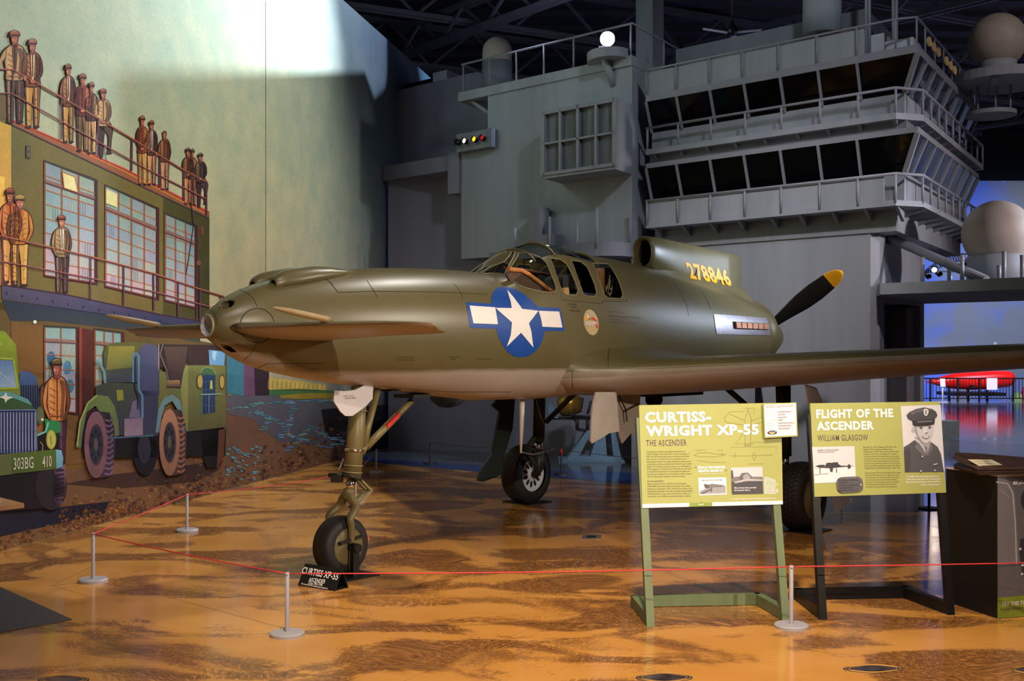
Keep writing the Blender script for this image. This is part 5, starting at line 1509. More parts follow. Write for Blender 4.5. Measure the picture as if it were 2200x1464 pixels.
def wing(side):
    m = MB(); rr = []; pvs = []
    for v, sl_, ch, w0, up_, dn_, dr in WG:
        q = []
        for x in reversed(XS):      # lower side from the back to the front, then the upper side
            q.append((A(sl_ + ch * x, v * side, w0 - dr * x - dn_ * af(x)), -1.0 if x > .02 else -.02 ))
        for x in XS[1:-1]:
            q.append((A(sl_ + ch * x, v * side, w0 - dr * x + up_ * af(x)), 1.0))
        rr.append([p for p, _ in q]); pvs += [a_ for _, a_ in q]
    if side < 0: rr = [list(reversed(r)) for r in rr]; n_ = len(rr[0]); pvs = [pvs[i * n_ + (n_ - 1 - j)] for i in range(len(rr)) for j in range(n_)]
    m.loft(rr, 0, True, True, True, True)
    for i, a_ in enumerate(pvs): m.pv[i] = a_ * .2
    return m
for side in (1, -1):
    m = wing(side); wo = m.build('wing', M_PAINT, air)
    if side > 0: WB = BVHTree.FromPolygons(m.v, m.f)
    # rudder fin near the tip, above and below the wing
    fs = []
    for t, c0, c1 in [(-.86, .55, .62), (-.84, .40, .80), (-.75, .25, .98), (-.55, .10, 1.12), (-.25, .02, 1.20), (.1, .0, 1.22), (.5, .22, 1.20), (.85, .5, 1.15), (1.0, .68, 1.08), (1.04, .8, 1.0)]:
        zc = 1.80 + t; ch = c1 - c0
        fs.append([A(1.05 + c0 + ch * (0.5 - 0.5 * math.cos(a_)), (4.72 + .035 * math.sin(a_) * min(1, ch)) * side, zc) for a_ in [2 * math.pi * i / 20 for i in range(20)]])
    m = MB(); m.loft(fs, 0, True, True, True, True); m.build('fin', mat('fin_olive', (70, 70, 56), .5, var=.08), air)
panel_line(crop([(830, 0), (835, 60), (826, 130), (828, 210), (830, 225)], 1100, 732, 4), WB, .0025)
panel_line(crop([(520, 255), (515, 330), (525, 420)], 1100, 732, 4), WB, .0025)

# ---- canards
CN = [(.20, -5.46, .80, 1.938, .060, .070), (.45, -5.415, .695, 1.942, .055, .064), (.75, -5.367, .60, 1.945, .048, .056), (1.05, -5.32, .50, 1.946, .041, .046), (1.40, -5.265, .41, 1.945, .032, .034), (1.62, -5.225, .34, 1.943, .024, .025), (1.74, -5.18, .26, 1.942, .016, .016), (1.80, -5.12, .16, 1.941, .008, .008), (1.815, -5.08, .05, 1.94, .003, .003)]
for side in (1, -1):
    m = MB(); rr = []; pv_ = []
    vs = [c_[0] for c_ in CN]
    for i in range(31):
        v = vs[0] + (vs[-1] - vs[0]) * (1 - (1 - i / 30) ** 1.5)
        sl_, ch, w0, up_, dn_ = [pchip(vs, [c_[k_] for c_ in CN], v) for k_ in range(1, 6)]
        q = []; a_ = []
        for x in reversed(XS): q.append(A(sl_ + ch * x, v * side, w0 - (.045 + .06 * ch / .8) * x - dn_ * af(x) * .75)); a_.append(-.2 if x > .04 else 0.0)
        for x in XS[1:-1]: q.append(A(sl_ + ch * x, v * side, w0 - (.045 + .06 * ch / .8) * x + up_ * af(x) * .75)); a_.append(.2)
        if side < 0: q.reverse(); a_.reverse()
        rr.append(q); pv_ += a_
    m.loft(rr, 0, True, True, True, True)
    for i, a_ in enumerate(pv_): m.pv[i] = a_
    cn = m.build('canard', M_PAINT, air)
    b0, b1 = A(-5.30, 1.05 * side, 1.968), A(-5.74, 1.042 * side, 2.035)
    dr = (b1 - b0); 
    m = MB(); m.tube([b0 - dr * .05, b0 + dr * .05, b0 + dr * .5, b0 + dr * .7, b0 + dr * .85, b0 + dr * .95, b1], [.021, .022, .022, .020, .015, .009, .001], 16); m.build('mass_balance', mat('balance_tan', (142, 122, 88), .4), cn)
    m = MB(); m.sphere(A(-4.86, .62 * side, 1.872), .03, 14, 8); m.build('hinge_fairing', M_GREYU, cn)

# ---- cockpit
m = MB()
m.obox(A(-3.0, -.42, 1.72), PORT * .84, AFT * 2.35, UP * .02)
for s_ in (-.35, -2.9):
    m.prism([A(s_, v * .95, 1.93 + (w - 1.93) * .95) for v, w in fus_ring(s_)], AFT * .02)
m.build('cockpit_tub', mat('cockpit_green', (104, 98, 76), .7, var=.25, scale=6), air)
m = MB(); m.obox(A(-1.45, -.23, 1.8), PORT * .46, AFT * .07 , UP * .52); m.obox(A(-1.75, -.23, 1.78), PORT * .46, AFT * .35, UP * .08); m.obox(A(-1.47, -.10, 2.36), PORT * .2, AFT * .08, UP * .16)
m.build('pilot_seat', mat('seat_leather', (44, 40, 40), .6), air, bevel=.02)
m = MB(); m.obox(A(-2.52, -.34, 1.95), PORT * .68, AFT * .05, UP * .34); m.build('instrument_panel', mat('instrument_dark', (40, 32, 28), .6, var=.4, scale=40), air)
M_PAD = mat('padded_tan', (196, 128, 70), .6, var=.12)
m = MB(); m.tube([AP(x, y, .34) for x, y in ((1092, 578), (1104, 580), (1120, 581), (1136, 590), (1155, 604), (1172, 617), (1190, 630))], .020, 10); m.build('cockpit_coaming', M_PAD, air)
m = MB(); m.prism([AP(x, y, .33) for x, y in ((1088, 590), (1104, 582), (1120, 583), (1155, 606), (1186, 628), (1186, 640), (1140, 632), (1100, 610))], -PORT * .02); m.build('cockpit_side_wall', mat('cockpit_brown', (84, 58, 44), .6, var=.35, scale=30), air)
m = MB(); m.tube([A(-2.1, -.27, 2.56), A(-1.7, -.28, 2.55), A(-1.35, -.28, 2.52)], .016, 8); m.tube([A(-2.05, -.36, 1.9), A(-2.0, -.27, 2.5)], .02, 8); m.tube([A(-2.0, -.12, 2.0), A(-1.98, -.12, 2.4)], .012, 8); m.build('canopy_rail', M_STK, air)
m = MB(); m.prism([AP(x, y, .24) for x, y in ((1282, 576), (1299, 576), (1300, 640), (1288, 640))], -PORT * .03); m.build('equipment_board', mat('rack_wood', (150, 104, 66), .6, var=.2), air)
m = MB(); m.prism([AP(x, y, .10) for x, y in ((1290, 590), (1330, 590), (1340, 645), (1290, 645))], -PORT * .05); m.build('radio_box', mat('radio_dark', (64, 52, 46), .6, var=.5, scale=40), air)
m = MB()
rq = random.Random(5)
for _ in range(26):
    x, y = rq.uniform(1303, 1332), rq.uniform(606, 640); p = AP(x, y, rq.uniform(.14, .3)); m.tube([p, p + V3((rq.uniform(-.03, .03), rq.uniform(-.03, .03), rq.uniform(.04, .14)))], .006, 6)
m.build('wiring', mat('wire_metal', (190, 176, 160), .35, metal=.4), air)
m = MB(); m.prism([AP(x, y, .30) for x, y in ((1205, 621), (1212, 618), (1222, 618), (1224, 636), (1216, 636), (1211, 628))], -PORT * .03); m.build('seat_strap', mat('strap_tan', (222, 168, 116), .7), air)
m = MB(); m.prism([AP(x, y, .28) for x, y in ((1252, 628), (1280, 631), (1278, 640), (1256, 640))], -PORT * .2); m.build('seat_cushion', mat('cushion_blue', (52, 60, 96), .7), air)
m = MB(); m.prism([AP(x, y, .12) for x, y in ((1204, 600), (1216, 590), (1222, 594), (1220, 632), (1206, 632))], -PORT * .2); m.build('headrest', mat('headrest_grey', (84, 86, 92), .7), air)

# ---- nose undercarriage
def smooth3(p, n=5):
    out = []
    for i in range(len(p) - 1):
        p0, p1, p2, p3 = p[max(i - 1, 0)], p[i], p[i + 1], p[min(i + 2, len(p) - 1)]
        for j in range(n):
            t = j / n; out.append(.5 * (2 * p1 + (p2 - p0) * t + (2 * p0 - 5 * p1 + 4 * p2 - p3) * t * t + (3 * p1 - p0 - 3 * p2 + p3) * t ** 3))
    return out + [p[-1]]
def wheel_profile(r, hw):
    return [(-hw * .98, r * .62), (-hw, r * .74), (-hw * .93, r * .87), (-hw * .68, r * .965), (-hw * .3, r * .998), (hw * .3, r * .998), (hw * .68, r * .965), (hw * .93, r * .87), (hw, r * .74), (hw * .98, r * .62)]
nn = gnd(735, 1236); NS = sof(nn); WC = A(NS, 0.0, .232)
m = MB(); m.lathe(WC, PORT, wheel_profile(.232, .10), 64); nw = m.build('nose_wheel', M_RUB, air)
m = MB()
for k_ in (1, -1): m.lathe(WC, PORT * k_, [(.06, .150), (.097, .148), (.106, .120), (.108, 0.0)], 56)
m.lathe(WC, PORT, [(-.1, .15), (.1, .15)], 40); m.build('hub_disc', M_GEAR, nw)
m = MB(); pm = WC + PORT * .085 + UP * .02 + AFT * .2; m.obox(pm, PORT * .012, AFT * .012, UP * .03); m.build('tyre_mark', mat('mark_orange', (206, 96, 60), .6), nw)
top_ = AP(772, 845); mid_ = AP(757, 1027); pis = AP(750, 1054); frk = AP(747, 1072)
m = MB(); m.tube([top_ + UP * .05, top_ + (mid_ - top_) * .5, mid_], [.066, .070, .070], 28); lg = m.build('nose_strut', M_GEAR, air)
m = MB()
for t in (.20, .66, .85, .93): m.tube([top_ + (mid_ - top_) * t, top_ + (mid_ - top_) * (t + .014)], .077, 28)
m.build('strut_collar', M_TRIM, lg)
m = MB(); m.tube([top_ + (mid_ - top_) * .665, top_ + (mid_ - top_) * .69], .0785, 28); m.build('strut_band', M_CHROME, lg)
m = MB(); m.tube([mid_, pis], .036, 24); m.build('piston', M_CHROME, lg)
m = MB(); m.tube([mid_ + (mid_ - pis) * .12, mid_ + (pis - mid_) * .08], .082, 24); m.obox(mid_ + V3((-.17, -.02, -.035)), V3((.09, 0, 0)), V3((0, .07, 0)), V3((0, 0, .055))); m.tube([mid_ + V3((-.19, .0, .02)), mid_ + V3((-.06, 0, .03))], .016, 10); m.build('steering_clamp', M_GEARD, lg)
m = MB(); m.tube([pis + UP * .01, frk], [.042, .05], 20)
ax = V3(WC)
for k_ in (1, -1):
    q = smooth3([frk + UP * .03, frk + PORT * .05 * k_ + UP * .0, frk + PORT * .095 * k_ - UP * .06, A(NS - .005, .126 * k_, .46), A(NS - .0, .130 * k_, .38), A(NS, .130 * k_, .26)])
    m.tube(q, [.042 - .018 * i / (len(q) - 1) for i in range(len(q))], 16)
m.build('fork', M_GEAR, lg)
m = MB()
m.bar(A(NS - .12, .135, .275), A(NS + .10, .135, .305), .02, .03, PORT); m.tube([A(NS, -.16, .232), A(NS, .19, .232)], .026, 14); m.build('axle', M_GEARD, lg)
k1, k2, k3 = AP(763, 1024, .0), AP(791, 1054, .0), AP(756, 1092, .0)
m = MB()
for v_ in (.03, -.03):
    m.bar(k1 + PORT * v_, k2 + PORT * v_, .014, .03, PORT); m.bar(k3 + PORT * v_, k2 + PORT * v_, .014, .03, PORT)
m.tube([k2 - PORT * .045, k2 + PORT * .045], .014, 10); m.build('torque_link', M_TRIM, lg)
m = MB(); m.tube([AP(812, 836), AP(790, 920), AP(781, 966)], .028, 16); m.build('side_brace', M_GEAR, lg)
m = MB(); d0, d1 = AP(884, 862), AP(786, 962); m.tube([d0, d0 + (d1 - d0) * .36], .026, 16); m.tube([d0 + (d1 - d0) * .32, d1], .031, 16); m.tube([AP(786, 955), AP(776, 975)], .03, 12); m.build('drag_brace', M_GEAR, lg)
m = MB(); a_, b_ = d0 + (d1 - d0) * .34, d0 + (d1 - d0) * .60
m.prism([a_ + UP * .03, b_ + UP * .035, b_ + UP * .0 , a_ - UP * .0], PORT * .04); m.build('safety_flag', M_RED, lg)
m = MB(); m.obox(AP(846, 855, -.12), PORT * .24, AFT * .19, UP * .03); m.build('brace_bracket', M_BLACK, air)
DR = crop([(675, 430), (760, 436), (850, 426), (905, 400), (950, 372), (1008, 372), (1003, 500), (945, 565), (830, 648), (770, 650), (725, 610), (668, 520)], *K2)
m = MB(); m.prism([AP(x, y, .10) for x, y in DR], -PORT * .012); nd = m.build('nose_gear_door', M_WHITE, air); nd['label'] = 'white nose gear door'
m = MB()
for txt, x, y in (('WATER - GLYCOL', 737, 853), ('DRAIN HERE', 741, 857.5)):
    p_ = AP(x, y, .103); put_text(m, txt, p_ + PORT * .002, AFT, UP, .009, width=.11)
m.build('stencil', M_STENCIL, nd)
m = MB(); m.obox(AP(806, 838, -.1) , PORT * .2, AFT * .10, UP * -.01); m.build('gear_well', M_DARK, air)
m = MB(); m.tube([AP(738, 986, .02), AP(732, 1000, .06), AP(727, 1012, .06)], .005, 6); m.build('brake_line', M_ALU, lg)

# ---- main undercarriage
def main_wheel(s, v, face):
    c_ = A(s, v, .335)
    m = MB(); R_, H_ = .335, .125
    m.lathe(c_, PORT, wheel_profile(R_, H_), 72); w_ = m.build('main_wheel', M_RUB, air)
    tm_ = MB()
    for row in range(-2, 3):
        for i in range(44):
            a0 = 2 * math.pi * (i + (.5 if row % 2 else 0) + .07) / 44; a1 = a0 + 2 * math.pi * .86 / 44
            p0_, p1_ = row * .042 - .0185, row * .042 + .0185
            def rad(q): 
                t_ = abs(q) / H_
                return R_ * (1.004 - .035 * max(0, t_ - .35) / .4 - .0 )
            ring2 = []
            for a_ in (a0, a1):
                d_ = AFT * math.cos(a_) + UP * math.sin(a_)
                ring2.append((c_ + PORT * p0_ + d_ * rad(p0_), c_ + PORT * p1_ + d_ * rad(p1_), d_))
            b0_, b1_, d0_ = ring2[0]; e0_, e1_, d1_ = ring2[1]
            h_ = .006
            tm_.add([b0_, b1_, e1_, e0_, b0_ + d0_ * h_, b1_ + d0_ * h_, e1_ + d1_ * h_, e0_ + d1_ * h_], [(4, 5, 6, 7), (0, 1, 5, 4), (1, 2, 6, 5), (2, 3, 7, 6), (3, 0, 4, 7)])
    tm_.build('tread', M_RUB, w_)
    hub = MB()
    if face == 'spoked':
        hub.lathe(c_, PORT, [(.06, .205), (.098, .205), (.104, .19), (.088, .17), (.088, .07), (.112, .055), (.115, 0)], 56)
        ho = hub.build('wheel_hub', M_PALE, w_); ho['label'] = 'pale spoked wheel hub'
        sl = MB()
        for i in range(11):
            a_ = 2 * math.pi * i / 11; d_ = AFT * math.cos(a_) + UP * math.sin(a_); t_ = AFT * -math.sin(a_) + UP * math.cos(a_)
            sl.prism([c_ + PORT * .0885 + d_ * (.12 + .038 * math.cos(b_)) + t_ * (.019 * math.sin(b_)) for b_ in [2 * math.pi * q / 14 for q in range(14)]], PORT * .003)
        sl.build('spoke_opening', M_DARK, ho)
        m = MB(); m.tube([c_ + PORT * .1, c_ + PORT * .15], .035, 16); m.obox(c_ + PORT * .13 - UP * .02, PORT * .03, AFT * .08, UP * .03); m.build('brake_fitting', M_GEARD, ho)
    else:
        hub.lathe(c_, PORT, [(.06, .21), (.105, .21), (.112, .198), (.10, .185)], 56); ho = hub.build('wheel_rim', mat('rim_metal', (200, 160, 146), .3, metal=.8), w_)
        m = MB(); m.lathe(c_, PORT, [(.08, .186), (.085, .12), (.11, .08), (.115, 0)], 40); m.build('hub_disc', M_GEAR, ho)
    bk_ = MB(); bk_.lathe(c_, -PORT, [(.06, .21), (.10, .2), (.105, 0)], 40); bk_.build('brake_drum', M_GEARD, w_)
    return c_
cn_ = main_wheel(.1147, 1.695, 'plain'); cf_ = main_wheel(-.1147, -1.695, 'spoked')
for side, c_, s0_ in ((1, cn_, .1147), (-1, cf_, -.1147)):
    v_ = (1.695 - .19) * side
    t_ = A(s0_, v_ - .02 * side, 1.50); e_ = A(s0_, v_, .72); f_ = A(s0_, v_, .40)
    m = MB(); m.tube([t_, e_], [.075, .068], 20); st_ = m.build('main_strut', M_GEARD, air)
    m = MB(); m.tube([e_, A(s0_, v_, .60)], .045, 18); m.build('piston', M_CHROME, st_)
    m = MB(); m.tube([A(s0_, v_, .62), f_, A(s0_, v_ + .05 * side, .335), A(s0_, v_ + .12 * side, .335)], [.06, .055, .05, .045], 16); m.build('axle_fork', M_GEARD, st_)
    m = MB(); m.bar(A(s0_ - .07, v_, .78), A(s0_ - .25, v_, .62), .03, .05, PORT); m.bar(A(s0_ - .25, v_, .62), A(s0_ - .05, v_, .44), .03, .05, PORT); m.build('torque_link', M_GEARD, st_)
    m = MB(); m.tube([A(s0_ + .02, v_ - .1 * side, .95), A(s0_ - .02, v_ - .75 * side, 1.46)], .03, 12); m.build('side_brace', M_GEARD, st_)
    m = MB(); m.tube([A(s0_ - .09, v_ + .03, 1.45), A(s0_ - .1, v_ + .02, 1.0), A(s0_ - .09, v_, .7)], .012, 8); m.build('brake_line', M_BLACK, st_)
FD = crop([(1990, 90), (1860, 105), (1740, 230), (1860, 330), (1790, 740), (1750, 980), (1640, 1150), (1560, 1290), (1518, 1420), (1600, 1432), (1780, 1370), (1925, 1290), (1930, 1000), (2060, 600), (2100, 100)], 820, 840, 7.32)
m = MB(); m.prism([AP(x, y, -1.46) for x, y in FD], -PORT * .03); fd = m.build('main_gear_door', mat('gear_door_green', (30, 36, 24), .4, var=.15), air); fd['label'] = 'dark green door of the far main leg'
ND = [(1728, 826), (1752, 834), (1766, 868), (1800, 960), (1827, 1064), (1817, 1090), (1792, 1100), (1783, 1066), (1750, 940)]
m = MB(); m.prism([AP(x, y, 1.90) for x, y in ND], PORT * .015); nd2 = m.build('main_gear_door', M_WHITE, air); nd2['label'] = 'white door of the near main leg'
MD1 = crop([(1375, 20), (1695, 20), (1720, 330), (1745, 640), (1580, 670), (1470, 740), (1310, 830), (1295, 790), (1310, 400), (1330, 200)], 1090, 840, 7.32)
m = MB(); m.prism([AP(x, y, .62) for x, y in MD1], PORT * .015); m.build('wheel_bay_door', M_GREYU, air)
MD2 = crop([(1700, 20), (2090, 20), (2090, 650), (1940, 680), (1810, 830), (1765, 700)], 1090, 840, 7.32)
m = MB(); m.prism([AP(x, y, .30) for x, y in MD2], -PORT * .015); m.build('wheel_bay_door', M_GREYU, air)
m = MB(); m.obox(A(-.6, -.55, 1.30), PORT * 1.0, AFT * .9, UP * .1); m.build('wheel_bay', M_DARK, air)
m = MB()
p_ = AP(1345, 882, .36); m.tube([AP(1330, 850, .36), p_], .008, 6); m.tube([p_, AP(1372, 868, .36)], .01, 6); m.tube([p_, AP(1347, 906, .36)], .008, 6); m.build('door_linkage', M_GEARD, air)
m = MB(); m.lathe(AP(1412, 858, .2), -AFT, [(0, .07), (.12, .07), (.12, .062), (.0, .06), (0, 0)], 24); m.build('duct_outlet', M_DARK, air)
mst = [AP(1122, 848, -.05), AP(1121, 905, -.05), AP(1119, 974, -.05)]
m = MB(); m.tube(mst, [.028, .022, .010], 14); m.build('antenna_mast', M_WHITE, air)
m = MB(); m.tube([AP(1119, 971, -.05), AP(1128, 974, -.1), AP(1145, 977, -.2), AP(1165, 973, -.35), AP(1192, 965, -.5)], .007, 8); m.build('antenna_cable', M_ALU, air)
m = MB(); m.tube([AP(1192, 965, -.5), AP(1158, 886, -.55), AP(1150, 850, -.56)], .0022, 5); m.build('antenna_wire', M_ALU, air)
m = MB(); m.obox(AP(1133, 858, .0), PORT * .05, AFT * .06, UP * .06); m.build('drain_mast', M_GEAR, air)
# ------------------------------------------------------------------ things on the floor around the aircraft
M_STEEL = mat('painted_steel_grey', (168, 164, 172), 0.4, var=0.05)
M_STEELD = mat('dark_post', (52, 50, 60), 0.5, var=0.05)
M_ROPE = mat('rope_red', (222, 60, 66), 0.6, var=0.05)
M_ROPED = mat('rope_dark', (96, 60, 70), 0.6, var=0.05)

# wheel stand and plates
ws = thing('wheel_stand', 'black steel stand clamped to the nose wheel axle', 'stand', A(NS, 0, 0))
m = MB(); m.obox(A(NS - .16, -.24, 0), AFT * .34, PORT * .50, UP * .015); m.build('base_plate', M_BLACK, ws)
for k_ in (1, -1):
    m = MB(); m.obox(A(NS - .03, .17 * k_ - .02, .015), AFT * .06, PORT * .04, UP * .21); m.build('upright', M_BLACK, ws)
    m = MB(); m.tube([A(NS, .15 * k_, .232), A(NS, .215 * k_, .232)], [.036, .036], 18); m.build('axle_clamp', M_BLACK, ws)
for c_, lb in ((cn_, 'black steel plate under the near main wheel, behind the signs'), (cf_, 'black steel plate under the far spoked main wheel')):
    m = MB(); p_ = V3((c_.x, c_.y, 0)); m.obox(p_ - AFT * .2 - PORT * .20, AFT * .4, PORT * .42, UP * .012)
    tag(m.build('floor_plate', M_BLACK), lb, 'plate', 'plates under the main wheels')

# small tent sign in front of the nose wheel
f0, f1 = gnd(640, 1258), gnd(719, 1271)
fd_ = (f1 - f0); fn_ = V3((-fd_.y, fd_.x, 0)).normalized(); fr_ = fd_.normalized()
tent = thing('name_plate', 'small black tent sign in front of the nose wheel', 'sign', (f0 + f1) / 2)
ap = fn_ * .075 + UP * .15
m = MB(); m.prism([f0, f1, f1 + ap, f0 + ap], fn_ * .012); m.prism([f0 + fn_ * .15, f1 + fn_ * .15, f1 + ap + fn_ * .01, f0 + ap + fn_ * .01], -fn_ * .010); m.obox(f0, fd_, fn_ * .15, UP * .006); m.build('plate', M_BLACK, tent)
TF = Flat(f0, fr_, ap)
M_LETW = mat('lettering_white', (238, 236, 236), .5, var=.01)
def sign_text(m, F_, txt, x0, y0, x1, y1, hpx, bold=0.0, off=.002, k=0, space=1.0, align='L', shear=0.0):
    p, q = F_.hit(x0, y0, off), F_.hit(x1, y1, off)
    h_ = (F_.hit(x0, y0 - hpx, off) - p).length
    r_ = (q - p)
    put_text(m, txt, p, r_.normalized(), F_.u, h_, k, bold, 1.0, space, r_.length, 'L', None, shear)
m = MB()
sign_text(m, TF, 'CURTISS XP-55', 647.5, 1232, 724.5, 1247, 13, .016, space=1.06)
sign_text(m, TF, 'ASCENDER', 662.5, 1250, 697.5, 1254.5, 8, .012)
sign_text(m, TF, 'Circa 1941-1945', 662, 1255.5, 692, 1260, 5.4, .012)
sign_text(m, TF, 'On Loan from the Smithsonian Institution', 646.5, 1255.8, 703.5, 1267, 3.4, .01)
m.build('lettering', M_LETW, tent)

# stanchions
def stanchion(x, y, ytop, label, m_=None, rb=.108):
    c_ = gnd(x, y); top = EYE + (CY - ytop) * c_.y / FPX
    t = thing('stanchion', label, 'stanchion', c_, 'low rope stanchions')
    b = MB(); b.lathe(c_, UP, [(0, 0), (0, rb), (.018, rb), (.024, rb - .008), (.024, 0)], 48, 0, False); b.build('base', m_ or M_STEEL, t)
    b = MB(); b.lathe(c_, UP, [(.024, .0135), (top, .0135), (top + .002, .012), (top + .002, 0)], 18); b.build('post', m_ or M_STEEL, t)
    b = MB(); b.lathe(V3((c_.x, c_.y, top - .014)) - V3((0, .0145, 0)), V3((0, -1, 0)), [(-.004, .004), (.001, .004), (.001, 0)], 10); b.build('rope_hole', M_BLACK, t)
    return V3((c_.x, c_.y, top - .006))
s1 = stanchion(200, 1250, 1146, 'leftmost low grey stanchion, beside the dark floor mat')
s2 = stanchion(617, 1366, 1231, 'nearest low grey stanchion, in front of the tent sign')
s3 = stanchion(1700, 1349, 1216, 'low grey stanchion between the two green signs')
s4 = stanchion(402, 1142, 1062, 'low grey stanchion in front of the painted tanker lorry')
s6 = stanchion(764, 1078, 1013, 'low grey stanchion right behind the nose wheel leg')
s5 = stanchion(809, 1017, 966, 'low grey stanchion standing near the end of the painted wall')
s7 = stanchion(924, 997, 951, 'low dark stanchion by the grey wall under the fuselage', M_STEELD)
s8 = stanchion(1206, 1020, 966, 'low dark stanchion with a red tip beside the gold engine', M_STEELD)
m = MB(); m.tube([s8 - UP * .07, s8 + UP * .008], .018, 12); rt = m.build('post_tip', M_RED, None)
_st = [o for o in bpy.data.objects if o.get('label', '').startswith('low dark stanchion with a red tip')][0]
rt.parent = _st; rt.location = -V3(_st.location); rt['label'] = 'red post tip'
s9 = stanchion(1810, 1075, 1010, 'low grey stanchion hidden behind the right-hand green sign')
def rope(p, q, sag, label, m_=None, r=.0042, n_=14):
    pts = []
    for i in range(n_ + 1):
        t = i / n_; x = p + (q - p) * t; x.z -= sag * 4 * t * (1 - t); pts.append(x)
    b = MB(); b.tube(pts, r, 6)
    tag(b.build('barrier_rope', m_ or M_ROPE), label, 'rope', 'red barrier rope between stanchions')
rope(s1, s2, .012, 'red rope from the leftmost stanchion to the nearest one')
rope(s2, s3, .012, 'red rope crossing in front of the left green sign stand')
rope(s3, at(2320, 1207, 7.22), .004, 'red rope running right across the black display case')
rope(s1, s4, .006, 'red rope going back along the painted wall from the leftmost stanchion')
rope(s4, s6, .03, 'thin red rope behind the nose leg, along the painted wall')
rope(s6, s5, .02, 'thin red rope from behind the nose leg to the wall end', M_ROPED)
rope(s5, s7, .06, 'dark rope near the wall end, under the fuselage', M_ROPED)
rope(s7, s8, .03, 'dark rope in front of the grey wall, behind the far wheel', M_ROPED)
rope(s8, s9, .05, 'rope behind the left green sign, at the gold engine', M_ROPED)

# ------------------------------------------------------------------ the two green signs
M_GREEN = mat('sign_green', (164, 166, 92), 0.5, var=0.02)
M_PAPERW = mat('sign_white', (232, 226, 232), 0.5, var=0.01)
M_INK = mat('sign_ink', (92, 72, 86), 0.6, var=0.02)
M_INK2 = mat('sign_body_ink', (104, 96, 58), 0.6, var=0.02)
M_FRG = mat('stand_green', (104, 118, 84), 0.5, var=0.1, scale=12, streak=True)
M_TAB = mat('tab_green', (128, 150, 50), .5, var=.02)
GREYS = {}
def grey(v, tint=(0, -3, 4)):
    if v not in GREYS: GREYS[v] = mat('photo_tone_%d' % v, (max(0, v + tint[0]), max(0, v + tint[1]), min(255, v + tint[2])), 0.5, var=0.03, scale=60)
    return GREYS[v]
class Print:
    """flat coloured shapes and lettering printed on a sign"""
    def __init__(s, F_): s.F, s.m, s.mats = F_, MB(), []
    def k(s, m_):
        if m_ not in s.mats: s.mats.append(m_)
        return s.mats.index(m_)
    def poly(s, m_, pts, layer=1): s.m.poly([s.F.hit(x, y, .0009 * layer) for x, y in pts], s.k(m_))
    def line(s, m_, pts, w, layer=1):
        for (x0, y0), (x1, y1) in zip(pts[:-1], pts[1:]):
            l = math.hypot(x1 - x0, y1 - y0) or 1; nx_, ny_ = -(y1 - y0) / l * w / 2, (x1 - x0) / l * w / 2
            s.poly(m_, [(x0 + nx_, y0 + ny_), (x1 + nx_, y1 + ny_), (x1 - nx_, y1 - ny_), (x0 - nx_, y0 - ny_)], layer)
    def text(s, m_, txt, x0, y0, x1, y1, h_, bold=0.0, layer=2, space=1.0, shear=0.0):
        sign_text(s.m, s.F, txt, x0, y0, x1, y1, h_, bold, .0009 * layer, s.k(m_), space, 'L', shear)
    def block(s, m_, lines, x, y, dy, pxw, h_, bold=0.0, dx=0.0, rise=0.0, layer=2, align='L'):
        """text lines of natural width; pxw: width of the longest one in pixels"""
        ws_ = []
        for t in lines:
            vs, _ = text_geo(t, bold) if t.strip() else ([], None)
            ws_.append((max(v[0] for v in vs) - min(v[0] for v in vs)) if vs else 0)
        mx_ = max(ws_)
        for i, t in enumerate(lines):
            if not t.strip(): continue
            w_ = pxw * ws_[i] / mx_; yy = y + i * dy; xx = x + dx * i
            if align == 'R': xx = xx - w_
            s.text(m_, t, xx, yy, xx + w_, yy + rise * w_, h_, bold, layer)
    def build(s, name, parent, label=None):
        o = s.m.build(name, s.mats, parent)
        if label: o['label'] = label
        return o

def sign_stand(name, label, fl_, fr2, bl, br, m_, corners, lean, wleg, hb):
    t = thing('info_sign', label, 'sign', (fl_ + fr2) / 2)
    e = (fr2 - fl_).normalized(); bk_ = ((bl - fl_) + (br - fr2)); bk_.z = 0; dep = bk_.length / 2; bk_.normalize()
    u = (UP + bk_ * lean).normalized()
    F_ = Flat(fl_, e, u)
    fr_o = MB()
    for p, b, sg_ in ((fl_, bl, 1), (fr2, br, -1)):
        lo = p - (e * wleg if sg_ < 0 else V3())
        m = MB(); m.obox(lo + u * 0.0, e * wleg, bk_ * .045, u * 1.35); m.build('leg', m_, t)
        m = MB(); m.obox(lo + bk_ * .02 + UP * .004, e * wleg, (b - p) * .96, UP * hb); m.build('foot', m_, t)
    m = MB(); m.obox(bl + UP * .004, (br - bl), -bk_ * .045, UP * hb); m.build('rear_rail', m_, t)
    q = [F_.hit(x, y, .004) for x, y in corners]
    m = MB(); m.prism(q, -F_.n * .018)
    pn = m.build('panel', M_GREEN, t)
    F2 = Flat(q[0], e, u)
    return t, F2, F_
sgn1, G1, _f = sign_stand('info_sign', 'left green information sign on an olive green stand, headed in bold white capitals', gnd(1390, 1348), gnd(1697, 1334), gnd(1355, 1303), gnd(1634, 1298), M_FRG,
                      [(1373, 871), (1678, 866), (1682, 1084), (1380, 1092)], .23, .052, .075)
P = Print(G1)
P.text(M_PAPERW, 'CURTISS-', 1386, 907.5, 1528, 905.5, 20.5, .045, space=1.1)
P.text(M_PAPERW, 'WRIGHT XP-55', 1388, 937, 1631, 933, 20.5, .045, space=1.1)
P.text(M_INK, 'THE ASCENDER', 1388.5, 959, 1475.5, 957.5, 13, .004, space=1.1)
P.build('heading', sgn1)
P = Print(G1)
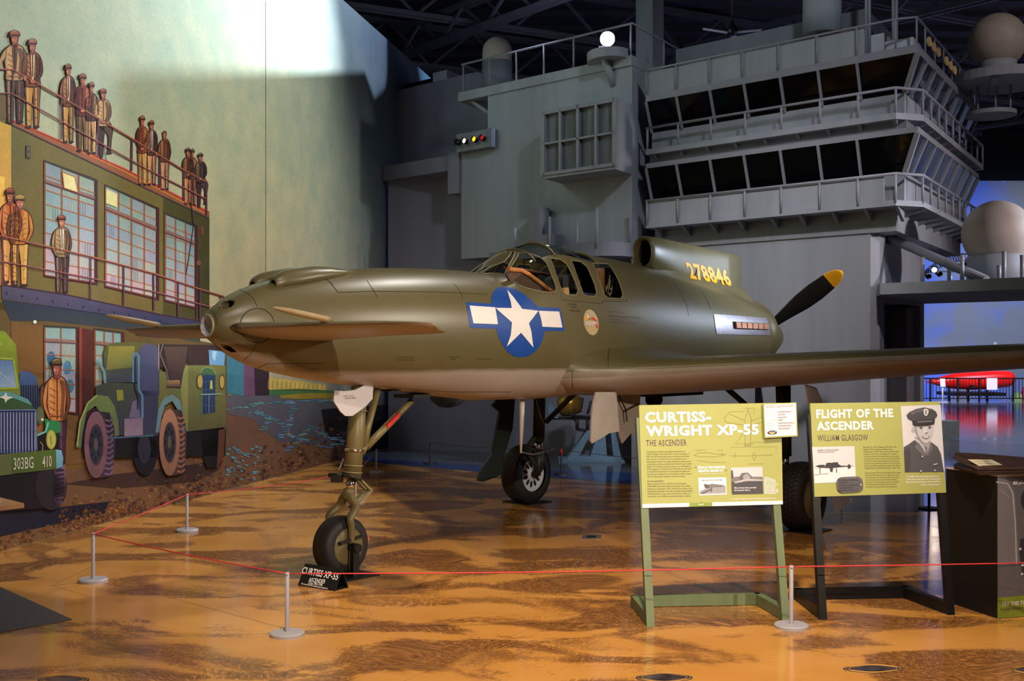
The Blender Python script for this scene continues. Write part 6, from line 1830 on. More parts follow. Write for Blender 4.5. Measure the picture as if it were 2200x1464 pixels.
P.block(M_INK2, ['Competing to develop a new-age pursuit plane, the', 'Curtiss-Wright Corporation built a unique prototype. In', '1943, the XP-55 Ascender took to the skies for the first', 'time, and the U.S. Army Air Forces accepted it as an', 'experimental model. The design underwent rigorous tests',
    'to determine various conditions and frontline pursuit plane', 'ability. The innovative design proved to be a challenge for', 'XP-55 engineers. Of the three XP-55s built, two fell victim', 'to fatal stall characteristics: the first (pictured right) and', 'the second, on display here. All production efforts ceased', 'after the third plane crashed at an Ohio air show.'], 1388.5, 972.5, 5.35, 97, 3.0, .006, .2, -.012)
P.text(M_INK2, 'This learned XP-55', 1390.5, 1036, 1425, 1035.6, 3.1, .02)
P.block(M_INK2, ['Flying a total of 27 hours, XP-55 with serial number', 'AF42-78846 underwent official performance tests. After', 'testing was completed in 1945, this XP-55 was given to the', 'Smithsonian Institution. The only remaining Curtiss-Wright', 'XP-55 Ascender, it was sent to the Air Zoo in 2001 for', 'restoration, and in 2006 was unveiled and put on display.'], 1390.5, 1041.5, 5.4, 97, 3.0, .006, .2, -.012)
P.text(M_PAPERW, 'STALLS PROHIBITED', 1499, 1007.5, 1559, 1006.5, 4.6, .06); P.text(M_PAPERW, 'BELOW 20,000 FT', 1500.5, 1014.8, 1554.5, 1013.8, 4.6, .06)
P.text(M_INK, '“', 1492, 1008, 1497, 1008, 4, .03); P.text(M_INK, '”', 1557.5, 1014.5, 1562.5, 1014.3, 4, .03)
P.text(M_PAPERW, 'Found written note on the instrument panel', 1503, 1019.4, 1557, 1018.6, 1.8, .01)
P.text(M_PAPERW, 'ON LOAN FROM THE NATIONAL AIR AND SPACE MUSEUM, SMITHSONIAN INSTITUTION', 1568, 1074.5, 1668, 1072.5, 2.4, .02)
for i_, ws_ in enumerate(((11,), (19,), (8, 5, 9), (6, 4, 8, 4), (7, 3, 5, 6), (7, 4, 8, 7), (4, 8, 6, 4), (3, 6, 9, 3), (8, 4, 9), (6, 5, 9, 6), (9, 3, 9, 6), (7, 4, 10, 5), (4, 6, 7, 4))):
    x_ = 1641.5 + i_ * .11
    for w_ in ws_:      # lettering too small to read: one thin bar for every word
        P.poly(M_PAPERW, [(x_, 1026 + i_ * 2.86), (x_ + w_ * .98, 1025.85 + i_ * 2.86), (x_ + w_ * .98, 1027.4 + i_ * 2.86), (x_, 1027.55 + i_ * 2.86)], 2); x_ += w_ + 1.0
P.build('body_text', sgn1)
P = Print(G1)
dk = M_INK2
P.line(dk, [(1607, 880), (1601, 900), (1601, 960), (1607, 958), (1612, 960), (1614, 900), (1607, 880)], .7)
P.line(dk, [(1601, 905), (1566, 889), (1556, 898), (1560, 908), (1601, 914)], .6); P.line(dk, [(1614, 905), (1636, 897), (1642, 900), (1637, 908), (1614, 914)], .6)
P.line(dk, [(1598, 957), (1618, 955)], .7); P.line(dk, [(1566, 886), (1600, 884)], .5); P.line(dk, [(1600, 878), (1620, 877), (1620, 892)], .5); P.line(dk, [(1636, 916), (1636, 930)], .5); P.line(dk, [(1598, 930), (1580, 955), (1640, 950)], .4)
P.line(dk, [(1491, 979), (1500, 974), (1520, 973), (1536, 976), (1560, 977), (1536, 982), (1505, 982), (1491, 979)], .6); P.line(dk, [(1494, 968), (1516, 967)], .6); P.line(dk, [(1497, 990), (1530, 994), (1560, 994)], .5); P.line(dk, [(1540, 968), (1552, 967), (1552, 984)], .5)
P.line(dk, [(1570, 980), (1610, 980), (1660, 978)], .6); P.line(dk, [(1616, 982), (1620, 972), (1624, 982), (1620, 990), (1616, 982)], .6); P.line(dk, [(1580, 972), (1580, 986)], .6); P.line(dk, [(1605, 998), (1640, 997)], .5); P.line(dk, [(1570, 962), (1668, 960), (1668, 976)], .4)
P.build('line_drawing', sgn1)
def photo(F_, parent, base, quad, shapes, label):
    P = Print(F_); P.poly(base, quad, 1)
    for i, (m_, pts) in enumerate(shapes): P.poly(m_, pts, 2 + i * .35)
    return P.build('photo', parent, label)
photo(G1, sgn1, grey(226), [(1500, 1027), (1560, 1026), (1561.5, 1063), (1502, 1065)],
      [(grey(150), [(1503, 1056), (1525, 1046), (1559, 1044), (1559.5, 1060), (1503, 1062)]), (grey(110), [(1512, 1044), (1530, 1040), (1556, 1043), (1552, 1047), (1528, 1048), (1516, 1050)]), (grey(80), [(1512, 1040), (1522, 1042), (1524, 1050), (1516, 1049)]), (grey(70), [(1528, 1048), (1530, 1048), (1529, 1058), (1527, 1058)]), (grey(90), [(1505, 1060), (1528, 1050), (1531, 1052), (1510, 1062)])], 'pale photo of a parked aircraft')
P = Print(G1); P.text(grey(70), 'Side view, XP-55, No. 4/42-78846', 1508, 1033.5, 1552, 1032.8, 2.4, .01, 4); P.text(grey(226), 'Pilot J. Harvey Gray survived;', 1577, 1050.5, 1625, 1049.6, 3.2, .02, 5, shear=.2); P.text(grey(226), 'the Ascender did not.', 1577.5, 1055.5, 1612, 1055, 3.2, .02, 5, shear=.2); P.build('photo_caption', sgn1)
photo(G1, sgn1, grey(196), [(1570, 1005), (1638, 1003.5), (1640, 1061.5), (1572.5, 1063)],
      [(grey(62), [(1571.2, 1034), (1638.8, 1031), (1640, 1061.5), (1572.5, 1063)]), (grey(110), [(1571, 1026), (1592, 1024), (1638.5, 1025), (1638.8, 1034), (1571.2, 1036)]), (grey(90), [(1588, 1026), (1594, 1017), (1607, 1016), (1615, 1024), (1614, 1031), (1590, 1032)]), (grey(150), [(1596, 1022), (1606, 1018), (1612, 1025), (1611, 1030), (1597, 1031)]), (grey(170), [(1576, 1036), (1606, 1029), (1638, 1031), (1638, 1034), (1606, 1034), (1580, 1039)]), (grey(56), [(1571, 1012), (1574, 1010), (1576, 1026), (1571.5, 1028)])], 'dark photo of a crashed aircraft by a house')
P = Print(G1)
P.poly(M_PAPERW, [(1380, 1083.6), (1681.6, 1076.2), (1682, 1084), (1380, 1092)], 1); P.poly(M_TAB, [(1481, 1081), (1530, 1079.8), (1530.4, 1087.8), (1481, 1089.3)], 2); P.poly(M_TAB, [(1503, 1081.5), (1506, 1078), (1509, 1081.3)], 2)
P.text(M_PAPERW, 'WWII', 1500, 1086, 1511, 1085.7, 3, .03, 3)
for x0_, x1_ in ((1398, 1412), (1444, 1453), (1455, 1466), (1548, 1564), (1598, 1612), (1650, 1661)):
    y_ = 1086.2 - (x0_ - 1398) * .025; P.poly(grey(206), [(x0_, y_), (x1_, y_ - .3), (x1_, y_ + 1.1), (x0_, y_ + 1.4)], 2)
P.build('timeline_strip', sgn1)
# identification card fixed to the corner of the left sign
CARD = Flat(G1.hit(1640, 940, .03), G1.r, G1.u)
m = MB(); m.prism([CARD.hit(*p) for p in ((1639.5, 868), (1711, 865), (1714, 938), (1642.5, 942))], -CARD.n * .012); cd = m.build('identification_card', M_GREEN, sgn1); cd['label'] = 'white card clipped to the sign corner'
P = Print(CARD)
P.poly(M_PAPERW, [(1641.5, 870), (1709, 867.2), (1711.5, 935.5), (1644.5, 938.8)], 1)
P.text(M_INK, 'ARTIFACT IDENTIFICATION', 1645.5, 877.5, 1704, 875, 5, .0, 2)
for i, (t, w_, t2) in enumerate((('MANUFACTURER', 18, 'Curtiss-Wright Corporation'), ('DESIGNATION', 15, 'XP-55'), ('ROLE', 6, 'Experimental'), ('PRODUCTION DATE', 22, '1943'), ('ENGINE', 9, 'Allison V-1710-95, 1,275 hp'), ('TOP SPEED', 13, '377 mph (606.7 km/h)'), ('RANGE', 9, '635 mi (1,022 km)'))):
    y = 886.5 + i * 6.0; x = 1645.6 + i * .25
    P.text(grey(150), t, x, y, x + w_, y - w_ * .03, 1.9, .0, 2)
    w2 = (31, 17, 20, 11, 36, 30, 26)[i]
    P.poly(grey(190), [(1670.5 + i * .25, y - 3), (1670.5 + w2 + i * .25, y - 3.6), (1670.6 + w2 + i * .25, y + .2), (1670.6 + i * .25, y + .8)], 2)
    P.text(grey(90), t2, 1671.5 + i * .25, y - .2, 1671.5 + w2 * .85 + i * .25, y - .9, 1.9, .0, 3)
P.poly(mat('badge_blue', (50, 54, 100), .5), ell(1659, 930, 10.5, 4.6, -.05, 24), 2); P.poly(mat('badge_gold', (214, 176, 80), .5), [(1651, 927.5), (1656, 929), (1659, 931.5), (1662, 928.5), (1667, 927), (1663, 932.5), (1658.8, 934), (1654.5, 932.8)], 3); P.poly(grey(226), ell(1659, 929, 1.4, 1.4, 0, 10), 4)
P.build('card_print', cd)

sgn2, G2, _f = sign_stand('info_sign', 'right green sign on a black stand, with a portrait of an officer', gnd(1762, 1333), gnd(2052, 1322), gnd(1705, 1288), gnd(1947, 1283), M_BLACK,
                      [(1741, 867), (2019, 863), (2033, 1059), (1750, 1068)], .15, .05, .075)
P = Print(G2)
P.text(M_PAPERW, 'FLIGHT OF THE', 1754, 898.5, 1919.5, 896, 17, .045, space=1.1); P.text(M_PAPERW, 'ASCENDER', 1755, 924.5, 1878, 922.5, 17, .045, space=1.1)
P.text(M_INK, 'WILLIAM GLASGOW', 1757, 947.8, 1865, 946.5, 12.6, .004, space=1.1)
P.build('heading', sgn2)
P = Print(G2)
P.block(M_INK2, ['Born July 18, 1917 in Niagara Falls, New York,', 'Captain William Clarkson Glasgow was a', 'prolific pilot in WWII. After surviving 80 combat', 'missions over Europe, including two escapes as', 'a prisoner of war, Bill returned to the states and', 'was ordered to ferry a new experimental aircraft:', 'the XP-55. Said to be as popular with the ladies', 'as he was brave, Bill was ordered to ferry the Air', 'Zoo’s (serial 846) experimental plane from Ohio’s', 'Wright Field to Rush Field, Georgia, in May 1944.', '', 'One year later, Bill lost his life flying XP-55 model', '847 at an Ohio airshow just 19 days after war’s', 'end in Europe. The crash took Bill’s life and the', 'lives of three adults and one child attending', 'the show. The unfortunate incident ended XP-', '55 testing and necessitated stricter military', 'inspection and spectator safety regulations.'], 1854.8, 962.5, 5.02, 78, 2.7, .006, .33, -.012)
P.block(M_PAPERW, ['The highly decorated Captain and Prisoner', 'of War earned the Silver Star, Distinguished', 'Flying Cross, Purple Heart, and an Air Medal', 'with six oak leaf clusters.'], 2019.5, 1026.2, 5.8, 74, 3.5, .02, .4, -.012, align='R')
P.build('body_text', sgn2)
K4 = (1650, 732, 4)
photo(G2, sgn2, grey(206), crop([(378, 916), (742, 908), (757, 1213), (400, 1228)], *K4),
      [(grey(222), crop([(392, 1110), (748, 1090), (757, 1213), (400, 1228)], *K4)), (grey(50), crop([(405, 1080), (440, 1070), (500, 1068), (500, 1054), (525, 1050), (552, 1052), (560, 1048), (602, 1046), (604, 1062), (628, 1076), (745, 1078), (630, 1088), (540, 1098), (440, 1092)], *K4)), (grey(60), crop([(680, 1082), (694, 1062), (708, 1070), (714, 1082), (706, 1100), (692, 1106)], *K4)),
       (grey(60), crop([(444, 1092), (450, 1092), (450, 1144), (443, 1144)], *K4)), (grey(60), crop([(530, 1098), (560, 1098), (556, 1130), (536, 1130)], *K4)), (grey(60), crop([(586, 1098), (592, 1098), (594, 1136), (586, 1136)], *K4)), (grey(170), crop([(400, 1150), (520, 1140), (520, 1146), (400, 1158)], *K4)), (grey(210), crop([(484, 1072), (492, 1072), (490, 1082), (486, 1082)], *K4))], 'photo of the aircraft parked on an airfield')
P = Print(G2); P.text(grey(70), '#278847: The XP-55 that William', 1757, 969, 1802, 967.8, 2.4, .01, 6); P.text(grey(70), 'flew on the day of the crash.', 1757.3, 973, 1794, 972, 2.4, .01, 6); P.build('photo_caption', sgn2)
def rrect(pts, n_=5, r=.25):
    out = []
    for i in range(4):
        a_, b_, c_ = pts[i - 1], pts[i], pts[(i + 1) % 4]
        p0 = lerp(b_, a_, r * (1 if i % 2 else 1)); p1 = lerp(b_, c_, r)
        l1 = math.hypot(a_[0] - b_[0], a_[1] - b_[1]); l2 = math.hypot(c_[0] - b_[0], c_[1] - b_[1]); rr_ = min(l1, l2) * .42
        p0 = lerp(b_, a_, rr_ / l1); p1 = lerp(b_, c_, rr_ / l2)
        for q in range(n_ + 1):
            t = q / n_; out.append(((1 - t) ** 2 * p0[0] + 2 * t * (1 - t) * b_[0] + t * t * p1[0], (1 - t) ** 2 * p0[1] + 2 * t * (1 - t) * b_[1] + t * t * p1[1]))
    return out
P = Print(G2)
P.poly(grey(76), rrect([(1796, 1026), (1852.5, 1024), (1855.5, 1056.5), (1799, 1061)]), 9); P.poly(grey(110), rrect([(1798, 1028), (1851, 1026), (1853.5, 1054.5), (1801, 1059)]), 9.6); P.poly(grey(84), rrect([(1799, 1029.5), (1850, 1027.5), (1852.5, 1053), (1802, 1057.5)]), 10)
for i, t in enumerate(('WILLIAM C GLASGOW', 'O-663207', 'LILLIAN G GLASGOW', '2425 NIAGARA ST', 'NIAGARA FALLS N Y')):
    P.text(grey(36), t, 1801 + i * .5, 1034 + i * 5.6, 1801 + i * .5 + (43, 20, 44, 31, 42)[i], 1033 + i * 5.5, 3.2, .03, 10.5)
P.poly(M_GREEN, ell(1849.5, 1042, 2.1, 2.1, 0, 14), 10.5)
P.build('dog_tag_print', sgn2, 'dark dog tag picture')
KP = (1900, 860, 2.927)
SH = [(grey(78), [(122, 296), (150, 280), (188, 252), (212, 262), (268, 330), (292, 262), (336, 296), (356, 340), (375, 452), (129, 455)]), (grey(64), [(122, 320), (150, 300), (165, 330), (160, 454), (129, 455)]), (grey(150), [(190, 232), (282, 240), (292, 268), (268, 350), (240, 300), (205, 262)]), (grey(190), [(196, 240), (222, 262), (250, 300), (262, 330), (240, 318), (205, 268)]), (grey(110), [(252, 292), (268, 296), (272, 348), (262, 340)]),
      (grey(104), [(212, 262), (240, 300), (266, 350), (244, 352), (190, 300)]), (grey(98), [(292, 266), (310, 300), (280, 350), (272, 345)]),
      (grey(188), [(182, 148), (312, 146), (311, 196), (302, 228), (286, 258), (268, 272), (246, 270), (222, 246), (200, 212), (190, 190)]), (grey(172), ell(181, 186, 9, 17, .1, 16)), (grey(150), [(186, 160), (200, 160), (212, 220), (240, 262), (258, 272), (240, 268), (216, 240), (196, 206)]),
      (grey(204), ell(256, 195, 9, 20, .1, 14)), (grey(120), [(252, 205), (276, 204), (270, 212), (258, 213)]), (grey(90), [(214, 172), (232, 166), (246, 170), (232, 174)]), (grey(90), [(272, 170), (286, 164), (300, 168), (288, 172)]), (grey(50), ell(232, 178, 7, 3.4, 0, 12)), (grey(50), ell(286, 176, 7, 3.4, 0, 12)), (grey(100), [(234, 224), (260, 232), (288, 222), (278, 240), (262, 245), (246, 240)]), (grey(232), [(240, 227), (260, 234), (283, 226), (274, 236), (260, 239), (248, 235)]),
      (grey(66), [(140, 96), (158, 76), (200, 56), (250, 46), (300, 56), (326, 74), (334, 98), (322, 112), (312, 126), (246, 128), (182, 132), (152, 118)]), (grey(92), [(160, 80), (210, 58), (262, 50), (300, 60), (270, 70), (210, 78), (170, 96)]), (grey(46), [(176, 130), (246, 124), (316, 120), (318, 140), (300, 150), (250, 156), (200, 158), (180, 156)]), (grey(110), [(206, 134), (300, 128), (302, 136), (208, 142)]), (grey(36), [(186, 150), (250, 150), (308, 142), (318, 150), (280, 160), (220, 164), (192, 162)]), (grey(206), [(246, 62), (256, 54), (268, 56), (278, 66), (276, 84), (268, 98), (256, 100), (247, 84)]), (grey(120), [(254, 66), (268, 64), (266, 90), (258, 92)]), (grey(180), [(232, 350), (242, 350), (246, 362), (236, 360)]), (grey(170), [(308, 404), (332, 396), (336, 404), (312, 412)]), (grey(200), ell(231, 446, 6, 5, 0, 10)), (grey(200), ell(318, 442, 5, 5, 0, 10))]
photo(G2, sgn2, grey(208), crop([(103, 38), (354, 30), (380, 449), (129, 456)], *KP), [(a_, crop(b_, *KP)) for a_, b_ in SH], 'grey portrait photo of an officer in a peaked cap')

# ------------------------------------------------------------------ display case at the right edge
cp = gnd(2143, 1330); cl = (gnd(2052, 1300) - cp).normalized(); cf = V3((-cl.y, cl.x, 0)); cf = cf if cf.x > 0 else -cf
HC = .935
case = thing('display_case', 'black display pedestal with a grey photo front at the right edge', 'display case', cp)
m = MB(); m.obox(cp, cf * .78, cl * .52, UP * HC); m.build('pedestal', mat('pedestal_black', (17, 14, 14), .55, var=.1), case)
m = MB(); m.obox(cp - cl * .006 + UP * HC, cf * .78, cl * .53, UP * .012); m.build('top_board', mat('case_top_white', (206, 200, 206), .5), case)
CF = Flat(cp - cl * .004, cf, UP)
m = MB(); m.obox(cp - cl * .004, cf * .78, cl * .003, UP * HC); m.build('front_graphic', grey(104), case)
P = Print(CF)
P.poly(grey(124), [(2143, 1023), (2160, 1023), (2180, 1060), (2190, 1215), (2143, 1215)], 1); P.line(grey(190), [(2140, 1036), (2165, 1040), (2176, 1060), (2181, 1120), (2184, 1214)], 2.4, 2); P.line(grey(160), [(2146, 1051), (2170, 1070)], 1.6, 2); P.poly(grey(60), [(2192, 1160), (2215, 1150), (2230, 1240), (2197, 1238), (2190, 1190)], 2); P.poly(grey(60), ell(2215, 1075, 22, 28, 0, 20), 2)
for x, y in ((2197, 1215), (2196, 1234), (2192, 1180)): P.poly(grey(206), ell(x, y, 3, 3, 0, 10), 3)
P.line(grey(90), [(2143, 1216), (2260, 1210)], 2, 2)
P.poly(mat('case_green', (132, 148, 50), .5), [(2143, 1285), (2310, 1270), (2310, 1317), (2143, 1329.5)], 3)
P.text(grey(226), 'Bill photo', 2176, 1042, 2208, 1040, 7, .03, 4, shear=.25)
P.text(M_PAPERW, 'TRY THIS TON', 2152, 1303.5, 2211, 1299, 8.6, .02, 4); P.text(grey(60), 'PUSHER POWERPLANT', 2150, 1313.5, 2212, 1309, 5.6, .0, 4)
P.build('graphic_print', case)
m = MB(); m.obox(cp + UP * (HC + .012) + cf * .012 + cl * .012, cf * .75, cl * .49, UP * .20); m.build('acrylic_cover', glass_mat('acrylic', (244, 246, 248), .08, .03), case)
zt = HC + .012
LF = Flat(cp + UP * (zt + .03) + cl * .05, cf, cl + UP * .12)
Q = [(2100, 1014), (2088, 1006), (2062, 996), (2047, 984), (2054, 976), (2110, 979), (2170, 984), (2260, 992), (2265, 1012), (2200, 1014)]
pts = [LF.hit(*p) for p in Q]
for p in pts: p.z = max(p.z, zt + .03)
fol = thing('leather_wallet', 'old brown leather wallet lying on top of the display case', 'wallet', V3((pts[0].x, pts[0].y, zt)))
M_LEA = mat('old_leather', (66, 46, 38), .45, var=.25, scale=22, bump=.3)
m = MB(); m.prism(pts, UP * .013, 0); m.build('upper_flap', M_LEA, fol, bevel=.004)
m = MB(); m.prism([V3((p.x, p.y, zt + .012)) + cf * .004 for p in pts], UP * .015); m.build('lower_flap', M_LEA, fol, bevel=.004)
m = MB(); m.prism([V3((p.x, p.y, zt)) + cf * .012 for p in pts], UP * .011); m.build('back_panel', M_LEA, fol, bevel=.003)
PF = Flat(cp + UP * (zt + .003) - cl * .0, cf, cl + UP * .46)
pq = [PF.hit(*p) for p in ((2132, 1018.5), (2079, 988), (2130, 988.5), (2192, 1018))]
lo_ = min(p.z for p in pq)
pap = MB(); pap.prism([p + UP * (zt + .002 - lo_) for p in pq], PF.n * .002)
po = tag(pap.build('document', mat('aged_paper', (196, 184, 156), .7, var=.08, scale=30)), 'yellowed paper leaning on the brown wallet inside the case', 'paper')
P = Print(Flat(pq[0] + UP * (zt + .002 - lo_), cf, cl + UP * .46))
for a_ in range(4): P.line(grey(110), [lerp((2094, 992), (2126, 1010), a_ / 4), lerp((2126, 992), (2156, 1010), a_ / 4)], .8, 3)
pr = P.build('document_print', None); pr.parent = po

# ------------------------------------------------------------------ left edge: floor mat, table with a leaflet
c0 = gnd(155, 1333); d1_ = (gnd(0, 1263) - c0).normalized(); d2_ = (gnd(0, 1361) - c0).normalized()
m = MB(); m.prism([c0, c0 + d1_ * 1.6, c0 + d1_ * 1.6 + d2_ * 1.6, c0 + d2_ * 1.6], UP * .006)
tag(m.build('floor_mat', mat('mat_grey', (70, 68, 72), .6, var=.2, scale=30)), 'dark grey floor mat corner at the left edge', 'mat')
TH = .76
tb = thing('side_table', 'wooden table corner with a leaflet at the left edge', 'table', at(-120, 1200, 7.0) * 1.0)
tcn = at(52, 1082, (EYE - TH) * FPX / (1082 - CY)); tb.location = V3((tcn.x - .4, tcn.y - .05, 0))
tl_ = (at(0, 1069, (EYE - TH) * FPX / (1069 - CY)) - tcn).normalized(); tf_ = V3((-tl_.y, tl_.x, 0)); tf_ = tf_ if tf_.y < 0 else -tf_
e2 = (at(0, 1088, (EYE - TH) * FPX / (1088 - CY)) - tcn).normalized()
M_WOOD = mat('table_wood', (178, 130, 88), .45, var=.15, scale=8)
m = MB(); m.prism([tcn, tcn + tl_ * .8, tcn + tl_ * .8 + e2 * .6, tcn + e2 * .6], UP * -.03); m.build('table_top', M_WOOD, tb)
for a_, b_ in ((.25, .12), (.7, .12), (.25, .5), (.7, .5)):
    p = tcn + tl_ * a_ + e2 * b_; m = MB(); m.obox(V3((p.x - .025, p.y - .025, 0)), V3((.05, 0, 0)), V3((0, .05, 0)), UP * (TH - .03)); m.build('leg', M_WOOD, tb)
p = tcn + tl_ * .16 + e2 * .10
m = MB(); m.prism([p, p + tl_ * .30, p + tl_ * .30 + e2 * .2, p + e2 * .2], UP * .012); lf_ = tag(m.build('leaflet', M_PAPERW), 'folded white leaflet on the wooden table at the left edge', 'leaflet')

# ------------------------------------------------------------------ floor markings, outlet
M_PRINT = mat('dark_print', (58, 52, 60), .15, var=.75, scale=14)
for (x, y, rx, ry, lb) in ((1427, 1457, 61, 11, 'dark oval floor print at the bottom edge, left of the right pair'), (1876, 1438, 65, 9.5, 'dark oval floor print in front of the black sign stand'), (2212, 1440, 40, 9, 'dark oval floor print cut by the right edge'), (136, 1461, 56, 10, 'dark oval floor print at the bottom left corner')):
    m = MB(); q = [gnd(x + rx * math.cos(t) * (1 - .0 * math.sin(t)), y + ry * math.sin(t) * (1.0 if math.cos(t * 2) < .6 else 1.0) * (.86 + .14 * math.cos(2 * t) ** 2)) for t in [2 * math.pi * i / 40 for i in range(40)]]
    m.prism(q, UP * .0015)
    o = tag(m.build('floor_print', M_PRINT), lb, 'floor print', 'dark oval floor prints')
    m = MB(); c_ = sum(q, V3()) / len(q)
    for k_ in (.93, .80):
        rr_ = [c_ + (p - c_) * k_ + UP * .0022 for p in q]; m.tube(rr_ + rr_[:1], .0025, 4)
    w_ = m.build('print_outline', mat('print_gold', (190, 140, 70), .4), None); w_.parent = o
m = MB(); q = [gnd(*p) for p in ((1249, 1155), (1254, 1149.5), (1292, 1150), (1290, 1158.5), (1250, 1158.5))]; q = [gnd(1249, 1158.5), gnd(1253, 1149.8), gnd(1292.5, 1150), (gnd(1290, 1158.8))]
m.prism(q, UP * .004); fo = tag(m.build('floor_outlet', M_ALU), 'small metal floor outlet cover between the wheels', 'outlet')
c_ = sum(q, V3()) / 4; m = MB(); m.prism([c_ + (p - c_) * .5 + UP * .0045 for p in q], UP * .001); sl_ = m.build('outlet_slot', M_DARK, None); sl_.parent = fo

# ------------------------------------------------------------------ gold and blue engine on a stand behind the far wheel
ec = gnd(1262, 992)
eng = thing('engine_exhibit', 'gold engine on a light blue stand by the grey wall, behind the far main wheel', 'engine', ec)
M_SKY = mat('stand_blue', (120, 156, 180), .5, var=.1)
M_GOLD = mat('engine_gold', (176, 140, 56), .3, metal=.6, var=.2, scale=6)
ED = ec.y
def E_(x, y, dd=0.0): return at(x, y, ED + dd)
m = MB()
q = [E_(1262, 925), E_(1330, 925), E_(1345, 991), E_(1216, 994)]
m.prism([E_(1262, 925), E_(1272, 925), E_(1245, 980), E_(1268, 982), E_(1286, 925), E_(1300, 925), E_(1304, 982), E_(1318, 982), E_(1312, 925), E_(1322, 925), E_(1336, 990), E_(1214, 993)], V3((0, .35, 0)))
m.build('stand', M_SKY, eng)
m = MB(); b0 = E_(1214, 993); m.obox(V3((b0.x - .1, b0.y - .1, 0)), V3((1.05, 0, 0)), V3((0, .6, 0)), UP * .03); m.build('stand_base', M_SKY, eng)
m = MB(); g0, g1 = E_(1199, 874, .15), E_(1246, 866, .15); dg_ = g1 - g0
m.tube([g0 - dg_ * .02, g0, g0 + dg_ * .1, g0 + dg_ * .5, g1], [.06, .12, .165, .19, .15], 32); m.build('gold_casing', M_GOLD, eng)
m = MB(); m.prism([E_(1175, 868), E_(1182, 862), E_(1198, 893), E_(1200, 899), E_(1180, 899)], V3((0, .25, 0))); m.build('blue_plate', M_SKY, eng)
m = MB()
for a_, b_, r_ in (((1228, 895), (1320, 896), .022), ((1240, 900), (1240, 924), .03), ((1240, 923), (1268, 926), .025), ((1262, 902), (1262, 925), .03), ((1226, 880), (1236, 905), .02), ((1250, 855), (1246, 880), .035), ((1270, 862), (1262, 890), .02)):
    m.tube([E_(*a_, .1), E_(*b_, .1)], r_, 10)
m.tube([E_(1229 + 7 * math.cos(t), 886 + 7 * math.sin(t), .0) for t in [i * .5 for i in range(13)]], .012, 8)
m.build('engine_pipes', M_STEELD, eng)
m = MB(); m.obox(E_(1185, 897, .1), V3((1.0, 0, 0)), V3((0, .2, 0)), UP * -.04); m.obox(E_(1300, 870, .3), V3((.25, 0, 0)), V3((0, .3, 0)), UP * -.35); m.build('engine_cradle', M_GEARD, eng)

# ------------------------------------------------------------------ far right of the hall
pl2 = gnd(2010, 949)
m = MB(); m.obox(pl2, V3(((2061 - 2010) / FPX * pl2.y, 0, 0)), V3((0, .38, 0)), UP * .40)
tag(m.build('plinth', mat('plinth_grey', (150, 150, 140), .6)), 'plain grey box plinth behind the officer portrait sign', 'plinth')
bp_ = gnd(1996, 1094)
bs = thing('post_stand', 'black post with a round base behind the right green sign', 'post', bp_)
m = MB(); m.lathe(bp_, UP, [(0, 0), (0, .115), (.018, .115), (.022, 0)], 36, 0, False); m.build('base', M_BLACK, bs)
m = MB(); m.tube([bp_ + UP * .02, bp_ + UP * .95], .015, 12); m.build('post', M_BLACK, bs)
RZ = 41.2
rp = thing('red_aircraft', 'bright red small aircraft behind a black railing, far right', 'aircraft', at(2110, 860, RZ) * 1.0)
rp.location = V3((at(2110, 800, RZ).x, RZ, 0))
M_REDP = mat('red_gloss', (236, 26, 22), .3, var=.04)
rr = []
for x, yt, yb, hw in ((1990, 820, 822, .04), (2005, 815, 826, .12), (2025, 808, 832, .22), (2050, 802, 836, .30), (2090, 799, 838, .34), (2130, 797, 836, .34), (2165, 797, 832, .32), (2174, 800, 828, .28)):
    a_, b_ = at(x, yt, RZ), at(x, yb, RZ); cz = (a_.z + b_.z) / 2; hz = (a_.z - b_.z) / 2
    rr.append([V3((a_.x, RZ + hw * math.cos(t), cz + hz * math.sin(t))) for t in [2 * math.pi * i / 24 for i in range(24)]])
m = MB(); m.loft(rr, 0, True, True, True, True); m.build('body', M_REDP, rp)
m = MB(); a_ = at(2080, 838, RZ); m.obox(V3((a_.x - .9, RZ - .9, .18)), V3((1.9, 0, 0)), V3((0, 1.6, 0)), UP * .12)
for dx in (-.7, .0, .7): m.tube([V3((a_.x + dx, RZ, 0)), V3((a_.x + dx, RZ, .62))], .05, 8)
m.build('support_frame', M_BLACK, rp)
m = MB(); m.obox(at(2086, 836, RZ - .4), V3((.13, 0, 0)), V3((0, .1, 0)), UP * .14); m.build('fuel_cap', M_BLACK, rp)
FZ = 40.2
xs_ = [at(x, 800, FZ).x for x in (1970, 1997, 2056, 2102, 2175, 2240)]
for i in range(5):
    a_, b_ = xs_[i], xs_[i + 1]
    t = thing('crowd_barrier', ('black railing section against the blue wall, left end', 'black railing section in front of the red aircraft nose', 'black railing section in front of the red aircraft middle', 'black railing section with the white board on it', 'black railing section at the far right edge')[i], 'railing', V3(((a_ + b_) / 2, FZ, 0)), 'black railing sections by the red aircraft')
    m = MB(); m.box(((a_ + b_) / 2, FZ, .82), (b_ - a_, .05, .05)); m.box(((a_ + b_) / 2, FZ, .10), (b_ - a_ - .02, .04, .04)); m.box((a_ + .03, FZ, .41), (.06, .06, .82)); m.build('frame', M_BLACK, t)
    m = MB(); n_ = int((b_ - a_) / .11)
    for q in range(1, n_): m.box((a_ + (b_ - a_) * q / n_, FZ, .46), (.018, .018, .72))
    m.build('bars', M_BLACK, t)
p0 = at(2120, 838, FZ - .045); m = MB(); m.obox(p0, V3((.38, 0, 0)), V3((0, .02, 0)), UP * .42); tag(m.build('info_board', M_PAPERW), 'small blank white board hung on the black railing', 'board')
ip = V3((at(2025, 800, 39.4).x, 39.4, 0)); it = thing('info_post', 'thin white post with a small tilted board, left of the red aircraft', 'post', ip)
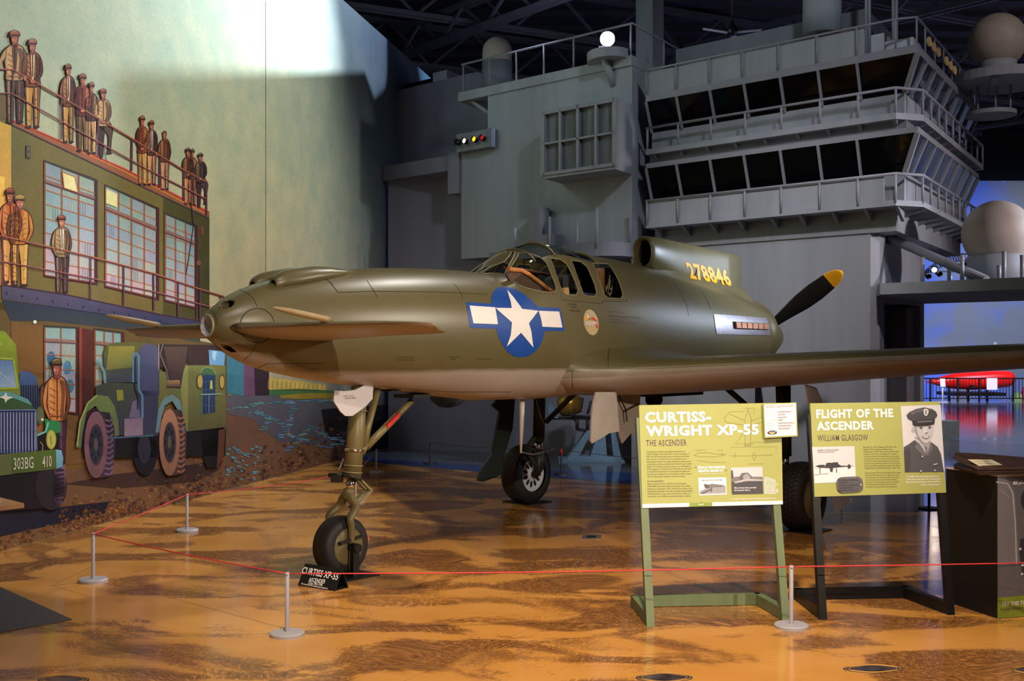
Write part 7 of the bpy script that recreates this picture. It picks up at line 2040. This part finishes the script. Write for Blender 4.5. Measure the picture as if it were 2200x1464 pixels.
m = MB(); m.tube([ip, ip + UP * .62], .03, 10); m.lathe(ip, UP, [(0, 0), (0, .2), (.02, .2), (.02, 0)], 24, 0, False); m.build('post', M_PALE, it)
m = MB(); m.obox(ip + V3((-.09, -.05, .55)), V3((.18, 0, 0)), V3((0, .06, .28)), V3((0, .02, -.005))); m.build('board', M_PAPERW, it)
for x, y, w_, h_, c_, lb, ct in ((2178, 850, .30, .22, (120, 150, 90), 'small green lit stand at the far right edge', 'stand'), (2199, 846, .16, .34, (200, 50, 50), 'small red figure shape at the far right edge', 'figure')):
    p = V3((at(x, 800, 40.9).x, 40.9, 0)); m = MB(); m.obox(p, V3((w_, 0, 0)), V3((0, .2, 0)), UP * h_); m.obox(p + V3((w_ * .2, .05, h_)), V3((w_ * .6, 0, 0)), V3((0, .1, 0)), UP * h_ * .4)
    tag(m.build('display_stand', mat('far_' + ct, c_, .5)), lb, ct)
# lighting truss with lamps in front of the starfield wall
lt_ = thing('lighting_truss', 'curved black lighting truss with glowing stage lamps by the starfield wall', 'lighting truss', at(2030, 560, 38))
m = MB(); arc = [at(x, y, 38) for x, y in ((1988, 583), (1996, 574), (2010, 565), (2030, 555), (2046, 548), (2062, 546), (2090, 546), (2160, 548))]; arc2 = [p + V3((.05, .1, -.22)) for p in arc]
m.tube(arc, .022, 6); m.tube(arc2, .022, 6)
for i in range(len(arc) - 1):
    for q in range(3):
        t = q / 3; m.tube([arc[i].lerp(arc[i + 1], t), arc2[i].lerp(arc2[i + 1], t + .16)], .012, 5); m.tube([arc2[i].lerp(arc2[i + 1], t + .16), arc[i].lerp(arc[i + 1], t + .33)], .012, 5)
m.tube([at(2000, 583, 38), at(2100, 585, 38)], .02, 6); m.tube([at(2035, 546, 38), V3((at(2035, 546, 38).x, 38, 11.38))], .01, 5)
m.build('truss', M_BLACK, lt_)
for x, y, dx, glow in ((1981, 584, .0, 0), (1993, 592, .1, 0), (2007, 578, .0, 1), (2016, 587, .16, 0), (2075, 566, .05, 0)):
    p = at(x, y, 37.8); m = MB(); d_ = V3((dx * 2 - .3, -.9, -.35)).normalized(); m.lathe(p, d_, [(-.16, 0), (-.16, .08), (.14, .10), (.14, .085), (.1, .08)], 16); lo = m.build('stage_lamp', M_BLACK, lt_)
    if glow:
        m = MB(); m.lathe(p, d_, [(.10, .09), (.15, .06), (.17, 0)], 16); m.build('lamp_lens', mat('warm_glow', (255, 236, 200), .4, emit=(255, 226, 180), estr=90), lo)
